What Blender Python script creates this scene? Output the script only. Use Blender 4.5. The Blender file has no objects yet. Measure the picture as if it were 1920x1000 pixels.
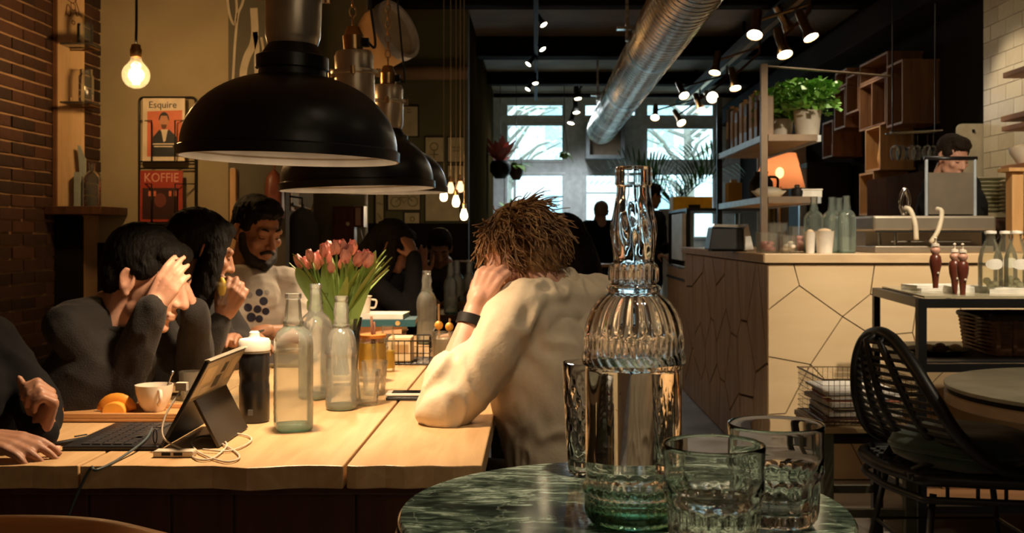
import bpy, bmesh, math, random
import numpy as np
from mathutils import Vector, Matrix, Euler, noise

scene = bpy.context.scene
COL = scene.collection
random.seed(7)
PI = math.pi
V = Vector

# ------------------------------------------------------------------ camera
CAM_H, F, VX, VY = 1.2, 2000.0, 1005.0, 440.0      # eye height (m), focal length in px, vanishing point in px (1920x1000)
cam_d = bpy.data.cameras.new('camera'); cam = bpy.data.objects.new('camera', cam_d); COL.objects.link(cam)
cam.location = (0, 0, CAM_H); cam.rotation_euler = (PI / 2, 0, 0)
cam_d.sensor_width = 36.0; cam_d.lens = 36.0 * F / 1920
cam_d.shift_x = -(VX - 960) / 1920; cam_d.shift_y = -(500 - VY) / 1920
cam_d.clip_start = 0.05; cam_d.clip_end = 200
cam_d.dof.use_dof = True; cam_d.dof.focus_distance = 1.5; cam_d.dof.aperture_fstop = 14.0
scene.camera = cam

# ------------------------------------------------------------------ world, exposure
world = bpy.data.worlds.new('world'); scene.world = world; world.use_nodes = True
bg = world.node_tree.nodes['Background']
bg.inputs[0].default_value = (0.58, 0.88, 1.0, 1); bg.inputs[1].default_value = 4.0
vs = scene.view_settings
vs.view_transform = 'Standard'; vs.look = 'None'; vs.gamma = 1.0; vs.exposure = 0.6; vs.use_curve_mapping = False
cy = scene.cycles
cy.use_denoising = True; cy.max_bounces = 32; cy.transmission_bounces = 32; cy.diffuse_bounces = 4
cy.glossy_bounces = 6; cy.transparent_max_bounces = 24; cy.sample_clamp_indirect = 4.0; cy.blur_glossy = 0.6
cy.use_adaptive_sampling = False

# pixel -> world (a pixel gives a direction; the distance Y, height Z or plane X comes from the thing it touches)
def P(px, py, Y): return V(((px - VX) * Y / F, Y, CAM_H - (py - VY) * Y / F))
def G(px, py, Z): return P(px, py, (CAM_H - Z) * F / (py - VY))
def W(px, py, X): return P(px, py, X * F / (px - VX))

# ------------------------------------------------------------------ materials
MATS = {}
def _new(name):
    m = bpy.data.materials.new(name); m.use_nodes = True
    nt = m.node_tree; nt.nodes.clear()
    out = nt.nodes.new('ShaderNodeOutputMaterial')
    return m, nt, out
def _coord(nt, stretch):
    tc = nt.nodes.new('ShaderNodeTexCoord'); mp = nt.nodes.new('ShaderNodeMapping')
    mp.inputs['Scale'].default_value = stretch
    nt.links.new(tc.outputs['Object'], mp.inputs['Vector'])
    return mp.outputs['Vector']
def c4(c): return (c[0], c[1], c[2], 1)
def M(name, col=(.5, .5, .5), rough=.5, metal=0, col2=None, nscale=12, stretch=(1, 1, 1), detail=4, bump=0, bscale=40,
      spec=.5, lo=.35, hi=.65, coat=0, sheen=0, distort=0, rvar=0):
    if name in MATS: return MATS[name]
    m, nt, out = _new(name); b = nt.nodes.new('ShaderNodeBsdfPrincipled')
    b.inputs['Roughness'].default_value = rough; b.inputs['Metallic'].default_value = metal
    b.inputs['Specular IOR Level'].default_value = spec; b.inputs['Coat Weight'].default_value = coat
    b.inputs['Sheen Weight'].default_value = sheen
    vec = _coord(nt, stretch)
    if col2 is None: col2 = tuple(x * .8 for x in col)
    n = nt.nodes.new('ShaderNodeTexNoise'); n.inputs['Scale'].default_value = nscale; n.inputs['Detail'].default_value = detail
    n.inputs['Distortion'].default_value = distort
    nt.links.new(vec, n.inputs['Vector'])
    r = nt.nodes.new('ShaderNodeValToRGB')
    r.color_ramp.elements[0].position = lo; r.color_ramp.elements[1].position = hi
    r.color_ramp.elements[0].color = c4(col2); r.color_ramp.elements[1].color = c4(col)
    nt.links.new(n.outputs['Fac'], r.inputs['Fac']); nt.links.new(r.outputs['Color'], b.inputs['Base Color'])
    if rvar:
        mr = nt.nodes.new('ShaderNodeMapRange'); mr.inputs['To Min'].default_value = rough - rvar; mr.inputs['To Max'].default_value = rough + rvar
        nt.links.new(n.outputs['Fac'], mr.inputs['Value']); nt.links.new(mr.outputs['Result'], b.inputs['Roughness'])
    if bump:
        n2 = nt.nodes.new('ShaderNodeTexNoise'); n2.inputs['Scale'].default_value = bscale; n2.inputs['Detail'].default_value = 3
        nt.links.new(vec, n2.inputs['Vector'])
        bp = nt.nodes.new('ShaderNodeBump'); bp.inputs['Strength'].default_value = bump; bp.inputs['Distance'].default_value = .01
        nt.links.new(n2.outputs['Fac'], bp.inputs['Height']); nt.links.new(bp.outputs['Normal'], b.inputs['Normal'])
    nt.links.new(b.outputs['BSDF'], out.inputs['Surface'])
    MATS[name] = m; return m
def EM(name, col, strength):
    if name in MATS: return MATS[name]
    m, nt, out = _new(name); e = nt.nodes.new('ShaderNodeEmission')
    e.inputs[0].default_value = c4(col); e.inputs[1].default_value = strength
    nt.links.new(e.outputs[0], out.inputs['Surface']); MATS[name] = m; return m
def GLASS(name, col=(1, 1, 1), ior=1.48, rough=0.0, base=None, h=.05):
    """solid clear glass; base = deeper tint of the thick foot, fading out over height h"""
    if name in MATS: return MATS[name]
    m, nt, out = _new(name); g = nt.nodes.new('ShaderNodeBsdfGlass')
    g.inputs['Color'].default_value = c4(col); g.inputs['IOR'].default_value = ior; g.inputs['Roughness'].default_value = rough
    if base:
        tc = nt.nodes.new('ShaderNodeTexCoord'); sp = nt.nodes.new('ShaderNodeSeparateXYZ'); mr = nt.nodes.new('ShaderNodeMapRange')
        mr.inputs['From Max'].default_value = h
        mx = nt.nodes.new('ShaderNodeMix'); mx.data_type = 'RGBA'
        mx.inputs['A'].default_value = c4(base); mx.inputs['B'].default_value = c4(col)
        nt.links.new(tc.outputs['Object'], sp.inputs[0]); nt.links.new(sp.outputs['Z'], mr.inputs['Value'])
        nt.links.new(mr.outputs['Result'], mx.inputs['Factor']); nt.links.new(mx.outputs['Result'], g.inputs['Color'])
    nt.links.new(g.outputs[0], out.inputs['Surface']); MATS[name] = m; return m
def THIN(name, col=(.9, .97, .94), body=.12, gloss=1.0, rough=.06, bodycol=(.8, .9, .86)):
    """thin-walled glass: mostly see-through, mirror-like at grazing angles, a little milky"""
    if name in MATS: return MATS[name]
    m, nt, out = _new(name)
    t = nt.nodes.new('ShaderNodeBsdfTransparent'); t.inputs[0].default_value = c4(col)
    d = nt.nodes.new('ShaderNodeBsdfTranslucent'); d.inputs[0].default_value = c4(bodycol)
    d2 = nt.nodes.new('ShaderNodeBsdfDiffuse'); d2.inputs[0].default_value = c4(bodycol)
    ad = nt.nodes.new('ShaderNodeMixShader'); ad.inputs[0].default_value = .5
    nt.links.new(d.outputs[0], ad.inputs[1]); nt.links.new(d2.outputs[0], ad.inputs[2])
    mx = nt.nodes.new('ShaderNodeMixShader'); mx.inputs[0].default_value = body
    nt.links.new(t.outputs[0], mx.inputs[1]); nt.links.new(ad.outputs[0], mx.inputs[2])
    gl = nt.nodes.new('ShaderNodeBsdfGlossy'); gl.inputs['Roughness'].default_value = rough
    lw = nt.nodes.new('ShaderNodeLayerWeight'); lw.inputs['Blend'].default_value = .35
    ml = nt.nodes.new('ShaderNodeMath'); ml.operation = 'MULTIPLY'; ml.inputs[1].default_value = gloss
    nt.links.new(lw.outputs['Fresnel'], ml.inputs[0])
    m2 = nt.nodes.new('ShaderNodeMixShader')
    nt.links.new(ml.outputs[0], m2.inputs[0]); nt.links.new(mx.outputs[0], m2.inputs[1]); nt.links.new(gl.outputs[0], m2.inputs[2])
    nt.links.new(m2.outputs[0], out.inputs['Surface']); MATS[name] = m; return m
def WOOD(name, c1, c2, rough=.5, axis='Y', scale=6, bump=.15, coat=0, spec=.4):
    st = {'X': (.12, 1, 1), 'Y': (1, .12, 1), 'Z': (1, 1, .12)}[axis]
    return M(name, c1, rough, 0, c2, nscale=scale, stretch=tuple(s * 4 for s in st), detail=6, bump=bump, bscale=scale * 3,
             lo=.3, hi=.7, distort=.6, coat=coat, spec=spec)

# ------------------------------------------------------------------ mesh builder
class MB:
    def __init__(s): s.v = []; s.f = []; s.T = None
    def add(s, vs, fs):
        o = len(s.v)
        if s.T is not None: vs = [s.T @ V(p) for p in vs]
        s.v += [tuple(p) for p in vs]; s.f += [tuple(i + o for i in f) for f in fs]
        return s
    def box(s, a, b, R=None):
        """box between two corners; R = matrix applied about the centre"""
        a, b = V(a), V(b); c = (a + b) / 2; h = (b - a) / 2
        vs = []
        for dx, dy, dz in ((-1, -1, -1), (1, -1, -1), (1, 1, -1), (-1, 1, -1), (-1, -1, 1), (1, -1, 1), (1, 1, 1), (-1, 1, 1)):
            p = V((dx * h.x, dy * h.y, dz * h.z))
            if R is not None: p = R @ p
            vs.append(c + p)
        return s.add(vs, [(3, 2, 1, 0), (4, 5, 6, 7), (0, 1, 5, 4), (1, 2, 6, 5), (2, 3, 7, 6), (3, 0, 4, 7)])
    def bar(s, p0, p1, w, h=None, up=(0, 0, 1)):
        p0, p1 = V(p0), V(p1); h = h or w; d = (p1 - p0).normalized(); u = V(up)
        if abs(d.dot(u)) > .98: u = V((1, 0, 0))
        x = d.cross(u).normalized(); y = x.cross(d).normalized()
        vs = [p + x * (a * w / 2) + y * (b * h / 2) for p in (p0, p1) for a, b in ((-1, -1), (1, -1), (1, 1), (-1, 1))]
        return s.add(vs, [(0, 1, 2, 3), (7, 6, 5, 4), (0, 4, 5, 1), (1, 5, 6, 2), (2, 6, 7, 3), (3, 7, 4, 0)])
    def tube(s, path, r, n=8, closed=False, caps=True, flat=1.0):
        path = [V(p) for p in path]; m = len(path)
        rs = r if isinstance(r, (list, tuple)) else [r] * m
        vs = []; fs = []; prev = None
        for i, p in enumerate(path):
            if closed: d = path[(i + 1) % m] - path[i - 1]
            else: d = path[min(i + 1, m - 1)] - path[max(i - 1, 0)]
            if d.length < 1e-9: d = V((0, 0, 1))
            d.normalize()
            if prev is None:
                u = V((0, 0, 1)) if abs(d.z) < .9 else V((1, 0, 0))
                x = d.cross(u).normalized()
            else:
                x = prev - d * prev.dot(d)
                x = x.normalized() if x.length > 1e-6 else d.orthogonal().normalized()
            prev = x; y = d.cross(x)
            for k in range(n):
                a = 2 * PI * k / n
                vs.append(p + x * (rs[i] * math.cos(a)) + y * (rs[i] * flat * math.sin(a)))
        for i in range(m if closed else m - 1):
            j = (i + 1) % m
            for k in range(n):
                k2 = (k + 1) % n
                fs.append((i * n + k, i * n + k2, j * n + k2, j * n + k))
        if caps and not closed:
            fs.append(tuple(range(n - 1, -1, -1))); fs.append(tuple((m - 1) * n + k for k in range(n)))
        return s.add(vs, fs)
    def cyl(s, p0, p1, r0, r1=None, n=16): return s.tube([p0, p1], [r0, r0 if r1 is None else r1], n)
    def lathe(s, prof, n=32, c=(0, 0, 0), mod=None, close=False):
        """prof [(r, z)]; mod(theta, i, r, z) -> r"""
        vs = []; fs = []; idx = []; c = V(c)
        for i, (r, z) in enumerate(prof):
            if r < 1e-6:
                idx.append([len(vs)] * n); vs.append(c + V((0, 0, z)))
            else:
                row = []
                for k in range(n):
                    a = 2 * PI * k / n; rr = mod(a, i, r, z) if mod else r
                    row.append(len(vs)); vs.append(c + V((rr * math.cos(a), rr * math.sin(a), z)))
                idx.append(row)
        m = len(prof); rng = range(m) if close else range(m - 1)
        for i in rng:
            A, B = idx[i], idx[(i + 1) % m]
            for k in range(n):
                k2 = (k + 1) % n
                q = [A[k], A[k2], B[k2], B[k]]; q2 = []
                for t in q:
                    if t not in q2: q2.append(t)
                if len(q2) > 2: fs.append(tuple(q2))
        return s.add(vs, fs)
    def ell(s, c, r, R=None, nu=14, nv=9):
        c = V(c); r = (r, r, r) if isinstance(r, (int, float)) else r
        vs = [V((0, 0, r[2]))]; fs = []
        for i in range(1, nv):
            t = PI * i / nv
            for k in range(nu):
                a = 2 * PI * k / nu
                vs.append(V((r[0] * math.sin(t) * math.cos(a), r[1] * math.sin(t) * math.sin(a), r[2] * math.cos(t))))
        vs.append(V((0, 0, -r[2])))
        if R is not None: vs = [R @ p for p in vs]
        vs = [p + c for p in vs]
        for k in range(nu): fs.append((0, 1 + k, 1 + (k + 1) % nu))
        for i in range(nv - 2):
            for k in range(nu):
                a = 1 + i * nu + k; b = 1 + i * nu + (k + 1) % nu
                fs.append((a, a + nu, b + nu, b))
        l = len(vs) - 1; o = 1 + (nv - 2) * nu
        for k in range(nu): fs.append((l, o + (k + 1) % nu, o + k))
        return s.add(vs, fs)
    def cap(s, p0, r0, p1, r1, n=10):
        """tapered capsule"""
        p0, p1 = V(p0), V(p1); d = (p1 - p0); L = d.length; d = d / L if L > 1e-6 else V((0, 0, 1))
        path = []; rr = []
        for t in (-1.0, -.85, -.5): path.append(p0 + d * (r0 * t)); rr.append(max(r0 * math.sqrt(1 - t * t), 1e-4))
        path.append(p0); rr.append(r0); path.append(p1); rr.append(r1)
        for t in (.5, .85, 1.0): path.append(p1 + d * (r1 * t)); rr.append(max(r1 * math.sqrt(1 - t * t), 1e-4))
        return s.tube(path, rr, n)
    def chain(s, pts, rs, n=10):
        for i in range(len(pts) - 1): s.cap(pts[i], rs[i], pts[i + 1], rs[i + 1], n)
        return s
    def prism(s, pts, d):
        """closed polygon of 3-D points extruded by vector d"""
        pts = [V(p) for p in pts]; d = V(d); n = len(pts)
        vs = pts + [p + d for p in pts]
        fs = [tuple(range(n - 1, -1, -1)), tuple(range(n, 2 * n))] + [(i, (i + 1) % n, n + (i + 1) % n, n + i) for i in range(n)]
        return s.add(vs, fs)
    def mesh(s, name, smooth=False, angle=None):
        me = bpy.data.meshes.new(name); me.from_pydata(s.v, [], s.f); me.update()
        bm = bmesh.new(); bm.from_mesh(me); bmesh.ops.recalc_face_normals(bm, faces=bm.faces); bm.to_mesh(me); bm.free()
        if smooth or angle:
            me.polygons.foreach_set('use_smooth', [True] * len(me.polygons))
            if angle: me.set_sharp_from_angle(angle=math.radians(angle))
        return me
    def build(s, name, mat, parent=None, smooth=False, angle=None, bevel=0, world=False):
        if world and parent is not None:
            inv = wm(parent).inverted(); s.v = [tuple(inv @ V(p)) for p in s.v]
        return obj(name, s.mesh(name, smooth, angle), mat, parent, bevel)

def wm(o):
    m = o.matrix_basis.copy()
    while o.parent: o = o.parent; m = o.matrix_basis @ m
    return m
def obj(name, me, mat, parent=None, bevel=0):
    o = bpy.data.objects.new(name, me); COL.objects.link(o)
    if mat is not None and not me.materials: me.materials.append(mat)
    if parent is not None: o.parent = parent
    if bevel:
        b = o.modifiers.new('bevel', 'BEVEL'); b.width = bevel; b.segments = 2; b.limit_method = 'ANGLE'; b.angle_limit = math.radians(40)
    return o
def tag(o, label, cat, group=None):
    o['label'] = label; o['category'] = cat
    if group: o['group'] = group
    return o
def thing(name, label, cat, loc=(0, 0, 0), rz=0, group=None, rx=0, ry=0):
    o = bpy.data.objects.new(name, None); COL.objects.link(o); o.empty_display_size = .05
    o.location = loc; o.rotation_euler = (rx, ry, rz)
    return tag(o, label, cat, group)
def struct(o): o['kind'] = 'structure'; return o
def share(src, parent, loc=None, rot=None, scale=None, name=None):
    """copy of a piece that shares its mesh"""
    c = src.copy(); COL.objects.link(c); c.parent = parent
    if loc is not None: c.location = loc
    if rot is not None: c.rotation_euler = rot
    if scale is not None: c.scale = scale
    return c
def copy_tree(o, parent=None):
    c = o.copy(); COL.objects.link(c); c.parent = parent
    for ch in list(o.children): copy_tree(ch, c)
    return c
def clone(root, label, loc, rz=None, group=None, scale=None):
    c = copy_tree(root); c.location = loc; c['label'] = label
    if rz is not None: c.rotation_euler = (0, 0, rz)
    if group: c['group'] = group
    if scale: c.scale = (scale,) * 3 if isinstance(scale, (int, float)) else scale
    return c
def light(kind, name, loc, energy, col, parent=None, size=.05, target=None, spot=60, blend=.5):
    d = bpy.data.lights.new(name, kind); d.energy = energy; d.color = col
    o = bpy.data.objects.new(name, d); COL.objects.link(o)
    if kind in ('POINT', 'SPOT'): d.shadow_soft_size = size
    if kind == 'SPOT': d.spot_size = math.radians(spot); d.spot_blend = blend
    if parent is not None: o.parent = parent
    o.location = loc
    if target is not None:
        o.rotation_euler = (V(target) - V(loc)).to_track_quat('-Z', 'Y').to_euler()
    return o
def bez(pts, n=8):
    """Catmull-Rom through points"""
    pts = [V(p) for p in pts]; q = [2 * pts[0] - pts[1]] + pts + [2 * pts[-1] - pts[-2]]; out = []
    for i in range(1, len(q) - 2):
        a, b, c, d = q[i - 1], q[i], q[i + 1], q[i + 2]
        for k in range(n):
            t = k / n
            out.append(.5 * ((2 * b) + (c - a) * t + (2 * a - 5 * b + 4 * c - d) * t * t + (3 * b - a - 3 * c + d) * t ** 3))
    out.append(pts[-1]); return out
WARM = (1.0, .70, .42); WARM2 = (1.0, .82, .58)
def text_mesh(name, s, size, mat, parent, loc, rot, depth=.0006, align='CENTER', sx=1.0):
    cu = bpy.data.curves.new(name, 'FONT'); cu.body = s; cu.size = size; cu.extrude = depth; cu.align_x = align; cu.resolution_u = 3
    t = bpy.data.objects.new(name, cu); COL.objects.link(t)
    dg = bpy.context.evaluated_depsgraph_get(); me = bpy.data.meshes.new_from_object(t.evaluated_get(dg))
    bpy.data.objects.remove(t); me.name = name; me.materials.clear()
    o = obj(name, me, mat, parent); o.location = loc; o.rotation_euler = rot; o.scale = (sx, 1, 1)
    return o

# ================================================================== THE ROOM
def RAND(name, cols, rough=.8, bump=.3, bscale=60, nscale=18):
    """every piece takes its own tone from the ramp"""
    if name in MATS: return MATS[name]
    m, nt, out = _new(name); b = nt.nodes.new('ShaderNodeBsdfPrincipled'); b.inputs['Roughness'].default_value = rough
    oi = nt.nodes.new('ShaderNodeObjectInfo'); n = nt.nodes.new('ShaderNodeTexNoise'); n.inputs['Scale'].default_value = nscale
    tc = nt.nodes.new('ShaderNodeTexCoord'); nt.links.new(tc.outputs['Object'], n.inputs['Vector'])
    ad = nt.nodes.new('ShaderNodeMath'); ad.operation = 'MULTIPLY_ADD'; ad.inputs[1].default_value = .5
    nt.links.new(n.outputs['Fac'], ad.inputs[0])
    hf = nt.nodes.new('ShaderNodeMath'); hf.operation = 'MULTIPLY'; hf.inputs[1].default_value = .6
    nt.links.new(oi.outputs['Random'], hf.inputs[0]); nt.links.new(hf.outputs[0], ad.inputs[2])
    r = nt.nodes.new('ShaderNodeValToRGB'); el = r.color_ramp.elements
    while len(el) < len(cols): el.new(.5)
    for i, c in enumerate(cols): el[i].position = .2 + .65 * i / (len(cols) - 1); el[i].color = c4(c)
    nt.links.new(ad.outputs[0], r.inputs['Fac']); nt.links.new(r.outputs['Color'], b.inputs['Base Color'])
    n2 = nt.nodes.new('ShaderNodeTexNoise'); n2.inputs['Scale'].default_value = bscale; nt.links.new(tc.outputs['Object'], n2.inputs['Vector'])
    bp = nt.nodes.new('ShaderNodeBump'); bp.inputs['Strength'].default_value = bump; bp.inputs['Distance'].default_value = .005
    nt.links.new(n2.outputs['Fac'], bp.inputs['Height']); nt.links.new(bp.outputs['Normal'], b.inputs['Normal'])
    nt.links.new(b.outputs[0], out.inputs['Surface']); MATS[name] = m; return m

m_brick = RAND('brick', [(.018, .008, .006), (.042, .017, .010), (.07, .027, .015)])
m_mortar = M('mortar', (.40, .25, .14), .9, bump=.4, bscale=90)
m_khaki = M('khaki_plaster', (.40, .33, .20), .85, col2=(.33, .27, .165), nscale=3, bump=.1, bscale=30)
m_mural = M('slate_paint', (.125, .115, .085), .8, nscale=3)
m_green = M('olive_paint', (.15, .15, .075), .8, nscale=2)
m_dkwall = M('dark_wall', (.014, .011, .009), .95, nscale=3, spec=.05)
m_passage = M('passage_paint', (.040, .026, .010), .95, nscale=3, spec=.0)
m_ceil = M('brown_ceiling', (.32, .22, .13), .8, col2=(.2, .14, .085), nscale=2, bump=.25, bscale=5)
m_black = M('black_paint', (.010, .009, .008), .6, spec=.25)
m_blackm = M('black_metal', (.012, .012, .013), .35, metal=.3)
m_floor = M('worn_floor', (.34, .32, .30), .45, col2=(.20, .18, .16), nscale=3, detail=8, bump=.1)
m_white = M('white_frame', (.84, .87, .87), .5)
m_steel = M('steel', (.62, .58, .52), .28, metal=1, rvar=.08, nscale=6, stretch=(1, 1, 8))
m_chrome = M('chrome', (.8, .78, .75), .12, metal=1)
m_brass = M('brass', (.62, .38, .17), .28, metal=1)
m_post = WOOD('tan_wood', (.62, .40, .2), (.45, .27, .12), .5, 'Z')

def wall(name, a, b, mat): return struct(MB().box(a, b).build(name, mat))
floor = wall('floor', (-2.4, -1.3, -.1), (3.0, 15.1, 0), m_floor)
wall('ceiling', (-2.4, -1.3, 3.2), (3.0, 15.1, 3.3), m_ceil)
wall_left = wall('wall_left', (-2.4, -1.3, 0), (-2.262, 5.1, 3.2), m_mortar)
wall('wall_behind', (-2.262, -1.3, 0), (2.87, -1.2, 3.2), m_khaki)
wall('wall_right', (2.87, -1.3, 0), (3.0, 15.1, 3.2), m_dkwall)
pier = wall('wall_pier', (-2.262, 5.012, 0), (-2.132, 5.25, 3.2), m_mortar)
wall('wall_rack', (-2.132, 5.2, 0), (-1.5, 5.3, 3.2), m_khaki)
wall('wall_wing', (-1.5, 5.2, 0), (-1.22, 5.28, 3.2), m_mural)
mural = wall('wall_mural', (-1.6, 5.3, 0), (-1.5, 9.6, 3.2), m_mural)
wall('wall_pictures', (-1.5, 9.5, 0), (-.6, 9.6, 3.2), m_green)
wall('wall_passage', (-.7, 9.6, 0), (-.6, 15.1, 3.2), m_passage)
# wainscot along the picture wall, corner trim
struct(MB().box((-1.497, 9.44, 0), (-.6, 9.497, 1.30)).build('trim_1', m_dkwall, bevel=.006))
struct(MB().box((-.63, 9.40, 1.32), (-.60, 9.438, 3.2)).build('trim_2', m_green, bevel=.004))
struct(MB().box((-1.485, 5.17, .45), (-1.455, 5.199, 1.52)).build('trim_3', m_post, bevel=.004))

struct(MB().box((-2.25, 4.99, 0), (-2.125, 5.0115, 1.285)).build('trim_11', m_dkwall))  # dark sheet added to blacken the pier below the ledge
struct(MB().box((-2.131, 5.18, 0), (-1.5, 5.1995, 1.16)).build('trim_12', m_dkwall, bevel=.004))  # dark sheet put in for the partly shadowed lower rack wall
# bricks one by one: left wall near the niche, and the pier's side
bl, bh, bt, jt = .2, .046, .022, .0105
brick_me = MB().box((-bt / 2, -bl / 2, -bh / 2), (bt / 2, bl / 2, bh / 2)).mesh('brick'); brick_me.materials.append(m_brick)
half_me = MB().box((-bt / 2, -bl / 4 + .003, -bh / 2), (bt / 2, bl / 4 - .003, bh / 2)).mesh('brick'); half_me.materials.append(m_brick)
def brick(me, parent, x, y, z):
    o = obj('brick', me, None, parent); o.location = (x + random.uniform(-.002, .002), y, z)
    o.rotation_euler = (random.uniform(-.012, .012), 0, random.uniform(-.01, .01))
z = .5; row = 0
while z < 3.14 and row < 48:
    y = 4.9 - (0 if row % 2 else (bl + jt) / 2)
    while y > 3.9:
        brick(brick_me, wall_left, -2.2645, y, z); y -= bl + jt
    if row % 2 == 0: brick(half_me, wall_left, -2.2645, 4.957, z)
    z += bh + jt; row += 1
z = 1.36; row = 0
while z < 2.42:
    if row % 2: brick(half_me, pier, -2.134, 5.06, z); brick(half_me, pier, -2.134, 5.06 + .105, z)
    else:
        o = obj('brick', brick_me, None, pier); o.location = (-2.134, 5.105, z); o.scale = (1, .92, 1)
    z += bh + jt; row += 1

# ceiling beams and rails
for i, (y0, y1, zz) in enumerate(((6.3, 6.5, 3.02), (8.6, 8.78, 3.05), (10.75, 11.0, 3.0), (13.1, 13.3, 3.05))):
    struct(MB().box((-1.5 if y0 < 9 else -.6, y0, zz), (2.87, y1, 3.2)).build('trim_%d' % (4 + i), m_dkwall, bevel=.01))
struct(MB().cyl((-1.5, 9.38, 2.62), (-.6, 9.38, 2.62), .06).build('trim_8', m_ceil, smooth=True))
struct(MB().box((2.55, 3, 2.72), (2.87, 15, 2.95)).build('trim_9', m_dkwall, bevel=.01))

# ------------------------------------------------------------------ window wall (Y = 15)
YW = 15.0
def wx(px): return (px - VX) * YW / F
def wz(py): return CAM_H - (py - VY) * YW / F
ww = MB()
for x0, x1, y0, y1 in ((925, 946, 170, 600), (1060, 1092, 192, 600), (1196, 1208, 192, 600), (1342, 1390, 170, 600),
                       (946, 1342, 170, 192), (946, 1060, 222, 230), (1092, 1196, 222, 322), (1208, 1342, 222, 236),
                       (946, 1060, 305, 324), (1208, 1342, 305, 322), (946, 1060, 470, 600), (1208, 1342, 450, 600)):
    ww.box((wx(x0), YW, max(0, wz(y1))), (wx(x1), YW + .12, min(3.2, wz(y0))))
window_wall = struct(ww.build('wall_window', m_white))
m_pane = THIN('window_glass', (.97, .99, 1), .0, .6, .02)
def window(n, x0, x1, y0, y1, bars=(), hb=()):
    w = bpy.data.objects.new('window_%d' % n, None); COL.objects.link(w); struct(w); w.location = ((wx(x0) + wx(x1)) / 2, YW + .03, wz(y1))
    fr = MB(); a, b, c, d = wx(x0), wx(x1), wz(y1), wz(y0); t = .045
    fr.box((a, YW - .01, c), (b, YW + .07, c + t)).box((a, YW - .01, d - t), (b, YW + .07, d))
    fr.box((a, YW - .01, c + t), (a + t, YW + .07, d - t)).box((b - t, YW - .01, c + t), (b, YW + .07, d - t))
    fr.build('window_frame', m_white, w, world=True, bevel=.006)
    for px in bars: MB().box((wx(px) - .02, YW, c + t), (wx(px) + .02, YW + .06, d - t)).build('glazing_bar', m_white, w, world=True)
    for py in hb: MB().box((a + t, YW, wz(py) - .015), (b - t, YW + .06, wz(py) + .015)).build('glazing_bar', m_white, w, world=True)
    MB().box((a + t, YW + .025, c + t), (b - t, YW + .033, d - t)).build('pane', m_pane, w, world=True)
window(1, 946, 1060, 230, 305)
window(2, 946, 1060, 324, 470, bars=(965,))
window(3, 1208, 1342, 236, 305)
window(4, 1208, 1342, 322, 450)
window(5, 946, 1060, 192, 222)  # header glazed as a top row so more daylight enters
window(6, 1092, 1196, 192, 222)
window(7, 1208, 1342, 192, 222)
# glazed door in the middle
dr = bpy.data.objects.new('door_1', None); COL.objects.link(dr); struct(dr); dr.location = (wx(1144), YW + .03, 0)
a, b, c, d = wx(1092), wx(1196), 0, wz(322)
fr = MB(); t = .06
fr.box((a, YW, c), (a + t, YW + .07, d)).box((b - t, YW, c), (b, YW + .07, d)).box((a + t, YW, d - t), (b - t, YW + .07, d)).box((a + t, YW, 0), (b - t, YW + .07, .45))
fr.build('door_frame', m_white, dr, world=True, bevel=.006)
MB().box((a + t, YW + .01, wz(362) - .012), (b - t, YW + .06, wz(362) + .012)).build('glazing_bar', m_white, dr, world=True)
MB().box((a + t, YW + .03, .45), (b - t, YW + .038, d - t)).build('pane', m_pane, dr, world=True)
MB().cyl((a + .03, YW - .04, 1.0), (a + .03, YW - .04, 1.2), .012).build('door_handle', m_steel, dr, world=True)
# curtain rail over the windows
struct(MB().cyl((-.58, 14.6, wz(190) + .03), (2.8, 14.6, wz(190) + .03), .03).build('trim_10', m_black, smooth=True))

# ------------------------------------------------------------------ the street outside
m_pave = M('pavement', (.6, .6, .58), .8)
st = struct(MB().box((-14, 15.12, -.25), (20, 45, -.1)).build('ground', m_pave))
m_fac = M('pale_facade', (.78, .80, .78), .8, nscale=2)
m_facw = M('facade_glass', (.30, .42, .46), .3)
hs = thing('townhouse', 'pale townhouse facade across the street seen through the windows', 'building', (1, 27, -.1))
MB().box((-9, 27, -.1), (12, 28, 11)).build('facade', m_fac, hs, world=True)
for ix in range(7):
    for iz in range(3):
        x = -6.2 + ix * 2.3; zz = .6 + iz * 2.7
        f = MB().box((x - .55, 26.94, zz), (x + .55, 27, zz + 1.7)).build('window', m_white, hs, world=True)
        for k in (-1, 1): MB().box((x + k * .26 - .22, 26.9, zz + .1), (x + k * .26 + .22, 26.94, zz + 1.6)).build('pane', m_facw, f, world=True)
MB().box((-9, 26.85, 2.55), (12, 27, 2.75)).build('cornice', m_white, hs, world=True)
m_bark = M('bark', (.20, .17, .13), .9); m_leafp = M('pale_leaf', (.42, .55, .38), .7)
def street_tree(label, x, y, h, seed):
    t = thing('street_tree', label, 'tree', (x, y, -.1), group='trees on the street')
    R = random.Random(seed); tr = MB(); lf = MB()
    tr.tube([(0, 0, 0), (.05, 0, h * .35), (0, .05, h * .6)], [.14, .1, .07], 7)
    for i in range(16):
        a = R.uniform(0, 6.28); z0 = R.uniform(.3, .6) * h; L = R.uniform(.9, 2.0)
        e = V((math.cos(a) * L, math.sin(a) * L * .6, z0 + R.uniform(.2, 1.2)))
        mid = V((math.cos(a) * L * .5, math.sin(a) * L * .3, (z0 + e.z) / 2 + .15))
        tr.tube([(0, 0, z0), mid, e], [.045, .03, .012], 5)
        for k in range(22):
            p = mid.lerp(e, R.random()) + V((R.uniform(-.4, .4), R.uniform(-.4, .4), R.uniform(-.35, .35)))
            u = V((R.uniform(-1, 1), R.uniform(-1, 1), R.uniform(-.4, .4))).normalized(); w = u.orthogonal().normalized()
            lf.add([p - u * .07, p + w * .035, p + u * .07, p - w * .035], [(0, 1, 2, 3)])
    tr.build('trunk', m_bark, t, smooth=True); lf.build('foliage', m_leafp, t)
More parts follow.
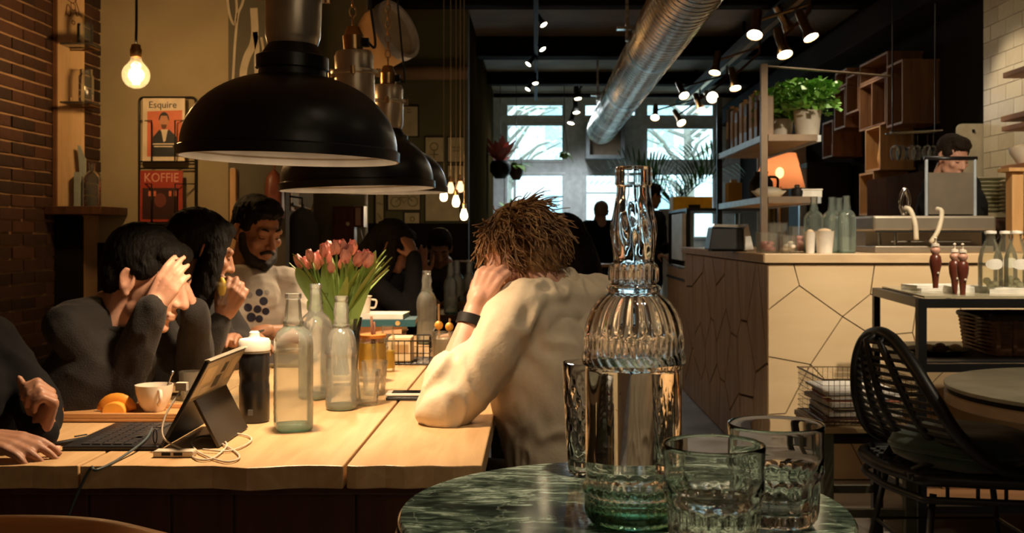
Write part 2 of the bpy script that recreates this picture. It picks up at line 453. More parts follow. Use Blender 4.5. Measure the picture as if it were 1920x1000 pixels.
street_tree('leafy street tree seen through the left window panes', -.6, 20, 6, 1)
street_tree('leafy street tree seen through the right window panes', 2.9, 20.5, 6, 2)

# ================================================================== DUCT, TRACKS, LAMPS
m_duct = M('galvanised', (.66, .58, .47), .27, metal=1, rvar=.03, nscale=3)
dx, dz, drad = .84, 2.55, .175
du = thing('air_duct', 'silver spiral ventilation duct running under the ceiling to the door', 'duct', (dx, 4.6, dz))
def duct_piece(y0, y1, r=drad):
    prof = []; n = int((y1 - y0) / .05)
    for i in range(n + 1):
        for o, k in ((0, 0), (.006, .012), (.018, .012), (.024, 0)):
            prof.append((r + k, (y1 - y0) * i / n + o))
    m = MB(); m.T = Matrix.Rotation(-PI / 2, 4, 'X') @ Matrix.Translation((0, 0, 0)); m.lathe(prof, 36)
    m.T = None; m.v = [(p[0], p[1] + y0 - 4.6, p[2]) for p in m.v]
    return m
for y0, y1 in ((4.6, 7.6), (7.66, 9.9), (9.96, 11.9), (11.96, 13.7)):
    duct_piece(y0, y1).build('duct_section', m_duct, du, smooth=True, angle=25)
m_seam = M('seam_shade', (.13, .11, .085), .4, metal=.9)  # dark seam tone stands in for shade in the duct grooves
for y0, y1 in ((4.62, 7.58), (7.68, 9.88), (9.98, 11.88), (11.98, 13.68)):
    nt_ = int((y1 - y0) / .1)
    MB().tube([((drad + .003) * math.cos(2 * PI * k / 20), y0 - 4.6 + k / 20 * .1, (drad + .003) * math.sin(2 * PI * k / 20)) for k in range(nt_ * 20)], .011, 5).build('spiral_seam', m_seam, du, smooth=True)
for y in (7.63, 9.93, 11.93):
    m = MB(); m.T = Matrix.Translation((0, y - 4.6, 0)) @ Matrix.Rotation(-PI / 2, 4, 'X')
    m.lathe([(drad + .0, -.04), (drad + .012, -.035), (drad + .012, .035), (drad, .04)], 36).build('joint_band', M('dark_band', (.2, .17, .13), .4, metal=1), du, smooth=True, angle=40)
for y in (7.45, 11.0):
    MB().bar((-drad - .03, y - 4.6, 0), (-drad - .03, y - 4.6, .65), .02, .02).box((-drad - .1, y - 4.63, .08), (drad * .2, y - 4.57, .1)).build('hanger', m_steel, du)
vb = thing('vent_box', 'grey square vent box above the door at the end of the duct', 'vent', (wx(1135), 14.9, wz(302)))
a, b, c, d = wx(1097), wx(1168), wz(300), wz(232)
m = MB(); t = .05
m.box((a, 14.7, c), (a + t, 14.995, d)).box((b - t, 14.7, c), (b, 14.995, d)).box((a + t, 14.7, c), (b - t, 14.995, c + t)).box((a + t, 14.7, d - t), (b - t, 14.995, d))
m.build('housing', M('vent_grey', (.25, .27, .28), .5, metal=.6), vb, world=True)
MB().box((a + t, 14.9, c + t), (b - t, 14.94, d - t)).build('back_plate', M('vent_brown', (.28, .2, .13), .6), vb, world=True)

# ---- pendant lamps over the long table
m_dome = M('lamp_black', (.012, .012, .013), .33, spec=.5); m_domein = M('lamp_white_inside', (.20, .185, .165), .5)
m_alu = M('lamp_aluminium', (.74, .64, .50), .33, metal=.75, rvar=.06, nscale=9, stretch=(4, 4, .6))
m_cord = M('black_cord', (.01, .01, .01), .6)
m_bulb = EM('lamp_bulb_glow', (1.0, .72, .42), 30)
def dome_lamp(label, X, Y, Z, R, tilt, energy, chain_first):
    t = thing('dome_pendant_lamp', label, 'lamp', (X, Y, Z), group='black dome lamps over the long table', ry=tilt)
    H = R * .86
    out = [(R * 1.0, 0), (R * 1.0, .022), (R * .975, .026)]
    for i in range(1, 15):
        a = i / 14 * 1.28; out.append((R * .975 * math.cos(a) ** .92, .026 + (H - .05) * math.sin(a) / math.sin(1.28)))
    out += [(R * .30, H), (.25 * R, H + .005)]
    inn = [(max(r - .006, .01), max(zz - .006, 0)) for r, zz in reversed(out[:-1])]
    MB().lathe(out, 56).build('shade', m_dome, t, smooth=True, angle=35)
    MB().lathe([(R - .002, 0)] + inn[::-1] + [(.02, H - .012)], 56).build('reflector', m_domein, t, smooth=True, angle=50)
    MB().lathe([(.28 * R, H - .012), (.33 * R, H - .008), (.33 * R, H + .02), (.28 * R, H + .025), (.22 * R, H + .05)], 40).build('neck_ring', m_dome, t, smooth=True, angle=35)
    z0 = H + .05; r = .25 * R
    MB().lathe([(r * .72, z0 - .012), (r * .92, z0), (r, z0 + .018), (r * 1.02, z0 + .1), (r * 1.02, z0 + .108)], 40).build('lamp_housing', m_alu, t, smooth=True, angle=35)
    MB().lathe([(r * 1.02, z0 + .104), (r * 1.2, z0 + .106), (r * 1.22, z0 + .112), (r * 1.2, z0 + .118), (r, z0 + .12)], 40).build('flange', m_alu, t, smooth=True, angle=35)
    for k in (0, 1, 2, 3):
        a = k * PI / 2 + .1
        MB().cyl((math.cos(a) * r * 1.22, math.sin(a) * r * 1.22, z0 + .098), (math.cos(a) * r * 1.22, math.sin(a) * r * 1.22, z0 + .124), .008, n=8).build('screw', m_brass, t)
    MB().lathe([(r * .98, z0 + .12), (r * 1.0, z0 + .165), (r * .9, z0 + .18), (r * .2, z0 + .185)], 40).build('housing_cap', m_alu, t, smooth=True, angle=35)
    MB().lathe([(.001, z0 + .183), (.033, z0 + .186), (.035, z0 + .23), (.03, z0 + .235), (.02, z0 + .26), (.001, z0 + .265)], 20).build('junction_box', m_brass if chain_first else m_black, t, smooth=True, angle=35)
    MB().box((.02, -.012, z0 + .195), (.05, .012, z0 + .222)).build('cable_gland', m_black, t)
    zc = z0 + .26; i = 0
    while zc + Z < 3.15:
        lk = [(math.cos(q) * .011, 0, math.sin(q) * .019) if i % 2 else (0, math.cos(q) * .011, math.sin(q) * .019) for q in [2 * PI * k / 8 for k in range(8)]]
        MB().tube([(p[0], p[1], p[2] + zc + .019) for p in lk], .003, 5, closed=True).build('chain_link', m_brass, t, smooth=True)
        zc += .0315; i += 1
        if i > 40: break
    MB().tube(bez([(.045, 0, z0 + .21), (.07, 0, z0 + .2), (.055, 0, z0 + .36), (.03, .01, z0 + .7), (.015, 0, 3.19 - Z)], 6), .0045, 6).build('cable', m_cord, t, smooth=True)
    MB().ell((0, 0, .178), (.026, .026, .026)).build('bulb', m_bulb, t, smooth=True)
    light('SPOT', 'lamp_light', (0, 0, .128), energy * 2.05, WARM, t, .04, (0, 0, -1), 134, .85)
    return t
dome_lamp('largest and nearest black dome pendant lamp over the long table', -.565, 2.45, 1.372, .25, math.radians(1.4), 21, False)
dome_lamp('second black dome pendant lamp, behind the nearest one', -.575, 3.44, 1.345, .25, math.radians(-1.6), 19, True)
dome_lamp('third black dome pendant lamp, farthest of the row', -.615, 4.43, 1.375, .25, 0, 14, True)

# ---- bare filament bulb by the magazine rack
bp = P(255, 141, 4.5)
e = thing('filament_bulb_pendant', 'bare globe filament bulb glowing on a black cord beside the magazine rack', 'lamp', bp)
rb = .0575
prof = [(.0, -rb)] + [(rb * math.sin(a), -rb * math.cos(a)) for a in [i * PI / 14 for i in range(1, 12)]] + [(.024, .062), (.021, .078)]
MB().lathe(prof, 28).build('globe', THIN('bulb_glass', (1, .93, .8), .03, .5, .05), e, smooth=True)
for k in range(6):
    a = k * PI / 3
    MB().tube([(math.cos(a) * .010, math.sin(a) * .010, -.038), (math.cos(a) * .016, math.sin(a) * .016, 0), (math.cos(a) * .010, math.sin(a) * .010, .038)], .0042, 6).build('filament', EM('filament_glow', (1, .62, .25), 60), e)
MB().lathe([(.021, .075), (.024, .08), (.024, .11), (.02, .115), (.019, .128), (.006, .134)], 20).build('socket', m_brass, e, smooth=True, angle=40)
MB().tube(bez([(0, 0, .13), (.002, 0, .3), (-.004, 0, .8), (0, 0, 3.19 - bp.z)], 5), .0055, 6).build('cord', m_cord, e, smooth=True)
light('POINT', 'bulb_light', (0, 0, 0), 9.5, (1, .62, .28), e, .04)

# ---- cluster of small bulbs on long cords in front of the picture wall
k = 0
for px, py, w, lab in ((832, 366, 14, 'leftmost glowing bulb of the hanging cluster by the picture wall'), (855, 377, 13, 'middle glowing bulb of the hanging cluster by the picture wall'),
                       (870, 402, 12, 'lowest glowing bulb of the hanging cluster by the picture wall'), (845, 352, 12, 'dim upper left bulb of the hanging cluster by the picture wall'),
                       (863, 350, 12, 'dim upper right bulb of the hanging cluster by the picture wall')):
    Y = 7.6 + .12 * k; p = P(px, py, Y); c = thing('cord_bulb', lab, 'lamp', p, group='bulbs hanging on long cords')
    on = k < 3
    MB().lathe([(0, -.045), (.018, -.04), (.027, -.02), (.026, .0), (.016, .03), (.013, .04)], 16).build('bulb', EM('cluster_glow', (1, .60, .28), 14) if on else EM('cluster_dim', (1, .5, .22), 2.2), c, smooth=True)
    MB().lathe([(.013, .038), (.017, .042), (.017, .075), (.006, .085)], 12).build('socket', m_brass, c, smooth=True, angle=40)
    MB().tube([(0, 0, .08), (0, 0, 3.19 - p.z)], .0035, 5).build('cord', M('pale_cord', (.5, .4, .25), .7), c)
    if on: light('POINT', 'cluster_light', (0, 0, -.02), 9, (1, .62, .3), c, .03)
    k += 1

# ---- drum shade high above the table
d0, d1 = P(625, 122, 6.75), P(746, 56, 6.5)
ds = thing('drum_shade', 'large cream fabric drum lampshade hanging tilted below the ceiling', 'lampshade', (d0 + d1) / 2)
ax = (d1 - d0).normalized(); L = (d1 - d0).length
m = MB(); m.T = ax.to_track_quat('Z', 'Y').to_matrix().to_4x4()
m.lathe([(.18, -L / 2), (.185, -L / 4), (.18, L / 2), (.17, L / 2), (.17, -L / 2)], 40).build('shade', THIN('cream_fabric', (.8, .7, .5), .97, .05, .5, (.72, .55, .33)), ds, smooth=True, angle=40)
m = MB(); m.T = ax.to_track_quat('Z', 'Y').to_matrix().to_4x4()
m.lathe([(.178, L / 2 - .04), (.19, L / 2 - .035), (.19, L / 2 + .012), (.168, L / 2 + .012), (.168, L / 2 - .04)], 40).build('rim', M('white_rim', (.8, .8, .8), .5), ds, smooth=True, angle=40)
m = MB(); m.T = ax.to_track_quat('Z', 'Y').to_matrix().to_4x4()
m.lathe([(0, L / 2 - .03), (.168, L / 2 - .03)], 40).build('diffuser', M('cream_diffuser', (.75, .66, .48), .7), ds)
MB().tube([V((0, 0, .18)), V((0, 0, 3.19 - ds.location.z))], .006, 6).build('cord', m_cord, ds)
MB().ell((0, 0, 0), .03).build('bulb', EM('added_drum_bulb', (1, .7, .4), 8), ds, smooth=True)  # bulb and light added inside so the drum looks lit
light('POINT', 'added_drum_light', (0, 0, 0), 5, WARM, ds, .04)

# ---- spot lamps on tracks
m_spot = EM('spot_glow', (1.0, .80, .50), 22)
m_spotb = M('spot_bronze', (.34, .22, .12), .3, metal=1); m_spotk = M('spot_black', (.012, .011, .010), .7, spec=.15)
spotN = 0
def make_spot(label, head, aim, r, stem_top, body, energy=0, cone=70, group='spot lamps on the ceiling tracks', col=WARM2):
    """r = lens radius; the lens faces along aim"""
    global spotN
    t = thing('track_spot', label, 'spotlight', head, group=group)
    d = V(aim).normalized(); q = d.to_track_quat('Z', 'Y').to_matrix().to_4x4()
    m = MB(); m.T = q
    m.lathe([(0, -r * 4.2), (r * .55, -r * 4.1), (r * .62, -r * 3.2), (r * .62, -r * 1.3), (r * .95, -r * .5), (r * 1.05, .0), (r * .96, .0), (r * .9, -r * .35), (0, -r * .4)], 18).build('lamp_body', body, t, smooth=True, angle=40)
    m = MB(); m.T = q; m.lathe([(0, -r * .12), (r * .9, -r * .16), (r * .9, -r * .3), (0, -r * .36)], 18).build('lens', m_spot, t, smooth=True)
    m = MB(); m.T = q; b = q @ V((0, 0, -r * 2.4)); m.T = None
    s = V(stem_top) - V(head)
    m.tube([b, V((s.x, s.y, b.z + .6 * (s.z - b.z))), s], r * .22, 6).build('stem', body, t)
    if energy: light('SPOT', 'spot_light', d * (r * .2), energy, col, t, r * .7, d * 3, cone, .6)
    spotN += 1
    return t
# left track, straight above the passage
trk = thing('ceiling_track', 'black lighting track on the ceiling left of the duct', 'track', (0, 8, 3.0))
MB().box((-.02, -4, .0), (.02, 6.4, .035)).build('rail', m_spotk, trk)
for y in (-3, 0, 3, 6): MB().box((-.012, y - .012, .035), (.012, y + .012, .2)).build('bracket', m_spotk, trk)
for i, (px, py, Y, ax_, lab) in enumerate((
        (990, -6, 8.3, -.2, 'topmost spot on the left track at the upper edge'), (1020, 47, 9.2, .5, 'large bright spot on the left track facing right'),
        (1018, 93, 10.1, .5, 'spot on the left track just below the dark beam'), (990, 121, 10.7, -.6, 'left-turned spot on the left track'),
        (1004, 157, 11.9, .1, 'downward spot low on the left track'), (989, 168, 12.4, -.5, 'small left-turned spot low on the left track'),
        (1084, 186, 14.0, .1, 'highest of three bright spots above the door'), (1081, 212, 14.15, .1, 'middle of three bright spots above the door'),
        (1070, 232, 14.3, -.2, 'lowest of three bright spots above the door'))):
    h = P(px, py, Y); tx = 0 if i < 6 else h.x + .05
    tz = 3.0 if i < 6 else 3.18
    make_spot(lab, h, (ax_, -.35, -.8) if i < 6 else (ax_, -.3, -.9), .034 if i < 6 else .05, (tx, Y, tz), m_spotk, 0 if i < 6 else 22, 170, col=WARM2 if i < 6 else (.85, .95, 1.0))
# right track above the bar, with clusters of three
trk = thing('ceiling_track', 'dark lighting track with brass inlay above the bar', 'track', (1.95, 8, 2.93))
MB().box((-.09, -5.5, 0), (.09, 6.2, .06)).build('rail', m_spotk, trk)
MB().box((-.022, -5.5, -.006), (.022, 6.2, 0)).build('inlay', M('track_brass', (.5, .36, .18), .4, metal=1), trk)
for y in (-4, -1, 2, 5): MB().box((-.012, y - .012, .06), (.012, y + .012, .27)).build('bracket', m_spotk, trk)
clusters = [
    (7.5, ((1415, 66, .055, (-.2, -.5, -.85), 'bronze spot at the left end of the nearest cluster over the bar'), (1472, 103, .055, (.15, -.45, -.9), 'bronze spot in the middle of the nearest cluster over the bar'), (1521, 71, .055, (.3, -.4, -.9), 'bronze spot at the right end of the nearest cluster over the bar'))),
    (9.2, ((1340, 137, .05, (-.2, -.3, -.9), 'bronze spot left of the second cluster over the bar'), (1379, 166, .05, (.1, -.4, -.9), 'bronze spot right of the second cluster over the bar'))),
    (10.8, ((1283, 180, .052, (.2, -.6, -.7), 'spot at the left of the third cluster over the bar'), (1336, 183, .06, (.1, -.9, -.3), 'brightest spot of the third cluster over the bar'), (1314, 207, .05, (.2, -.5, -.9), 'lower spot of the third cluster over the bar'))),
    (12.6, ((1228, 221, .052, (-.1, -.6, -.7), 'small spot farthest left over the bar by the window'), (1278, 231, .055, (.3, -.6, -.7), 'small spot farthest right over the bar by the window')))]
for Y, heads in clusters:
    zz = 2.93
    for px, py, r, aim, lab in heads:
        h = P(px, py, Y); make_spot(lab, h, aim, r, (1.95, Y + .1, zz), m_spotb, group='bronze spot clusters over the bar')
# spots added to light the bar front, the near tables and the shelf: same track, nearer than the frame shows
for i, (loc, tgt, en, cone, lab) in enumerate((
        ((1.75, 3.0, 2.78), (1.75, 5.2, .75), 150, 62, 'added bronze spot aimed at the pale bar front'),
        ((1.95, 2.6, 2.78), (1.78, 3.2, .75), 34, 52, 'added bronze spot aimed at the round stone table'),
        ((2.05, 3.4, 2.78), (2.3, 5.2, .85), 85, 60, 'added bronze spot aimed at the milk bottles stand'),
        ((1.9, 5.9, 2.78), (1.5, 5.5, 1.1), 40, 65, 'bronze spot aimed down at the bar top'),
        ((2.1, 6.3, 2.78), (2.85, 6.35, 1.75), 26, 60, 'bronze spot aimed at the tiled wall'),
        ((1.95, 8.2, 2.78), (2.6, 8.4, 1.8), 22, 70, 'bronze spot aimed at the wall crates'))):
    make_spot(lab, loc, V(tgt) - V(loc), .05, (loc[0], loc[1], 2.93), m_spotb, en, cone, group='bronze spots along the bar track')
trk = thing('ceiling_track', 'added short black lighting track, unseen above the marble table', 'track', (.35, .9, 3.0))  # track and its spots added, unseen, to light the near tables
MB().box((-.02, -.6, 0), (.02, 2.2, .03)).build('rail', m_spotk, trk)
for y in (-.4, 2.0): MB().box((-.012, y - .012, .03), (.012, y + .012, .2)).build('bracket', m_spotk, trk)
for loc, tgt, en, cone, lab in (((.35, .75, 2.85), (.19, 1.03, .93), 125, 38, 'added black spot aimed at the marble table'),
                                ((.35, 1.6, 2.85), (.12, 2.6, 1.0), 34, 44, 'added black spot aimed at the pale shirt')):
    make_spot(lab, loc, V(tgt) - V(loc), .045, (loc[0], loc[1], 3.0), m_spotk, en, cone, group='added black spots above the near tables')

# opal globes added unseen behind the viewpoint for reflections and fill
for x, lab in ((.75, 'added opal fill globe behind the viewpoint, left one'), (1.75, 'added opal fill globe behind the viewpoint, right one')):
    t = thing('fill_globe', lab, 'lamp', (x, -.55, 2.15), group='added fill globes')
    MB().ell((0, 0, 0), .1, None, 24, 16).build('globe', EM('fill_glow', (1.0, .80, .55), 9.0), t, smooth=True)
    MB().lathe([(.03, .092), (.04, .098), (.035, .13), (.008, .14)], 20).build('holder', m_brass, t, smooth=True, angle=40)
    MB().cyl((0, 0, .135), (0, 0, 1.045), .005, n=6).build('cord', m_cord, t)

# ================================================================== LEFT WALL: NICHE, RACK, MURAL, COATS, PICTURES
m_board = WOOD('pale_board', (.80, .56, .32), (.66, .44, .23), .5, 'Z', 5)
m_dkwood = WOOD('dark_wood', (.10, .045, .022), (.05, .022, .012), .45, 'Z', 5)
m_thing_gl = THIN('clear_glass', (.96, .98, .96), .06, 1.0, .04)
bd = thing('wooden_board', 'tall pale wooden board with a scrawled drawing standing beside the brick wall', 'board', (-2.18, 5.0, 1.33))
MB().box((-2.247, 4.986, 1.33), (-2.12, 5.011, 3.19)).build('panel', m_board, bd, world=True, bevel=.002)
MB().box((-2.252, 4.972, 1.33), (-2.236, 4.986, 3.19)).build('edge_strip', M('edge_brown', (.16, .07, .035), .5), bd, world=True)
m_ink = M('ink_brown', (.20, .09, .04), .8)
for pts in (((123, 30), (127, 8), (133, 22), (130, 30), (123, 24)), ((133, 4), (141, 10), (140, 20), (134, 16), (133, 4)), ((141, 0), (146, 14), (149, 26), (144, 30), (142, 18)), ((127, 0), (138, 6), (146, -4)), ((136, 38), (141, 42), (139, 46), (135, 43), (136, 38))):
    MB().tube(bez([P(x, y, 4.985) for x, y in pts], 5), .002, 5).build('drawn_line', m_ink, bd, world=True)
lg = thing('wall_ledge', 'dark ledge under the wooden board at the niche', 'ledge', (-2.14, 5.0, 1.29))
MB().box((-2.25, 4.88, 1.292), (-1.99, 5.2, 1.33)).build('plank', m_dkwood, lg, world=True, bevel=.003)
MB().box((-2.25, 4.98, 1.16), (-2.22, 5.0, 1.292)).build('bracket', m_blackm, lg, world=True)
for py, lab in ((93, 'upper glass shelf on a brass wire bracket across the brick niche'), (200, 'lower glass shelf on a brass wire bracket across the brick niche')):
    Z = P(0, py, 5.0).z
    t = thing('glass_shelf', lab, 'shelf', (-2.1, 4.95, Z), group='glass shelves in the niche')
    MB().box((-2.17, 4.86, Z), (-2.03, 4.984, Z + .008)).build('plate', m_thing_gl, t, world=True)
    MB().tube([(-2.175, 4.985, Z + .04), (-2.175, 4.985, Z - .006), (-2.04, 4.985, Z - .006), (-2.04, 4.87, Z - .006)], .004, 6).build('bracket', m_brass, t, world=True)
def bottle_simple(name, label, cat, loc, prof, mat, n=24, group=None):
    t = thing(name, label, cat, loc, group=group)
    inner = [(max(r - .0025, .001), z + (.006 if i == 0 else 0)) for i, (r, z) in enumerate(prof) if z < prof[-1][1] - .001]
    MB().lathe([(0, 0)] + prof, n).build('glass', mat, t, smooth=True, angle=45)
    return t
z1 = P(0, 200, 5.0).z + .008; z2 = 1.33
bottle_simple('glass_jar', 'clear storage jar on the lower glass shelf in the niche', 'jar', (-2.075, 4.92, z1), [(.03, 0), (.034, .01), (.034, .12), (.028, .13), (.028, .15), (.03, .152)], m_thing_gl)
bottle_simple('glass_jar', 'clear round jar on the upper glass shelf in the niche', 'jar', (-2.08, 4.92, P(0, 93, 5.0).z + .008), [(.03, 0), (.035, .01), (.035, .09), (.03, .1)], m_thing_gl)
bottle_simple('glass_bottle', 'clear stoppered bottle on the dark ledge below the board', 'bottle', (-2.06, 4.95, z2), [(.036, 0), (.04, .01), (.04, .13), (.03, .15), (.013, .165), (.013, .195), (.017, .2)], m_thing_gl)
cd = thing('card', 'grey-blue folded card leaning on the wooden board', 'card', (-2.13, 4.95, z2))
MB().prism([P(145, 272, 4.95), P(150, 274, 4.95), P(161, 300, 4.95), P(161, 330, 4.95), P(150, 332, 4.95)], (0, .006, 0)).box((-2.14, 4.94, 1.33), (-2.11, 4.965, 1.49)).build('sheet', M('card_grey', (.32, .36, .33), .7), cd, world=True)

# magazine rack
rk = thing('magazine_rack', 'black wire magazine rack with two pockets on the khaki wall', 'rack', P(314, 420, 5.19))
YR = 5.185
def rr(x0, y0, x1, y1, r=8):
    pts = []
    for cx, cy, a0 in ((x1 - r, y0 + r, -90), (x1 - r, y1 - r, 0), (x0 + r, y1 - r, 90), (x0 + r, y0 + r, 180)):
        for k in range(5): a = math.radians(a0 + k * 22.5); pts.append((cx + r * math.cos(a), cy + r * math.sin(a)))
    return pts
MB().tube([P(x, y, YR) for x, y in rr(261, 183, 367, 424)], .006, 8, closed=True).build('frame', m_blackm, rk, world=True, smooth=True)
for y in (303, 316, 395, 420): MB().cyl(P(262, y, YR - .01), P(366, y, YR - .01), .004, n=6).build('cross_wire', m_blackm, rk, world=True)
for xa, xb, ya, yb in ((262, 284, 226, 300), (328, 367, 226, 300), (262, 284, 345, 418), (328, 367, 345, 418)):
    near = xb if xa == 262 else xa
    MB().tube([P(262 if xa == 262 else 366, ya, YR - .005), P(near, ya, YR - .09), P(near, yb, YR - .09), P(near, yb + 3, YR - .01)], .0035, 6).build('pocket_wire', m_blackm, rk, world=True, smooth=True)
for y in (303, 420): MB().cyl(P(284, y, YR - .09), P(328, y, YR - .09), .0035, n=6).build('pocket_wire', m_blackm, rk, world=True)
def magazine(label, x0, y0, x1, y1, Y, cover, lean=.02):
    t = thing('magazine', label, 'magazine', P((x0 + x1) / 2, y1, Y), group='magazines in the wall rack', rx=-lean)
    s = Y / F; w = (x1 - x0) * s; h = (y1 - y0) * s
    MB().box((-w / 2, .0, 0), (w / 2, .006, h)).build('pages', cover, t)
    return t, w, h
m_mw = M('cover_cream', (.85, .72, .55), .5); m_coral = M('cover_coral', (.75, .20, .10), .5); m_suit = M('print_navy', (.02, .025, .03), .5); m_face = M('print_skin', (.60, .27, .15), .5)
t, w, h = magazine('cream covered magazine with a portrait of a man on coral in the upper pocket', 267, 184, 346, 302, YR - .05, m_mw)
def pr(pts, mat, name, t, w, h, lay):
    MB().prism([((u - .5) * w, -.0006 * lay, (1 - v) * h) for u, v in pts], (0, -.0005, 0)).build(name, mat, t)
pr(((.11, .21), (.94, .19), (.94, .93), (.11, .93)), m_coral, 'cover_photo', t, w, h, 1)
circ = lambda cx, cy, rx, ry, n=16: [(cx + rx * math.cos(2 * PI * k / n), cy + ry * math.sin(2 * PI * k / n)) for k in range(n)]
pr(((.24, .93), (.25, .62), (.4, .5), (.5, .56), (.63, .5), (.82, .62), (.88, .93)), m_suit, 'printed_jacket', t, w, h, 2)
pr(((.44, .5), (.6, .5), (.55, .68), (.5, .7)), m_mw, 'printed_shirt', t, w, h, 3)
pr(circ(.51, .36, .115, .12), m_face, 'printed_face', t, w, h, 4)
pr([(.40, .36)] + [(.51 + .125 * math.cos(a), .35 + .13 * math.sin(a)) for a in [PI + k * PI / 8 for k in range(9)]] + [(.62, .36), (.58, .28), (.44, .28)], m_suit, 'printed_hair', t, w, h, 5)
pr(((.44, .42), (.58, .42), (.56, .48), (.51, .495), (.46, .48)), M('print_brown', (.16, .06, .03), .5), 'printed_beard', t, w, h, 5)
text_mesh('title', 'Esquire', .046, m_suit, t, (-.005, -.002, h * .845), (PI / 2, 0, 0), sx=1.0)
for k, z in enumerate((.26, .22)): MB().box((-.055 + .01 * k, -.0045, h * z), (.055 - .01 * k, -.0035, h * (z + .018))).build('caption_line', m_mw, t)
t, w, h = magazine('red coffee magazine with a dark cover photo in the lower pocket', 262, 320, 342, 416, YR - .05, M('cover_red', (.42, .05, .025), .5))
text_mesh('title', 'KOFFIE', .062, M('cover_pink', (.80, .42, .30), .5), t, (0, -.001, h * .78), (PI / 2, 0, 0), sx=.86)
pr(((.06, .34), (.9, .34), (.9, .95), (.06, .95)), M('cover_dark', (.05, .014, .012), .5), 'cover_photo', t, w, h, 1)
pr(circ(.48, .58, .14, .14), M('cover_cup', (.20, .05, .03), .5), 'printed_cup', t, w, h, 2)
for u in (.2, .32, .68, .8): pr(((u, .4), (u + .06, .4), (u + .06, .5), (u, .5)), m_coral, 'printed_letter', t, w, h, 2)

# mural strokes on the slate wall
m_chalk = M('chalk_paint', (.62, .55, .42), .9)
mr = thing('chalk_mural', 'pale swirling line drawing painted on the slate wall behind the near lamp', 'mural', (-1.4, 5.197, 2))
def stroke(pts, r):
    q = bez([P(x, y, 5.1985) for x, y in pts], 6); n = len(q); vs = []
    for i, p in enumerate(q):
        d = (q[min(i + 1, n - 1)] - q[max(i - 1, 0)]).normalized(); sd = d.cross(V((0, 1, 0))).normalized() * r
        vs += [p - sd, p + sd, p - sd + V((0, -.0012, 0)), p + sd + V((0, -.0012, 0))]
    fs = []
    for i in range(n - 1):
        a, b = i * 4, i * 4 + 4; fs += [(a + 2, a + 3, b + 3, b + 2), (a, a + 2, b + 2, b), (a + 3, a + 1, b + 1, b + 3)]
    MB().add(vs, fs).build('painted_stroke', m_chalk, mr, world=True)
stroke(((424, -30), (428, 10), (433, 35), (440, 45), (444, 20), (442, -20)), .006)
stroke(((462, -30), (455, 5), (446, 30), (441, 80), (438, 130), (436, 165)), .006)
stroke(((476, 15), (478, 60), (474, 85), (464, 105), (457, 130), (456, 150)), .018)
stroke(((478, 60), (482, 90), (481, 120), (484, 160)), .012)
stroke(((490, 70), (494, 95), (496, 130)), .006)
stroke(((436, 315), (438, 360), (437, 400)), .01)
# red-brown bag and dark coats hanging on the slate wall
m_coat = M('black_wool', (.010, .010, .011), .9, sheen=.2); m_bag = M('red_leather', (.20, .055, .025), .45, col2=(.12, .03, .015))
hk = thing('coat_rack', 'brass coat rail with hooks on the slate wall', 'rack', W(560, 400, -1.47))
MB().cyl(W(548, 383, -1.46), W(605, 400, -1.46), .009).build('rail', m_brass, hk, world=True)
for px in (552, 570, 590): p = W(px, 392, -1.47); MB().tube([p, p + V((.05, 0, -.01)), p + V((.06, 0, .03))], .006, 6).build('hook', m_brass, hk, world=True)
def hang(name, label, cat, x0, x1, y0, y1, X, mat, seed, thick=.09, front=None):
    a, b = W(x0, y0, X), W(x1, y0, X); zt = (a.z + b.z) / 2; zb = (W(x0, y1, X).z + W(x1, y1, X).z) / 2; cy = (a.y + b.y) / 2; hw = (b.y - a.y) / 2
    if front: a, b = P(x0, y0, front), P(x1, y1, front); zt, zb, hw = a.z, b.z, (b.x - a.x) / 2
    t = thing(name, label, cat, (X + thick * .5, cy, zb) if not front else ((a.x + b.x) / 2, front, zb), rz=-PI / 2 if front else 0); m = MB(); n = 24; H = zt - zb; R = random.Random(seed); ph = R.uniform(0, 6)
    prof = [(.5, 0), (1, .03), (1.0, .3), (.95, .6), (.85, .8), (.55, .92), (.2, .98), (.05, 1)]
    vs = []; fs = []
    for i, (w, z) in enumerate(prof):
        for k in range(n):
            q = 2 * PI * k / n; f = 1 + .14 * math.sin(5 * q + ph + z * 2) * (1 - z)
            vs.append((thick * .5 * w * f * math.cos(q), hw * w * f * math.sin(q), z * H))
    for i in range(len(prof) - 1):
        for k in range(n): fs.append((i * n + k, i * n + (k + 1) % n, (i + 1) * n + (k + 1) % n, (i + 1) * n + k))
    fs.append(tuple(range(n))[::-1]); fs.append(tuple((len(prof) - 1) * n + k for k in range(n)))
    m.add(vs, fs).build('cloth', mat, t, smooth=True)
    MB().tube([(0, 0, H), (0, .0, H + .05), (-thick * .45, 0, H + .06)], .006, 6).build('loop', mat, t)
    return t
hang('hanging_coat', 'long black coat hanging right of the bearded man', 'coat', 512, 566, 388, 560, -1.42, m_coat, 3, .16)
hang('hanging_coat', 'thin dark coat hanging beside the round column', 'coat', 600, 622, 395, 560, -1.40, m_coat, 5, .12)
hang('leather_bag', 'red-brown leather bag hanging under the nearest lamp shade', 'bag', 496, 532, 318, 412, -1.45, m_bag, 9, .09, 5.12)
# narrow frames on the slate wall
def wallframe(label, x0, x1, y0, y1, X, col):
    a, b = W(x0, y0, X), W(x1, y0, X); z1_ = a.z; z0_ = W(x0, y1, X).z
    t = thing('picture_frame', label, 'picture', (X, (a.y + b.y) / 2, z0_))
    MB().box((X, a.y, z0_), (X + .015, b.y, z1_)).build('frame', m_post, t, world=True)
    MB().box((X + .015, a.y + .04, z0_ + .03), (X + .017, b.y - .04, z1_ - .03)).build('print', M(label[:9], col, .6), t, world=True)
wallframe('narrow framed print on the slate wall beside the hanging bag', 541, 556, 322, 395, -1.498, (.42, .40, .25))

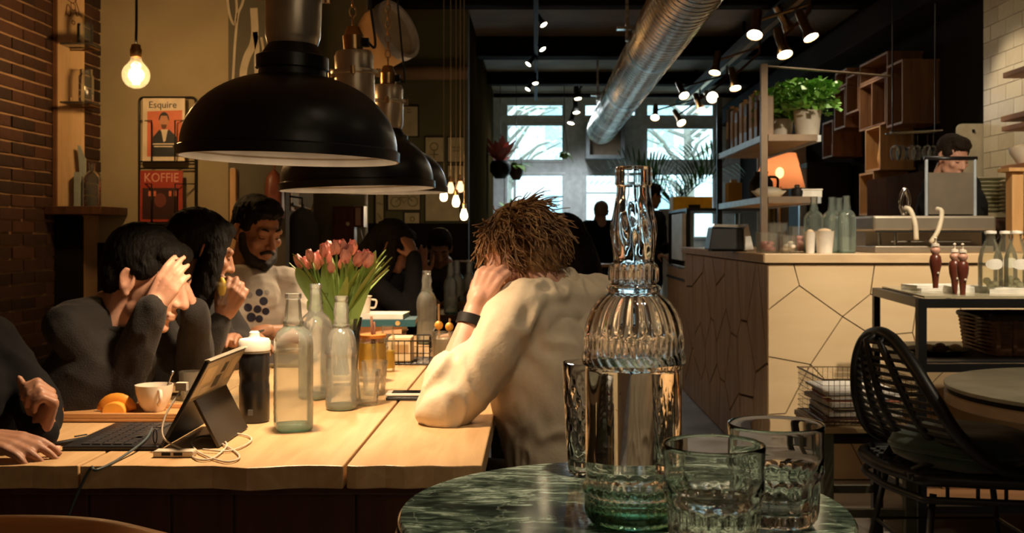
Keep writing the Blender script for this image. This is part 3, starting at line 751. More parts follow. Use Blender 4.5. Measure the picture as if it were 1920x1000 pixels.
# round column with a wooden key cabinet
col = thing('column', 'round olive plaster column rising behind the tulips', 'column', (-1.2, 6.55, 0))
MB().lathe([(.2, 0), (.2, .1), (.165, .12), (.165, 3.199)], 40).build('shaft', M('column_paint', (.30, .29, .17), .7, nscale=4), col, smooth=True, angle=40)
MB().lathe([(.205, 0), (.205, .1), (.19, .12)], 40).build('plinth', m_dkwood, col, smooth=True, angle=40)
m_ckwood = WOOD('cabinet_wood', (.17, .06, .03), (.10, .035, .018), .4, 'Z', 5)
cb = thing('wall_cabinet', 'small brown wooden cabinet with a glass knob on the round column', 'cabinet', P(655, 470, 6.3))
a = P(625, 387, 6.3); b = P(665, 470, 6.3)
MB().box((a.x, 6.28, b.z), (b.x, 6.385, a.z)).build('body', m_ckwood, cb, world=True, bevel=.004)
MB().box((a.x + .01, 6.27, b.z + .15), (b.x - .01, 6.28, a.z - .01)).build('door', m_ckwood, cb, world=True, bevel=.003)
MB().ell(P(652, 420, 6.262), (.012, .01, .012)).build('knob', M('knob_glass', (.9, .75, .5), .1), cb, world=True, smooth=True)
p0, p1 = P(666, 387, 6.3), P(683, 426, 6.3)
MB().box((p0.x, 6.28, p1.z), (p1.x, 6.40, p0.z)).build('side_case', m_ckwood, cb, world=True)
MB().box((p0.x + .006, 6.272, p1.z + .01), (p0.x + .036, 6.28, p0.z - .01)).build('mirror_strip', M('pink_strip', (.75, .48, .36), .4), cb, world=True)
MB().prism([P(668, 428, 6.3), P(676, 428, 6.3), P(684, 470, 6.3), P(676, 474, 6.3)], (0, .02, 0)).build('paper_slip', M('slip', (.45, .43, .33), .7), cb, world=True)

# pictures on the far olive wall
m_fr = M('frame_black', (.03, .028, .02), .5); m_pap = M('print_paper', (.66, .60, .38), .7); m_line = M('print_line', (.30, .27, .15), .7)
YP = 9.49
def picture(label, x0, y0, x1, y1, marks=(), wide=True, col=None):
    a, b = P(x0, y0, YP), P(x1, y1, YP)
    t = thing('picture_frame', label, 'picture', ((a.x + b.x) / 2, YP, b.z), group='pictures on the olive wall')
    MB().box((a.x, YP - .02, b.z), (b.x, YP + .008, a.z)).build('frame', m_fr, t, world=True, bevel=.002)
    MB().box((a.x + .012, YP - .022, b.z + .012), (b.x - .012, YP - .02, a.z - .012)).build('print', col or m_pap, t, world=True)
    for mk in marks:
        k = mk[0]
        if k == 'o':
            _, cx, cy, r = mk; c = P(cx, cy, YP - .024); rr_ = r * YP / F
            MB().tube([c + V((math.cos(q) * rr_, 0, math.sin(q) * rr_)) for q in [2 * PI * i / 20 for i in range(20)]], .004, 4, closed=True).build('drawn_ring', m_line, t, world=True)
        else:
            MB().tube([P(x, y, YP - .024) for x, y in mk[1:]], .004, 4).build('drawn_line', m_line, t, world=True)
picture('print with small dark lettering high beside the third lamp', 752, 198, 786, 258, (('l', (763, 205), (770, 205)), ('l', (763, 211), (770, 211))))
picture('framed print of a plant, left of the upper pair', 796, 256, 834, 306, (('o', 814, 275, 7), ('l', (814, 283), (814, 296)), ('l', (806, 290), (822, 290))))
picture('framed print with two lines of lettering, right of the upper pair', 838, 256, 873, 306, (('l', (848, 276), (864, 276)), ('l', (850, 283), (862, 283))))
picture('plain framed sheet partly behind the hanging bulbs', 838, 309, 873, 345, (('l', (850, 312), (850, 340)), ('l', (860, 312), (860, 340))))
picture('framed bicycle drawing under the far lamp', 726, 360, 790, 396, (('o', 742, 379, 9), ('o', 774, 378, 9), ('l', (742, 379), (750, 370), (766, 371), (757, 381), (750, 370)), ('l', (774, 378), (766, 371), (764, 366))))
picture('small framed print below the bicycle drawing', 757, 397, 789, 428, (('o', 773, 411, 4),))
picture('large framed sheet behind the lit bulbs', 796, 358, 864, 417, ())
picture('tall narrow poster at the corner of the olive wall', 703, 362, 722, 432, (('l', (706, 380), (718, 384)), ('l', (708, 400), (716, 412))))

# ================================================================== LONG WOODEN TABLE AND WHAT STANDS ON IT
ZT = .75
m_ttop = M('table_oak', (.62, .42, .22), .42, col2=(.44, .27, .125), nscale=5, stretch=(4, .45, 4), detail=7, bump=.12, bscale=14, lo=.25, hi=.75, distort=.9, spec=.35)
m_tdark = WOOD('table_base', (.085, .028, .014), (.05, .016, .009), .5, 'Z', 6)
tb = thing('long_wooden_table', 'long communal wooden table of wide worn planks with a dark boarded base', 'table', (-.65, 3.5, 0))
def plank(x0, x1, y0, y1, wob):
    n = 14; m = MB(); vs = []; fs = []
    for i in range(n + 1):
        x = x0 + (x1 - x0) * i / n; yy = y0 + wob * math.sin(i * 1.3 + x0 * 9) + (.018 * math.exp(-((x + .56) / .05) ** 2) * -1)
        for z in (ZT, ZT - .045): vs.append((x, yy, z))
        for z in (ZT, ZT - .045): vs.append((x, y1, z))
    for i in range(n):
        a, b = i * 4, i * 4 + 4
        fs += [(a, b, b + 2, a + 2), (a + 1, a + 3, b + 3, b + 1), (a, a + 1, b + 1, b), (a + 2, b + 2, b + 3, a + 3)]
    fs += [(0, 2, 3, 1), (n * 4, n * 4 + 1, n * 4 + 3, n * 4 + 2)]
    return m.add(vs, fs)
for x0, x1, wob in ((-.369, -.105, .004), (-.886, -.375, .004), (-1.2, -.892, .003)):
    plank(x0, x1, 2.075, 4.75, wob).build('plank', m_ttop, tb, world=True, bevel=.003)
MB().box((-1.19, 2.11, .685), (-.115, 2.15, .704)).build('trim_strip', m_tdark, tb, world=True, bevel=.003)
edges = [-1.19, -.895, -.73, -.605, -.36, -.115]
for i in range(5):
    MB().box((edges[i] + .002, 2.135, .02), (edges[i + 1] - .002, 2.16, .684)).build('base_board', m_tdark, tb, world=True, bevel=.003)
for sx in (-1.15, -.155):
    for sy in (2.2, 4.65): MB().box((sx - .04, sy - .04, 0), (sx + .04, sy + .04, .705)).build('leg', m_tdark, tb, world=True, bevel=.004)
for sx in (-1.15, -.155): MB().box((sx - .02, 2.24, .6), (sx + .02, 4.61, .705)).build('apron', m_tdark, tb, world=True)
MB().box((-1.0, 2.164, .46), (-.3, 2.168, .49)).build('base_batten', m_tdark, tb, world=True)

def on(px, py, dz=0): p = G(px, py, ZT); p.z += dz + .0005; return p
# ---- glass bottles
g_bot = THIN('bottle_glass', (.99, 1.0, .99), .21, .95, .04, (.93, 1.0, .95))
g_wat = THIN('water_in_bottle', (.99, 1.0, .99), .12, .35, .03, (1, 1, .9))
def swing(label, loc, H, R, square=False, water=.5, rot=0, group='water bottles on the long table', flutes=True, glass=None):
    t = thing('water_bottle', label, 'bottle', loc, rz=rot, group=group)
    if square: prof = [(.86, 0), (.97, .012), (1.0, .03), (1.0, .62), (.97, .66), (.80, .715), (.52, .75), (.46, .77), (.50, .785), (.47, .80), (.42, .82), (.36, .93), (.34, .955), (.40, .96), (.40, .995), (.32, 1.0)]
    else: prof = [(.80, 0), (.95, .01), (1.0, .035), (1.0, .10), (.97, .11), (.97, .47), (1.0, .48), (1.03, .50), (1.0, .52), (.99, .56), (.90, .63), (.68, .69), (.50, .72), (.56, .73), (.56, .745), (.47, .75), (.48, .79), (.44, .80), (.5, .86), (.42, .93), (.38, .95), (.43, .955), (.43, .995), (.34, 1.0)]
    P_ = []
    for i in range(len(prof) - 1):
        (r0, z0), (r1, z1_) = prof[i], prof[i + 1]; k = max(1, int((z1_ - z0) / .03))
        for j in range(k): P_.append((r0 + (r1 - r0) * j / k, z0 + (z1_ - z0) * j / k))
    P_.append(prof[-1])
    def mod(a, i, r, z):
        zz = z / H
        if square:
            if zz < .72:
                c, s_ = abs(math.cos(a)), abs(math.sin(a)); k = (c ** 5 + s_ ** 5) ** (-1 / 5); f = 1 if zz < .62 else max(0, (.72 - zz) / .1)
                r = r * (1 + (k - 1) * f) * (1 - .1 * f)
                if .1 < zz < .6: r *= 1 + .02 * math.sin(zz * 95) * math.sin(a * 16)
        else:
            if .52 < zz < .7: r *= 1 + .02 * math.cos(20 * a)
            if zz < .1: r *= 1 + .012 * math.cos(30 * a)
            if .48 < zz < .52: r *= 1 + .02 * math.cos(36 * a + zz * 300)
        return r
    MB().lathe([(0, .004)] + [(r * R, z * H) for r, z in P_], 60, mod=mod).build('glass', glass or g_bot, t, smooth=True, angle=60)
    wp = [(r * R * .93, max(z, .02) * H) for r, z in P_ if z <= water]
    MB().lathe([(0, .02 * H)] + wp + [(0, wp[-1][1])], 40, mod=mod).build('water', g_wat, t, smooth=True, angle=50)
    MB().lathe([(0, .0005), (R * .84, .0005), (R * .9, .008), (R * .84, .014), (0, .011)], 40, mod=mod).build('thick_base', THIN('bottle_foot', (.55, .85, .78), .35, 1, .08, (.45, .8, .72)), t, smooth=True)
    return t
swing('tall square embossed water bottle nearest on the long table', on(550, 806), .315, .047, True, .6, .35)
swing('round-shouldered water bottle with fluted dome beside the tumblers', on(640, 768), .292, .040, False, .33, .2)
swing('square water bottle standing behind the two front bottles', on(592, 748), .315, .042, True, .4, 1.0)
swing('water bottle behind the stack of books near the far end', on(800, 645), .30, .042, False, .30, .3)

# ---- black sports bottle with white lid
p = on(477, 791)
t = thing('sports_bottle', 'matte black drinking bottle with a white screw lid', 'bottle', p)
MB().lathe([(0, 0), (.033, 0), (.036, .004), (.036, .085), (.0345, .095), (.0345, .105), (.036, .115), (.036, .165), (.033, .172), (0, .172)], 40).build('body', M('bottle_black', (.012, .012, .014), .3), t, smooth=True, angle=40)
MB().lathe([(.036, .17), (.038, .172), (.038, .193), (.034, .199), (.014, .202), (.012, .206), (.012, .214), (.009, .217), (0, .217)], 40).build('lid', M('lid_white', (.82, .78, .70), .4), t, smooth=True, angle=40)
MB().lathe([(.0365, .166), (.0375, .168), (.0365, .1705)], 40).build('seal_ring', M('lid_grey', (.4, .38, .34), .4), t, smooth=True)
MB().box((-.006, -.0368, .02), (.006, -.0355, .034)).build('logo', M('logo_grey', (.12, .12, .12), .4), t, bevel=.002)

# ---- tumblers
g_tum = THIN('tumbler_glass', (.98, .99, .97), .07, .7, .04, (1, .97, .9))
def tumbler(label, loc, R, H, water=0, group='tumblers on the long table'):
    t = thing('tumbler', label, 'glass', loc, group=group)
    mod = lambda a, i, r, z: r * (1 + (.025 * math.cos(16 * a) if .08 * H < z < .55 * H else 0))
    MB().lathe([(0, .006), (R * .72, 0), (R * .78, .003), (R * .84, H * .3), (R * .88, H * .55), (R * .93, H * .6), (R * 1.0, H), (R * .97, H), (R * .9, H * .62), (R * .8, H * .3), (R * .74, H * .12), (0, H * .1)], 48, mod=mod).build('glass', g_tum, t, smooth=True, angle=50)
    if water: MB().lathe([(0, H * .11), (R * .72, H * .13), (R * .78, H * .3), (R * .85, H * water), (0, H * water)], 32).build('water', g_wat, t, smooth=True, angle=50)
    return t
tumbler('front tumbler of the pair beside the round bottle', on(688, 760), .036, .092, .45)
tumbler('rear tumbler of the pair beside the round bottle', on(702, 741), .037, .095)
tumbler('tumbler of water half hidden by the black drinking bottle', on(440, 785), .034, .10, .5)
tumbler('small tumbler behind the tablet screen', on(358, 752), .032, .08)

# ---- coffee cup, tray, cake
p = on(262, 779)
ty = thing('serving_tray', 'small wooden serving tray with raised rim under the coffee cup', 'tray', on(232, 782))
x0, x1, y0, y1 = -.165, .185, -.085, .075
m_tray = WOOD('tray_wood', (.60, .33, .14), (.46, .23, .09), .45, 'X', 6)
MB().box((x0, y0, .002), (x1, y1, .010)).build('base', m_tray, ty, bevel=.002)
for q in (((x0, y0, .010), (x1, y0 + .01, .022)), ((x0, y1 - .01, .010), (x1, y1, .022)), ((x0, y0 + .01, .010), (x0 + .01, y1 - .01, .022)), ((x1 - .01, y0 + .01, .010), (x1, y1 - .01, .022))):
    MB().box(*q).build('rim', m_tray, ty, bevel=.002)
m_porc = M('porcelain', (.80, .72, .60), .25)
cu = thing('coffee_cup', 'white coffee cup with a spoon in it on the wooden tray', 'cup', on(289, 779, .010))
MB().lathe([(0, 0), (.024, 0), (.025, .004), (.036, .02), (.043, .045), (.046, .066), (.0435, .066), (.040, .045), (.033, .022), (.02, .009), (0, .008)], 40).build('bowl', m_porc, cu, smooth=True, angle=60)
MB().tube(bez([(.025, -.036, .055), (.035, -.055, .056), (.037, -.06, .040), (.03, -.05, .024), (.022, -.03, .022)], 6), .0045, 8).build('handle', m_porc, cu, smooth=True)
MB().lathe([(0, .05), (.041, .05)], 32).build('coffee', M('coffee', (.22, .10, .04), .2), cu)
sp = thing('teaspoon', 'steel teaspoon leaning in the white coffee cup', 'spoon', on(300, 779, .025))
MB().tube([(0, 0, 0), (.012, .008, .035), (.022, .014, .07), (.027, .016, .083)], [.003, .002, .0025, .005], 8).build('shaft', m_chrome, sp, smooth=True)
MB().ell((-.003, -.001, -.004), (.010, .007, .006)).build('spoon_bowl', m_chrome, sp, smooth=True)
ck = thing('orange_wedge', 'orange wedge of fruit lying on the wooden tray', 'fruit', on(219, 780, .010))
vs = []; fs = []; n = 12
for s_, y in ((1, -.022), (1, .022)):
    for k in range(n): a = -.1 + (PI + .2) * k / (n - 1); vs.append((.030 * math.cos(a), y, .028 - .0 + .0 * a - (.026 * math.sin(a)) if False else .026 * math.sin(a)))
fs = [(k, k + 1, n + k + 1, n + k) for k in range(n - 1)] + [tuple(range(n - 1, -1, -1)), tuple(range(n, 2 * n)), (0, n, 2 * n - 1, n - 1)]
MB().add(vs, fs).build('flesh', M('orange_flesh', (.90, .42, .06), .4), ck, bevel=.003)
MB().tube([(.032 * math.cos(a), 0, .002 + .027 * math.sin(a)) for a in [PI * k / 10 for k in range(11)]], .004, 6, flat=5.0).build('peel', M('orange_peel', (.85, .33, .04), .45), ck, smooth=True)
be = thing('berry', 'single dark berry lying beside the orange wedge', 'berry', on(249, 778, .010)); MB().ell((0, 0, .008), .0085).build('flesh', M('berry_dark', (.03, .008, .02), .3), be, smooth=True)
MB().lathe([(.003, .0155), (.0045, .0165), (.003, .0175)], 8).build('calyx', M('berry_green', (.05, .06, .02), .5), be)

# ---- tablet computer with keyboard and kickstand
m_tab = M('tablet_black', (.016, .016, .018), .38); m_key = M('key_black', (.035, .035, .038), .4)
tc = thing('tablet_computer', 'black tablet with folding keyboard standing open, stickers on its back', 'tablet', (-.78, 2.36, ZT))
ya, yb = 2.215, 2.5; x_h = -.785
MB().box((-.985, ya, ZT + .001), (x_h, yb, ZT + .010)).build('keyboard', m_tab, tc, world=True, bevel=.003)
kb = tc.children[0]
for r in range(5):
    for c in range(12):
        xx = -.955 + r * .022 + .004; yy = ya + .016 + c * .0212
        if r == 4 and 3 < c < 9:
            continue
        o = MB().box((xx, yy, ZT + .010), (xx + .018, yy + .0175, ZT + .0125))
        o.build('key', m_key, kb, world=True)
MB().box((-.867, ya + .08, ZT + .010), (-.849, yb - .09, ZT + .0125)).build('key', m_key, kb, world=True)
tilt = math.atan2(.095, .178)
def tp(u, v, d=0):
    """point on the screen slab: u along depth, v up the slab, d behind it"""
    return V((x_h + .004 + v * math.sin(tilt) + d * math.cos(tilt), ya + u, ZT + .012 + v * math.cos(tilt) - d * math.sin(tilt)))
HT = .2; WT = yb - ya
MB().prism([tp(0, 0), tp(WT, 0), tp(WT, HT), tp(0, HT)], tp(0, 0, .009) - tp(0, 0)).build('screen_slab', m_tab, tc, world=True, bevel=.002)
sl = tc.children[-1]
MB().prism([tp(.01, .012, -.0006), tp(WT - .01, .012, -.0006), tp(WT - .01, HT - .012, -.0006), tp(.01, HT - .012, -.0006)], tp(0, 0, .0005) - tp(0, 0)).build('display', M('display_dark', (.01, .012, .016), .15), sl, world=True)
def stick(name, u0, v0, u1, v1, mat, lay=1): MB().prism([tp(u0, v0, .009 + .0004 * lay), tp(u1, v0, .009 + .0004 * lay), tp(u1, v1, .009 + .0004 * lay), tp(u0, v1, .009 + .0004 * lay)], tp(0, 0, -.0006) - tp(0, 0)).build(name, mat, sl, world=True)
m_slv = M('tablet_silver', (.55, .48, .38), .35, metal=.6)
stick('back_plate', .004, .105, WT - .004, HT - .004, m_slv)
stick('sticker', .02, .14, .10, .182, M('sticker_cream', (.75, .62, .42), .6), 2); stick('sticker', .13, .12, .17, .15, m_tab, 2); stick('sticker', .15, .155, .18, .18, m_tab, 2)
stick('sticker', .20, .13, .26, .185, M('sticker_tan', (.5, .4, .27), .5), 2); stick('sticker', .05, .11, .11, .13, M('sticker_grey', (.62, .55, .44), .5), 2)
MB().prism([tp(.0, HT - .001, -.002), tp(WT, HT - .001, -.002), tp(WT, HT + .004, .005), tp(0, HT + .004, .005)], tp(0, 0, .006) - tp(0, 0)).build('top_edge', m_slv, sl, world=True)
k0, k1 = tp(.03, .105, .0105), tp(WT - .03, .105, .0105)
MB().prism([k0, k1, V((-.672, k1.y, ZT + .001)), V((-.672, k0.y, ZT + .001))], (.006, 0, .002)).build('kickstand', M('stand_brown', (.075, .055, .035), .3, metal=.4), tc, world=True, bevel=.001)
# ---- hub, cables
hb = thing('usb_hub', 'small white hub with two ports beside the tablet', 'hub', on(333, 856))
MB().box((-.045, -.016, 0), (.036, .014, .013)).build('case', M('hub_white', (.68, .58, .44), .4), hb, bevel=.003)
for x in (-.018, .006): MB().box((x - .009, -.0168, .004), (x + .009, -.0155, .010)).build('port', m_black, hb)
cz = ZT + .004
wc = thing('charging_cable', 'white charging cable looped on the table behind the hub', 'cable', on(410, 845))
def c_(px, py, h=0): p = G(px, py, cz); p.z += h; return p
MB().tube(bez([V((-.752, 2.27, ZT + .125)), V((-.775, 2.23, ZT + .07)), V((-.77, 2.205, ZT + .03)), c_(345, 845), c_(372, 862), c_(402, 858), c_(425, 832), c_(385, 818), c_(360, 828), c_(372, 848), c_(420, 866), c_(448, 860), c_(440, 846), c_(400, 822), c_(420, 812), c_(465, 818), c_(468, 830), c_(430, 846), c_(380, 846, .003)], 8), .0022, 6).build('sheath', M('cable_white', (.68, .58, .45), .5), wc, world=True, smooth=True)
MB().box(V((-.765, 2.262, ZT + .118)), V((-.742, 2.278, ZT + .135))).build('plug', M('cable_white'), wc, world=True)
bc = thing('blue_cable', 'thin blue-grey cable running from the keyboard over the table edge', 'cable', c_(200, 880))
MB().tube(bez([c_(285, 815, .014), c_(270, 838, .012), c_(220, 863), c_(180, 882), V((-.862, 2.066, ZT - .002)), P(148, 920, 2.06), P(130, 965, 2.05), P(112, 1015, 2.06), V((-.9, 2.1, .3)), V((-.88, 2.0, .01))], 8), .0026, 6).build('sheath', M('cable_blue', (.05, .075, .085), .5), bc, world=True, smooth=True)
ct = thing('cable_tie', 'small black loop of cable standing on the keyboard edge', 'cable', V((-.80, 2.24, ZT + .0105)))
MB().tube([V((-.80 + .004 * math.cos(a), 2.24, ZT + .026 + .015 * math.sin(a))) for a in [2 * PI * k / 12 for k in range(12)]], .0012, 5, closed=True).build('loop', m_black, ct, world=True)
pn = thing('black_pen', 'black pen with steel clip lying left of the keyboard', 'pen', on(105, 838))
MB().cyl(on(88, 842, .006), on(165, 828, .006), .0055).build('barrel', m_black, pn, world=True, smooth=True)
MB().bar(on(140, 830, .012), on(163, 826, .012), .003).build('clip', m_chrome, pn, world=True)
npk = thing('pink_note', 'crumpled pink paper note under the fingertips', 'paper', on(92, 846))
R = random.Random(4); q = [on(x, y, .0015) for x, y in ((70, 838), (118, 830), (112, 842), (96, 848), (68, 848))]
m = MB(); cpt = sum(q, V()) / 5 + V((0, 0, .006)); m.add(q + [cpt], [(i, (i + 1) % 5, 5) for i in range(5)]).build('sheet', M('paper_pink', (.80, .42, .32), .8), npk, world=True)
sol = npk.children[0].modifiers.new('thick', 'SOLIDIFY'); sol.thickness = .001

# ---- tulips in a glass vase
vz = on(640, 722)
vs_t = thing('flower_vase', 'clear glass vase holding a bunch of pink tulips', 'vase', vz)
MB().lathe([(0, .002), (.04, 0), (.046, .01), (.05, .08), (.058, .17), (.062, .2), (.059, .2), (.055, .17), (.047, .08), (.043, .016), (0, .012)], 40).build('glass', m_thing_gl, vs_t, smooth=True, angle=60)
MB().lathe([(0, .014), (.042, .018), (.046, .08), (.049, .12), (0, .12)], 32).build('water', g_wat, vs_t, smooth=True, angle=60)
m_pet = M('tulip_pink', (.80, .42, .40), .5, col2=(.66, .30, .27), nscale=14, stretch=(1, 1, .3)); m_stem = M('tulip_green', (.20, .30, .07), .5, col2=(.12, .2, .045), nscale=8)
m_leaf = M('tulip_leaf', (.25, .36, .08), .45, col2=(.13, .22, .05), nscale=6, stretch=(1, 1, .3))
heads = [(562, 492), (577, 495), (591, 494), (582, 482), (612, 482), (618, 468), (607, 472), (630, 466), (642, 464), (655, 470), (660, 466), (672, 488), (683, 484), (640, 497), (621, 503), (690, 490), (600, 488), (648, 482)]
R = random.Random(11)
pet = MB(); nU, nV = 5, 6
def petal(mb, base, ax, ang, s):
    u = ax.orthogonal().normalized(); w = ax.cross(u); d = u * math.cos(ang) + w * math.sin(ang); tn = ax.cross(d)
    vs = []; fs = []
    for i in range(nV + 1):
        v = i / nV; rad = s * (.34 * math.sin(min(1, v * 1.5) * PI / 2) * (1 - .25 * v * v)); h = s * v * 1.25; wd = s * .42 * math.sin(PI * (.12 + .83 * v)) ** .8
        for k in range(nU):
            q = (k / (nU - 1) - .5) * 2
            vs.append(base + ax * (h - .05 * s * q * q) + d * (rad * (1 - .35 * q * q)) + tn * (wd * q))
    for i in range(nV):
        for k in range(nU - 1): a = i * nU + k; fs.append((a, a + 1, a + nU + 1, a + nU))
    mb.add(vs, fs)
for i, (px, py) in enumerate(heads):
    Y = vz.y + R.uniform(-.09, .08); c = P(px, py, Y); b0 = vz + V((R.uniform(-.02, .02), R.uniform(-.02, .02), .03))
    tl = thing('pink_tulip', 'pink tulip in the vase, ' + ['at the far left of the bunch', 'second from the left of the bunch', 'third from the left, full bloom', 'peeping behind the left blooms', 'low left of centre', 'upper left of centre', 'half hidden left of centre', 'tallest of the bunch', 'beside the tallest bloom', 'right of the two tallest', 'high at the centre right', 'right side, facing the leaf', 'right side, behind the broad leaf', 'low centre bud facing front', 'lowest small bud', 'farthest right of the bunch', 'tucked behind the left group', 'in the middle of the bunch'][i], 'flower', b0, group='tulips in the vase')
    s = .035 * R.uniform(.85, 1.15) * (.8 if py > 495 else 1)
    ax = (c - (b0 + V((0, 0, .12)))).normalized(); base = c - ax * s * .5
    MB().tube(bez([b0, b0.lerp(base, .5) + V((0, 0, .03)), base], 5), .0035, 6).build('stem', m_stem, tl, world=True, smooth=True)
    for k in range(6):
        pm = MB(); petal(pm, base, ax, k * PI / 3 + i, s * (1 if k % 2 else .94)); pm.build('petal', m_pet, tl, world=True, smooth=True)
    for k in range(1 if i % 2 else 2):
        an = R.uniform(0, 6.28); L = R.uniform(.17, .27); out = V((math.cos(an), math.sin(an) * .6, 0)); st_ = b0 + V((0, 0, .1)); mlf = MB(); vs = []; fs = []
        for j in range(9):
            v = j / 8; cc = st_ + V((0, 0, 1)) * (L * v * .95) + out * (.06 * v + .09 * v * v) + (ax * .02); sd = V((-out.y, out.x, 0)).normalized(); wd = .017 * math.sin(PI * (.08 + .9 * v)) ** .7
            vs += [cc - sd * wd, cc + out * .004, cc + sd * wd]
        for j in range(8): a = j * 3; fs += [(a, a + 1, a + 4, a + 3), (a + 1, a + 2, a + 5, a + 4)]
        mlf.add(vs, fs).build('leaf', m_leaf, tl, world=True, smooth=True)
def big_leaf(pts, w, tl):
    pts = bez(pts, 5); vs = []; fs = []; n = len(pts)
    for j, p in enumerate(pts):
        v = j / (n - 1); d = (pts[min(j + 1, n - 1)] - pts[max(j - 1, 0)]).normalized(); sd = d.cross(V((0, 1, 0))).normalized(); wd = w * math.sin(PI * (.1 + .9 * v) ** 1.0) ** .7 if v < 1 else 0
        vs += [p - sd * wd, p + V((0, .006, 0)), p + sd * wd]
    for j in range(n - 1): a = j * 3; fs += [(a, a + 1, a + 4, a + 3), (a + 1, a + 2, a + 5, a + 4)]
    MB().add(vs, fs).build('leaf', m_leaf, tl, world=True, smooth=True)
tl = [o for o in bpy.data.objects if o.name.startswith('pink_tulip') and o.parent is None]
Yv = vz.y
for pts, w, k in ((((650, 640), (672, 560), (690, 510), (704, 470)), .024, 12), (((625, 620), (590, 560), (565, 520), (556, 500)), .02, 0), (((630, 640), (605, 590), (590, 570), (615, 550)), .028, 4), (((640, 640), (650, 560), (655, 520), (660, 490)), .02, 9), (((640, 640), (618, 560), (612, 520), (606, 495)), .02, 5)):
    big_leaf([P(x, y, Yv - .03) for x, y in pts], w, tl[k])

# ---- jars of yellow drink
g_yel = THIN('yellow_drink', (.95, .80, .22), .45, .6, .05, (.72, .55, .08))
def jar(label, loc, R, H, fill, lid):
    t = thing('drink_jar', label, 'jar', loc, group='jars of yellow drink')
    MB().lathe([(0, .003), (R * .9, 0), (R, .008), (R, H * .72), (R * .82, H * .86), (R * .8, H)], 36).build('glass', g_tum, t, smooth=True, angle=60)
    MB().lathe([(0, .008), (R * .93, .012), (R * .94, H * min(.72, fill)), (R * .85, H * fill), (0, H * fill)], 32).build('drink', g_yel, t, smooth=True, angle=60)
    if lid:
        MB().lathe([(R * .8, H * .95), (R * .95, H * .96), (R * .95, H * 1.03), (0, H * 1.04)], 36).build('lid', M('lid_orange', (.62, .22, .04), .4), t, smooth=True, angle=40)
        MB().tube([(.005, 0, .02), (-.003, 0, H * 1.45)], .004, 7).build('straw', M('straw_brown', (.24, .09, .04), .5), t, smooth=True)
        MB().tube([(.012, .004, .02), (.005, .004, H * 1.32)], .004, 7).build('straw', M('straw_brown'), t, smooth=True)
    return t
jar('jar of yellow drink with an orange lid and brown straws', on(698, 712), .045, .135, .84, True)
jar('narrow glass of yellow drink beside the wire basket', on(727, 697), .024, .15, .45, False)

# ---- phones
ph = thing('smartphone', 'lower black smartphone of the two stacked by the elbow', 'phone', on(764, 749), rz=-.03, group='stacked phones')
MB().box((-.055, -.03, 0), (.085, .035, .009)).build('body', m_tab, ph, bevel=.003); MB().box((-.05, -.026, .009), (.08, .031, .0095)).build('screen', M('screen_black', (.01, .01, .01), .12), ph)
ph = thing('smartphone', 'upper white smartphone stacked on the black one', 'phone', on(764, 749, .0100), rz=.02, group='stacked phones')
MB().box((-.058, -.02, 0), (.08, .045, .008)).build('body', M('phone_white', (.75, .68, .58), .3), ph, bevel=.003); MB().box((-.042, -.016, .008), (.072, .041, .0085)).build('screen', M('screen_black'), ph)

# ---- wire basket with papers, and stacked books
wb = thing('wire_basket', 'low black wire basket on the long table beside the jars', 'basket', on(765, 680))
x0, x1, y0, y1, h = -.085, .085, -.1, .12, .085
for zz, r in ((.004, .003), (h, .004), (h * .5, .002)): MB().tube([(x0, y0, zz), (x1, y0, zz), (x1, y1, zz), (x0, y1, zz)], r, 6, closed=True).build('ring_wire', m_blackm, wb)
for k in range(9): x = x0 + (x1 - x0) * k / 8; MB().tube([(x, y0, h), (x, y0, .004), (x, y1, .004), (x, y1, h)], .0016, 5).build('wire', m_blackm, wb)
for k in range(1, 8): y = y0 + (y1 - y0) * k / 8; MB().tube([(x0, y, h), (x0, y, .004), (x1, y, .004), (x1, y, h)], .0016, 5).build('wire', m_blackm, wb)
MB().tube(bez([(x1, y0 + .02, h), (x1 + .015, y0, h + .03), (x1 + .02, y1 - .05, h + .05), (x1, y1 - .02, h)], 5), .005, 6).build('handle', m_blackm, wb, smooth=True)
bx = thing('paper_packet', 'cream paper packet standing in the wire basket', 'packet', on(762, 682, .0085)); MB().box((-.06, -.03, 0), (.02, .06, .085)).build('packet', M('packet_cream', (.70, .56, .34), .6), bx, bevel=.004); MB().box((-.05, -.031, .03), (.01, -.0302, .06)).build('print', M('packet_brown', (.45, .28, .12), .6), bx)
stack = [((-.62, 4.03), (.23, .17), .028, (.42, .24, .12), 'brown book at the bottom of the stack by the vase'), ((-.62, 4.04), (.24, .17), .022, (.75, .6, .42), 'cream book second from the bottom of the stack'),
         ((-.60, 4.03), (.22, .16), .03, (.16, .05, .035), 'dark red book in the middle of the stack'), ((-.61, 4.03), (.23, .16), .026, (.86, .46, .26), 'orange-pink book below the teal one'),
         ((-.575, 4.02), (.25, .17), .026, (.02, .10, .13), 'teal-blue book near the top of the stack'), ((-.60, 4.04), (.22, .16), .018, (.82, .78, .70), 'white book on top of the stack')]
z = ZT + .0008
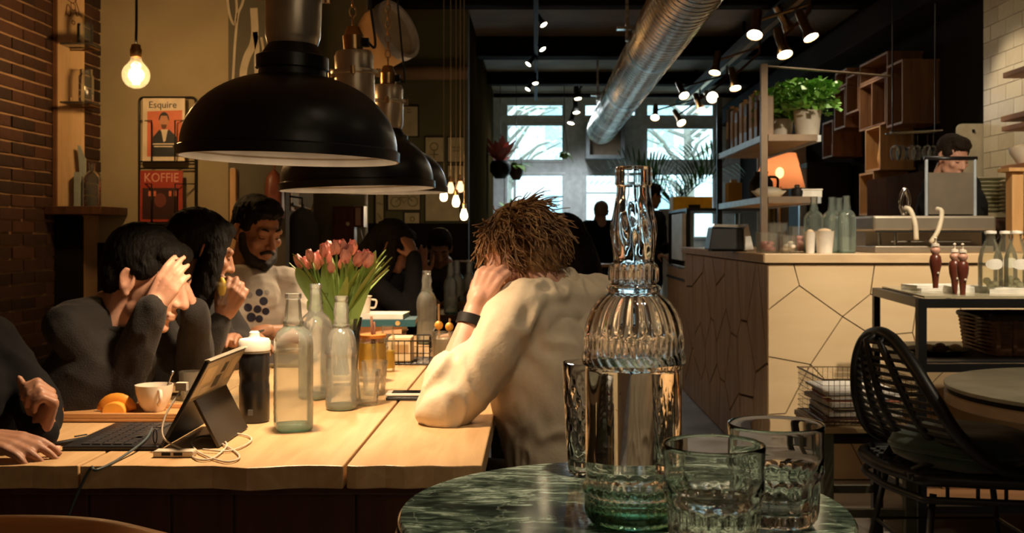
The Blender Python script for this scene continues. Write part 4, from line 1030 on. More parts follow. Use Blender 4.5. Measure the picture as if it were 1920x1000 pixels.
for i, ((bx_, by_), (lw, ww_), th, colr, lab) in enumerate(stack):
    b = thing('book', lab, 'book', (bx_, by_, z), rz=[.06, -.05, .1, -.03, .05, -.04][i], group='books stacked on the long table')
    m = MB().box((-lw / 2, -ww_ / 2, 0), (lw / 2, ww_ / 2, .003)).box((-lw / 2, -ww_ / 2, th - .003), (lw / 2, ww_ / 2, th)).box((-lw / 2, -ww_ / 2, .003), (lw / 2, -ww_ / 2 + .003, th - .003))
    m.build('cover', M('book_%d' % i, colr, .5), b); MB().box((-lw / 2 + .004, -ww_ / 2 + .003, .003), (lw / 2 - .003, ww_ / 2 - .004, th - .003)).build('pages', M('book_pages', (.74, .62, .44), .8), b)
    if i == 4: sl_ = MB().lathe([(0, 0), (.009, 0), (.009, .001), (0, .001)], 14).build('cover_seal', M('seal_gold', (.6, .42, .15), .4), b); sl_.location = (.06, -ww_ / 2 - .0002, th / 2); sl_.rotation_euler = (PI / 2, 0, 0)
    z += th + .0006
cp = thing('paper_cup', 'white handled cup standing behind the tulip vase', 'cup', (-.66, 4.04, z)); MB().lathe([(0, 0), (.03, 0), (.036, .06), (.04, .062), (.037, .064), (.033, .06), (.028, .006), (0, .005)], 32).build('bowl', m_porc, cp, smooth=True, angle=50)
MB().tube(bez([(.035, 0, .05), (.055, 0, .045), (.05, 0, .02), (.032, 0, .018)], 5), .004, 6).build('handle', m_porc, cp, smooth=True)
# ---- glass with garnish in front of the woman, laptop of the bearded man
gj = thing('cocktail_glass', 'frosted glass of drink with fruit on a stick near the woman’s wrist', 'glass', (-.285, 3.28, ZT + .0005))
MB().lathe([(0, .002), (.026, 0), (.03, .006), (.038, .15), (.036, .15), (.028, .012), (0, .01)], 32).build('glass', g_tum, gj, smooth=True, angle=50)
MB().lathe([(0, .012), (.027, .014), (.034, .13), (0, .13)], 28).build('drink', THIN('milky_drink', (.6, .55, .45), .6, .4, .1, (.5, .45, .36)), gj, smooth=True, angle=50)
for x, yk, hh, rr_ in ((-.012, 0, .235, 0), (.016, .005, .19, .013)):
    MB().tube([(x, yk, .02), (x * 1.2, yk, hh)], .0035, 6).build('stick', m_post, gj)
    MB().ell((x * 1.15, yk, .165 if rr_ else .17), (.013, .013, .014)).build('fruit', M('orange_flesh'), gj, smooth=True)
lt = thing('laptop', 'olive-grey laptop open in front of the bearded man', 'laptop', (-.88, 3.75, ZT + .0005))
m_lap = M('laptop_olive', (.20, .17, .10), .4, metal=.3)
MB().box((-.12, -.15, 0), (.08, .15, .012)).build('base', m_lap, lt, bevel=.003)
MB().prism([(.08, -.15, .012), (.08, .15, .012), (.155, .15, .2), (.155, -.15, .2)], (.007, 0, -.002)).build('lid', m_lap, lt, bevel=.002)
MB().box((-.1, -.13, .012), (.04, .13, .0125)).build('keys', m_key, lt)
# ---- chair back near the lower left corner
ch = thing('wooden_chair', 'orange-brown wooden chair whose back rail peeps in at the lower left corner', 'chair', (-.62, 1.25, 0))
m_ch = WOOD('chair_wood', (.62, .26, .09), (.45, .17, .06), .4, 'X', 5)
zt = .836
MB().tube(bez([(-.2, -.02, zt), (-.1, .02, zt + .008), (.0, .03, zt + .01), (.1, .02, zt + .008), (.2, -.02, zt)], 6), .022, 10, flat=.75).build('back_rail', m_ch, ch, smooth=True)
for x in (-.12, -.04, .04, .12): MB().cyl((x, .015, zt - .01), (x * .9, -.02, .46), .009, n=10).build('spindle', m_ch, ch, smooth=True)
MB().lathe([(0, .44), (.2, .44), (.21, .45), (.2, .465), (0, .462)], 32, c=(0, -.2, 0)).build('seat', m_ch, ch, smooth=True, angle=40)
for sx, sy in ((-1, -1), (1, -1), (-1, 1), (1, 1)): MB().cyl((sx * .14, -.2 + sy * .13, .44), (sx * .18, -.2 + sy * .17, 0), .016, .012, 10).build('leg', m_ch, ch, smooth=True)

# ================================================================== MARBLE TABLE AND ITS GLASSWARE
ZM = .938; MC = V((.084, 1.02, 0)); MR = .215
def marble():
    m, nt, out = _new('green_marble'); b = nt.nodes.new('ShaderNodeBsdfPrincipled'); b.inputs['Roughness'].default_value = .12; b.inputs['Specular IOR Level'].default_value = .55
    tc = nt.nodes.new('ShaderNodeTexCoord'); mp = nt.nodes.new('ShaderNodeMapping'); mp.inputs['Scale'].default_value = (26, 85, 26); mp.inputs['Rotation'].default_value = (0, 0, .12)
    nt.links.new(tc.outputs['Object'], mp.inputs['Vector'])
    n1 = nt.nodes.new('ShaderNodeTexNoise'); n1.inputs['Scale'].default_value = 1.3; n1.inputs['Detail'].default_value = 9; n1.inputs['Roughness'].default_value = .68; n1.inputs['Distortion'].default_value = .9
    nt.links.new(mp.outputs[0], n1.inputs['Vector'])
    r = nt.nodes.new('ShaderNodeValToRGB'); el = r.color_ramp.elements
    el[0].position = .41; el[0].color = (.006, .010, .008, 1); el[1].position = .64; el[1].color = (.48, .54, .43, 1)
    e = el.new(.47); e.color = (.018, .030, .022, 1); e = el.new(.53); e.color = (.085, .115, .08, 1)
    n0 = nt.nodes.new('ShaderNodeTexNoise'); n0.inputs['Scale'].default_value = 9; n0.inputs['Detail'].default_value = 3; n0.inputs['Distortion'].default_value = .8
    mp0 = nt.nodes.new('ShaderNodeMapping'); mp0.inputs['Scale'].default_value = (.8, 1.6, 1); nt.links.new(tc.outputs['Object'], mp0.inputs['Vector']); nt.links.new(mp0.outputs[0], n0.inputs['Vector'])
    mxf = nt.nodes.new('ShaderNodeMix'); mxf.inputs['Factor'].default_value = .42; nt.links.new(n1.outputs['Fac'], mxf.inputs['A']); nt.links.new(n0.outputs['Fac'], mxf.inputs['B'])
    nt.links.new(mxf.outputs['Result'], r.inputs['Fac'])
    v = nt.nodes.new('ShaderNodeTexVoronoi'); v.feature = 'DISTANCE_TO_EDGE'; v.inputs['Scale'].default_value = 11
    n3 = nt.nodes.new('ShaderNodeTexNoise'); n3.inputs['Scale'].default_value = 14; n3.inputs['Detail'].default_value = 4
    mx0 = nt.nodes.new('ShaderNodeMix'); mx0.data_type = 'VECTOR'; mx0.inputs['Factor'].default_value = .12
    nt.links.new(tc.outputs['Object'], n3.inputs['Vector']); nt.links.new(tc.outputs['Object'], mx0.inputs['A']); nt.links.new(n3.outputs['Color'], mx0.inputs['B'])
    nt.links.new(mx0.outputs['Result'], v.inputs['Vector'])
    r2 = nt.nodes.new('ShaderNodeValToRGB'); r2.color_ramp.elements[0].position = .0; r2.color_ramp.elements[0].color = (.22, .22, .22, 1); r2.color_ramp.elements[1].position = .012; r2.color_ramp.elements[1].color = (0, 0, 0, 1)
    nt.links.new(v.outputs['Distance'], r2.inputs['Fac'])
    mx = nt.nodes.new('ShaderNodeMix'); mx.data_type = 'RGBA'; mx.inputs['B'].default_value = (.45, .50, .38, 1)
    nt.links.new(r2.outputs['Color'], mx.inputs['Factor']); nt.links.new(r.outputs['Color'], mx.inputs['A'])
    nt.links.new(mx.outputs['Result'], b.inputs['Base Color']); nt.links.new(b.outputs[0], out.inputs['Surface']); return m
mt = thing('marble_table', 'small round bistro table with a dark green veined marble top', 'table', (MC.x, MC.y, 0))
MB().lathe([(0, ZM - .02), (MR - .006, ZM - .02), (MR - .001, ZM - .018), (MR, ZM - .014), (MR, ZM - .004), (MR - .003, ZM), (0, ZM)], 96).build('top', marble(), mt, smooth=True, angle=40)
MB().lathe([(MR - .02, ZM - .034), (MR + .0015, ZM - .034), (MR + .0025, ZM - .019), (MR - .02, ZM - .0205)], 96).build('edge_band', m_brass, mt, smooth=True, angle=40)
MB().lathe([(0, ZM - .036), (.13, ZM - .036), (.13, ZM - .022), (0, ZM - .021)], 40).build('mount_plate', m_blackm, mt)
MB().cyl((0, 0, .03), (0, 0, ZM - .036), .03, n=24).build('column', m_blackm, mt, smooth=True, angle=40)
MB().lathe([(0, .001), (.19, .001), (.19, .012), (.06, .03), (.03, .05), (0, .05)], 48).build('base', m_blackm, mt, smooth=True, angle=40)

# ---- the big decorated bottle
s_ = .97 / F
BC = V(((1188 - VX) * .97 / F, .97, ZM + .0008))
prof_px = [(0, 4), (40, 2), (70, 0), (82, 5), (89, 14), (91.5, 26), (91.5, 56), (91.5, 58), (93.5, 60), (94.5, 65), (93.5, 70), (91.5, 73), (90, 78), (90, 290), (91, 293), (93, 296), (95, 302), (95, 310), (93, 316), (91, 320), (92.5, 326),
           (92.5, 342), (92, 352), (90, 366), (86, 380), (80, 395), (71, 409), (60, 420), (49, 428), (46.5, 431), (50, 434), (51, 438), (50, 442), (44, 444), (42, 447), (45.5, 450), (46, 462), (46, 476), (44, 482), (39, 486), (37.5, 492),
           (39, 505), (41.5, 522), (42.5, 540), (41.5, 560), (38.5, 580), (35, 600), (32.5, 616), (32, 626), (32, 630), (34.5, 632), (35, 636), (35, 660), (34, 664), (31, 666)]
fine = []
for i in range(len(prof_px) - 1):
    (r0, z0), (r1, z1) = prof_px[i], prof_px[i + 1]; k = max(1, int(abs(z1 - z0) / 4))
    for j in range(k): fine.append((r0 + (r1 - r0) * j / k, z0 + (z1 - z0) * j / k))
fine.append(prof_px[-1])
def sstep(a, b, x): t = min(1, max(0, (x - a) / (b - a))); return t * t * (3 - 2 * t)
def bmod(a, i, r, z):
    z = z / s_
    if 340 < z < 432: r *= 1 + .028 * (abs(math.cos(12 * a)) - .5) * sstep(348, 362, z) * (1 - sstep(420, 432, z))
    if 320 < z < 350: r *= 1 + .018 * math.cos(44 * a) * (1 if 326 < z < 344 else .3)
    if 294 < z < 318: r *= 1 + .026 * math.cos(30 * a + (z - 306) * .22)
    if 58 < z < 73: r *= 1 + .02 * math.cos(34 * a + (z - 65) * .25)
    if 10 < z < 56: r *= 1 + .008 * math.cos(40 * a)
    if 448 < z < 480: r *= 1 + .04 * math.cos(18 * a) * sstep(448, 455, z) * (1 - sstep(474, 480, z))
    if 490 < z < 612:
        q = (z - 550) / 60; f = max(0, 1 - q * q)
        r *= 1 + .045 * f * (math.cos(6 * a) * math.cos(q * 5.5) * .6 + .5 * math.cos(12 * a + 3 * q))
    if 76 < z < 290: r *= 1 - .010 * sstep(.86, .98, math.cos(4 * a) * -1)
    return r
m_big = GLASS('big_bottle_glass', (1.0, 1.0, 1.0), 1.46, 0, base=(.42, .82, .66), h=.024)
m_watr = GLASS('bottle_water', (1.0, .995, .975), 1.333)
bb = thing('glass_bottle', 'tall ornate glass water bottle with fluted dome standing on the marble table', 'bottle', BC)
outer = [(max(r, 0) * s_, z * s_) for r, z in fine]
inner = [(max(r - (7 if z > 430 else 6), 3) * s_, z * s_) for r, z in fine if z > 30]
inner = [(0, 24 * s_), (60 * s_, 25 * s_), (78 * s_, 28 * s_)] + inner
m = MB()
N = 192
m.lathe(outer, N, mod=bmod)
no = len(m.v)
m.lathe(inner, N)
# join the two walls at the lip
a0 = no - N; b0 = len(m.v) - N
m.f += [(a0 + k, a0 + (k + 1) % N, b0 + (k + 1) % N, b0 + k) for k in range(N)]
m.build('glass', m_big, bb, smooth=True, angle=70)
wl = 300
win = [(r + .0012 if r > 0 else 0, z - .0006) for r, z in inner if z < wl * s_]
m = MB().lathe(win + [(win[-1][0], wl * s_), (0, wl * s_)], 128).build('water', m_watr, bb, smooth=True, angle=60)
# raised lettering round the foot
cu = bpy.data.curves.new('lettering', 'FONT'); cu.body = 'Distribution'; cu.size = .019; cu.extrude = .0009; cu.align_x = 'CENTER'; cu.resolution_u = 2
tmp = bpy.data.objects.new('lettering', cu); COL.objects.link(tmp)
me = bpy.data.meshes.new_from_object(tmp.evaluated_get(bpy.context.evaluated_depsgraph_get())); bpy.data.objects.remove(tmp)
Rr = 91.5 * s_
for v in me.vertices:
    a = v.co.x / Rr - PI / 2 - .12; rad = Rr + .0002 + v.co.z
    v.co = V((rad * math.cos(a), rad * math.sin(a), 30 * s_ + v.co.y * .8))
me.materials.clear(); obj('lettering', me, GLASS('lettering_glass', (.93, 1, .96), 1.2), bb)

# ---- two stacking tumblers and a cut-glass beaker
m_tg = GLASS('tumbler_clear', (1, 1, 1), 1.46)
def stacker(label, loc, R, H, rot=0, filled=True):
    t = thing('tumbler', label, 'glass', loc, rz=rot, group='tumblers on the marble table')
    hs = .47 * H
    out = [(0, .003), (R * .62, 0), (R * .78, .002), (R * .84, .006), (R * .86, .012)] + [(R * (.86 + .03 * k / 8), .012 + (hs - .016) * k / 8) for k in range(1, 9)] + [(R * .93, hs), (R * .985, hs + .004), (R * .99, hs + .008), (R * .97, hs + .6 * (H - hs)), (R * 1.0, H - .004), (R, H - .001), (R * .985, H)]
    inn = [(0, .012), (R * .6, .012), (R * .72, .016), (R * .77, hs * .7), (R * .80, hs), (R * .9, hs + .008), (R * .925, hs + .02), (R * .93, H - .006), (R * .955, H)]
    mod = lambda a, i, r, z: r * (1 + (.075 * (abs(math.cos(9 * a)) - .6) * min(1, (z - .004) / .006) * min(1, max(0, (hs - z) / .006)) if .004 < z < hs else 0))
    m = MB(); n = 132; m.lathe(out, n, mod=mod); no = len(m.v); m.lathe(inn, n); a0 = no - n; b0 = len(m.v) - n
    m.f += [(a0 + k, a0 + (k + 1) % n, b0 + (k + 1) % n, b0 + k) for k in range(n)]
    m.build('glass', m_tg, t, smooth=True, angle=60)
    wz = hs * .93
    w = [(0, .0115), (R * .61, .0115), (R * .725, .0155), (R * .775, hs * .7), (R * .79, wz), (0, wz)]
    if filled: MB().lathe(w, 64).build('water', m_watr, t, smooth=True, angle=60)
    return t
ZB = ZM + .0008
stacker('front clear tumbler with ribbed foot on the marble table', (.1474, .885, ZB), .0425, .088)
stacker('rear clear tumbler with ribbed foot on the marble table', (.2176, .968, ZB), .0435, .090, .4, False)
cg = thing('cut_glass_beaker', 'tall cut-glass beaker half hidden behind the big bottle', 'glass', (.059, 1.165, ZB))
R, H = .030, .122
m = MB(); n = 96
def cmod(a, i, r, z):
    q = z / H
    if .12 < q < .82: r *= 1 + .035 * (abs(math.sin(8 * a + q * 14)) + abs(math.sin(8 * a - q * 14)) - 1.2) * min(1, (q - .12) / .08) * min(1, (.82 - q) / .08)
    return r
out = [(0, .003), (R * .6, 0), (R * .78, .002), (R * .8, .008)] + [(R * (.8 + .2 * k / 24), .008 + (H - .012) * k / 24) for k in range(1, 25)] + [(R * .99, H)]
inn = [(0, .014), (R * .62, .015), (R * .68, .02), (R * .92, H - .004), (R * .95, H)]
m.lathe(out, n, mod=cmod); no = len(m.v); m.lathe(inn, n); a0 = no - n; b0 = len(m.v) - n
m.f += [(a0 + k, a0 + (k + 1) % n, b0 + (k + 1) % n, b0 + k) for k in range(n)]
m.build('glass', m_tg, cg, smooth=True, angle=60)

# ================================================================== THE BAR
m_ply = M('bar_plywood', (.80, .60, .36), .5, col2=(.74, .54, .31), nscale=3, stretch=(1, 1, 4), bump=.04)
m_plyd = WOOD('bar_side_wood', (.50, .34, .17), (.32, .20, .095), .5, 'Z', 4)
m_groove = M('groove_dark', (.05, .026, .012), .9)
YB = 5.2; XB = 1.13
bar = thing('bar_counter', 'L-shaped bar counter clad in pale angular wooden panels', 'counter', (1.9, 5.6, 0))
MB().box((XB + .012, YB + .012, .0), (2.845, 5.85, 1.06)).build('front_carcass', m_groove, bar, world=True)
MB().box((XB + .012, 5.85, .0), (1.75, 8.1, 1.06)).build('side_carcass', m_groove, bar, world=True)
def inset(poly, d):
    n = len(poly); out = []; area = sum(poly[i][0] * poly[(i + 1) % n][1] - poly[(i + 1) % n][0] * poly[i][1] for i in range(n))
    if area < 0: poly = poly[::-1]
    for i in range(n):
        p0, p1, p2 = V(poly[i - 1]).to_2d(), V(poly[i]).to_2d(), V(poly[(i + 1) % n]).to_2d()
        d1 = (p1 - p0).normalized(); d2 = (p2 - p1).normalized(); n1 = V((-d1.y, d1.x)); n2 = V((-d2.y, d2.x))
        b = n1 + n2; k = b.dot(n1)
        if k < .15: b = n1; k = 1
        out.append(p1 + b * (d / k))
    return out
pv = dict(TL=(1440, 495), A=(1488, 495), E=(1640, 495), JT=(1800, 495), TR=(2098, 495), B=(1499, 536), L1=(1440, 582), C=(1580, 594), D=(1632, 552), I=(1719, 570), J=(1790, 558), G=(1638, 631), H=(1711, 624),
          F=(1520, 684), L2=(1440, 669), M=(1473, 776), L3=(1440, 778), N=(1546, 712), Q=(1594, 828), R=(1664, 765), K=(1830, 635), S=(1742, 725), KR=(2098, 600), Q2=(1620, 879), QB=(1632, 901), BL=(1440, 901), SB=(1756, 901), BR=(2098, 901))
for names in ('TL A B L1', 'A E D C B', 'E JT J I D', 'JT TR KR K J', 'L1 B C F L2', 'C D I H G', 'I J K S H', 'L2 F M L3', 'F C G R Q N', 'G H S R', 'L3 M F N Q Q2 QB BL', 'Q R S SB QB Q2', 'S K KR BR SB'):
    poly = [P(*pv[k], YB) for k in names.split()]
    q = inset([(p.x, min(1.058, max(.004, p.z)), 0) for p in poly], .0028)
    MB().prism([(x, YB, z) for x, z in q], (0, .014, 0)).build('panel', m_ply, bar, world=True)
# panels of the side facing the passage: cells of an irregular network
R = random.Random(23); seeds = []
while len(seeds) < 26:
    p = V((R.uniform(YB, 8.1), R.uniform(0, 1.06)))
    if all((p - q).length > .26 for q in seeds) or R.random() < .01: seeds.append(p)
for i, s0 in enumerate(seeds):
    poly = [V((YB + .001, .003)), V((8.1, .003)), V((8.1, 1.058)), V((YB + .001, 1.058))]
    for j, s1 in enumerate(seeds):
        if i == j: continue
        mid = (s0 + s1) / 2; nn = (s1 - s0); out = []
        for k in range(len(poly)):
            a, b = poly[k], poly[(k + 1) % len(poly)]; da, db = (a - mid).dot(nn), (b - mid).dot(nn)
            if da <= 0: out.append(a)
            if da * db < 0: out.append(a + (b - a) * (da / (da - db)))
        poly = out
        if len(poly) < 3: break
    if len(poly) > 2:
        q = inset([(p.x, p.y, 0) for p in poly], .0065)
        MB().prism([(XB, y, z) for y, z in q], (.013, 0, 0)).build('panel', m_plyd, bar, world=True)
wt = thing('bar_worktop', 'pale wooden bar top running round the corner of the counter', 'worktop', (1.9, 5.5, 1.06))
MB().prism([(XB - .02, YB - .02, 1.0615), (2.845, YB - .02, 1.0615), (2.845, 5.87, 1.0615), (1.77, 5.87, 1.0615), (1.77, 8.1, 1.0615), (XB - .02, 8.1, 1.0615)], (0, 0, .0445)).build('slab', M('bar_top_wood', (.80, .57, .33), .4, nscale=4, stretch=(1, 4, 4)), wt, world=True, bevel=.003)
MB().prism([(XB - .026, YB - .02, 1.066), (XB - .0205, YB - .02, 1.066), (XB - .0205, 8.1, 1.066), (XB - .026, 8.1, 1.066)], (0, 0, .035)).build('dark_edge', m_plyd, wt, world=True)
ZC = 1.1062
# lower end of the counter with a glass display case
ec = thing('end_counter', 'lower wooden counter end with a black band beyond the bar', 'counter', (1.45, 8.7, 0))
MB().box((1.16, 8.14, 0), (1.8, 9.4, .93)).build('body', M('end_wood', (.55, .36, .18), .5, nscale=4), ec, world=True, bevel=.004)
MB().box((1.15, 8.135, .83), (1.81, 9.41, .85)).build('band', m_blackm, ec, world=True)
MB().box((1.15, 8.135, .931), (1.81, 9.41, .945)).build('top', m_steel, ec, world=True)
dc = thing('display_case', 'glass pastry display case with black frame at the end of the bar', 'display case', (1.4, 8.7, .946))
a, b = P(1276, 397, 8.3), P(1340, 470, 8.3); zt = P(0, 396, 8.3).z
x0, x1, y0, y1 = 1.17, 1.75, 8.2, 9.3
for x in (x0, x1):
    for y in (y0, y1): MB().box((x - .014, y - .014, .946), (x + .014, y + .014, zt)).build('post', m_blackm, dc, world=True)
MB().box((x0 - .014, y0 - .014, zt), (x1 + .014, y1 + .014, zt + .02)).build('top_panel', m_blackm, dc, world=True)
for aa, bb_ in (((x0 - .003, y0 + .014, .95), (x0 + .003, y1 - .014, zt)), ((x0 + .014, y0 - .003, .95), (x1 - .014, y0 + .003, zt))): MB().box(aa, bb_).build('pane', m_thing_gl, dc, world=True)
MB().box((x0 - .05, y0 - .02, 1.0), (x0 - .02, y1 - .5, zt - .02)).build('menu_panel', M('menu_white', (.75, .78, .80), .4), dc, world=True)
for k in range(6):
    bn = thing('bread_roll', 'golden bread roll in the display case, ' + ['front left', 'front right', 'middle left', 'middle right', 'back left', 'back right'][k], 'bread', (1.24 + .1 * (k % 2), 8.27 + .11 * (k // 2), .947 + .0), group='rolls in the display case')
    MB().ell((0, 0, .045), (.045, .045, .045)).build('crust', M('bread_crust', (.62, .30, .10), .6), bn, smooth=True)
    MB().ell((0, 0, .078), (.025, .012, .013)).build('crown', M('bread_pale', (.72, .46, .2), .6), bn, smooth=True)
yb_ = thing('yellow_box', 'bright yellow box standing on top of the display case', 'box', (1.4, 9.0, zt + .021))
a, b = P(1262, 376, 9.0), P(1336, 402, 9.0)
MB().box((a.x, 9.0, zt + .021), (b.x, 9.25, zt + .02 + (a.z - b.z))).build('case', M('yellow_card', (.95, .62, .03), .5), yb_, world=True, bevel=.005)
MB().box((a.x + .13, 8.997, zt + .022), (a.x + .23, 9.0, zt + .07)).build('dark_print', m_black, yb_, world=True)

# ---- till
tl_ = thing('cash_till', 'white slanted till screen on the bar corner', 'till', P(1370, 468, 5.95).xy.to_3d() + V((0, 0, ZC)))
a, b = P(1333, 468, 5.95), P(1408, 418, 5.95)
q = [(a.x - .02, ZC + .01), (b.x - .05, ZC + .01), (b.x - .055, b.z - .03), (a.x + .0, b.z - .025)]
MB().prism([(x, 5.9, z) for x, z in q], (0, .16, 0)).build('body', M('till_dark', (.03, .032, .036), .35), tl_, world=True, bevel=.006)
MB().prism([(b.x - .048, 5.89, ZC + .004), (b.x + .005, 5.89, ZC + .012), (b.x - .028, 5.89, b.z - .005), (b.x - .05, 5.89, b.z - .028)], (0, .2, 0)).build('screen_back', M('till_white', (.78, .76, .72), .4), tl_, world=True, bevel=.005)
MB().prism([(a.x, 5.88, b.z - .022), (b.x - .05, 5.88, b.z - .026), (b.x - .05, 5.88, b.z - .012), (a.x + .01, 5.88, b.z - .008)], (0, .2, 0)).build('top_ledge', m_steel, tl_, world=True)
MB().box((a.x, 5.92, ZC), (b.x - .03, 6.05, ZC + .012)).build('foot', m_black, tl_, world=True)

# ---- metal shelf rack on the bar
m_rack = M('rack_iron', (.22, .16, .11), .42, metal=.7); m_shelf = WOOD('shelf_wood', (.60, .38, .19), (.45, .27, .12), .5, 'Y', 4)
rk = thing('shelf_rack', 'iron shelf rack with two wooden boards standing on the bar', 'shelf', (1.34, 6.3, ZC))
xs = (1.196, 1.49); ys = (5.6, 6.96)
for i, x in enumerate(xs):
    for j, y in enumerate(ys):
        if i == 1 and j == 0: continue
        MB().box((x - .017, y - .017, ZC), (x + .017, y + .017, 2.095)).build('upright', m_rack if j == 0 else m_blackm, rk, world=True)
for z in (1.385, 1.71):
    MB().box((xs[0] + .018, ys[0] - .015, z - .012), (xs[1] - .018, ys[1] + .015, z + .008)).build('board', m_shelf, rk, world=True)
    for x in xs: MB().box((x - .012, ys[0] + .018, z - .02), (x + .012, ys[1] - .018, z + .014)).build('side_rail', M('rail_steel', (.55, .58, .6), .35, metal=.8), rk, world=True)
    MB().box((xs[0] + .018, ys[0] - .027, z - .02), (xs[1] - .018, ys[0] - .0155, z + .014)).build('front_rail', m_rack, rk, world=True)
MB().cyl((xs[0], ys[0], 2.085), (2.0, ys[0] + .4, 2.09), .006, n=8).build('tie_rod', m_rack, rk, world=True)
# plants
m_pot = M('white_pot', (.76, .70, .60), .5); m_lv = M('herb_green', (.22, .50, .07), .5, col2=(.10, .28, .04), nscale=20)
def pot_plant(label, x, y, z, r, h, spread, n, seed, lift=1.0, group=None):
    t = thing('potted_plant', label, 'plant', (x, y, z), group=group); R = random.Random(seed)
    MB().lathe([(0, 0), (r * .8, 0), (r, h), (r * .92, h), (r * .75, .02), (0, .02)], 28).build('pot', m_pot, t, smooth=True, angle=50)
    MB().lathe([(0, h - .015), (r * .9, h - .015)], 24).build('soil', M('soil', (.04, .025, .015), .9), t)
    lf = MB(); st_ = MB()
    for i in range(n):
        a = R.uniform(0, 6.28); rad = spread * math.sqrt(R.random()); hh = h + lift * (.03 + R.random() * .16) - rad * .25
        p = V((math.cos(a) * rad, math.sin(a) * rad, hh))
        if i % 4 == 0: st_.tube([(0, 0, h - .01), (p.x * .4, p.y * .4, h + (p.z - h) * .8), p], .0018, 4)
        u = V((R.uniform(-1, 1), R.uniform(-1, 1), R.uniform(-.5, .5))).normalized(); w = u.cross(V((R.uniform(-1, 1), R.uniform(-1, 1), 1))).normalized(); s = R.uniform(.018, .032)
        lf.add([p - u * s, p - u * s * .2 + w * s * .7, p + u * s, p - u * s * .2 - w * s * .7], [(0, 1, 2, 3)])
    fo = lf.build('foliage', m_lv, t); fo['kind'] = 'stuff'; st_.build('stems', m_lv, t)
    return t
pot_plant('bushy green herb in the larger white pot on the upper shelf', 1.47, 5.78, 1.7205, .075, .15, .17, 520, 3, group='herb pots on the shelf')
pot_plant('bushy green herb in the smaller white pot on the upper shelf', 1.37, 5.95, 1.7205, .065, .12, .16, 420, 5, group='herb pots on the shelf')
# binders / books along the upper shelf
cols = [(.45, .30, .18), (.10, .05, .03), (.55, .40, .25), (.06, .03, .02), (.5, .36, .22), (.16, .08, .04), (.35, .2, .1), (.08, .05, .04)]
for i, c in enumerate(cols):
    y = 5.76 + i * .145; hh = .22 + .05 * ((i * 37) % 5) / 4
    b = thing('bottle_tin', ['tall tin nearest the post', 'second tin from the post', 'third tin from the post', 'fourth tin from the post', 'fifth tin from the post', 'sixth tin from the post', 'seventh tin from the post', 'farthest tin from the post'][i] + ' on the upper iron shelf', 'tin', (1.245, y, 1.7245), group='tins on the upper shelf')
    MB().box((-.03, -.045, 0), (.03, .045, hh)).build('body', M('tin_%d' % i, c, .4), b, bevel=.006)
    MB().cyl((0, 0, hh), (0, 0, hh + .02), .014, n=12).build('cap', m_brass, b, smooth=True, angle=40)
    MB().box((-.0308, -.035, hh * .3), (-.03, .035, hh * .7)).build('label', M('tin_label', (.6, .5, .36), .6), b)
# things on the lower shelf
def box_thing(name, label, cat, c, sz, mat, lidmat=None, group=None):
    t = thing(name, label, cat, c, group=group); MB().box((-sz[0] / 2, -sz[1] / 2, 0), (sz[0] / 2, sz[1] / 2, sz[2] * .8)).build('body', mat, t, bevel=.004)
    MB().box((-sz[0] / 2 - .003, -sz[1] / 2 - .003, sz[2] * .8), (sz[0] / 2 + .003, sz[1] / 2 + .003, sz[2])).build('lid', lidmat or mat, t, bevel=.003); return t
zl = 1.3995
box_thing('white_box', 'low white box on the lower iron shelf', 'box', (1.47, 5.75, zl), (.12, .1, .045), M('box_white', (.8, .76, .68), .5), group='boxes on the iron shelf')
bw = thing('wooden_bowl', 'pale bowl of cloths on the lower iron shelf', 'bowl', (1.33, 6.1, zl)); MB().lathe([(0, 0), (.05, 0), (.1, .05), (.095, .05), (.05, .008), (0, .008)], 28).build('bowl', M('bowl_pale', (.62, .54, .40), .5), bw, smooth=True); MB().ell((0, 0, .045), (.08, .08, .03)).build('cloth', M('cloth_cream', (.6, .56, .46), .8), bw, smooth=True)
kt = thing('espresso_pot', 'small dark pot with chrome lid on the lower iron shelf', 'pot', (1.40, 5.72, zl)); MB().lathe([(0, 0), (.03, 0), (.034, .03), (.026, .05), (0, .052)], 24).build('body', m_black, kt, smooth=True, angle=40); MB().ell((0, 0, .058), (.016, .016, .012)).build('lid', m_chrome, kt, smooth=True)
jg = thing('dark_jug', 'round dark jug farther back on the lower iron shelf', 'jug', (1.36, 6.45, zl)); MB().lathe([(0, 0), (.05, 0), (.075, .06), (.07, .12), (.04, .16), (.045, .18), (.036, .18), (0, .1)], 28).build('body', m_black, jg, smooth=True, angle=60); MB().tube(bez([(.05, 0, .15), (.1, 0, .14), (.095, 0, .06), (.07, 0, .05)], 5), .008, 7).build('handle', m_black, jg, smooth=True)
tn = thing('mustard_tin', 'mustard-yellow tin standing at the far end of the lower iron shelf', 'tin', (1.26, 6.8, zl)); MB().box((-.045, -.05, 0), (.045, .05, .13)).build('body', M('mustard', (.50, .30, .03), .45), tn, bevel=.006); MB().box((-.02, -.02, .13), (.02, .02, .15)).build('cap', m_brass, tn, bevel=.004)

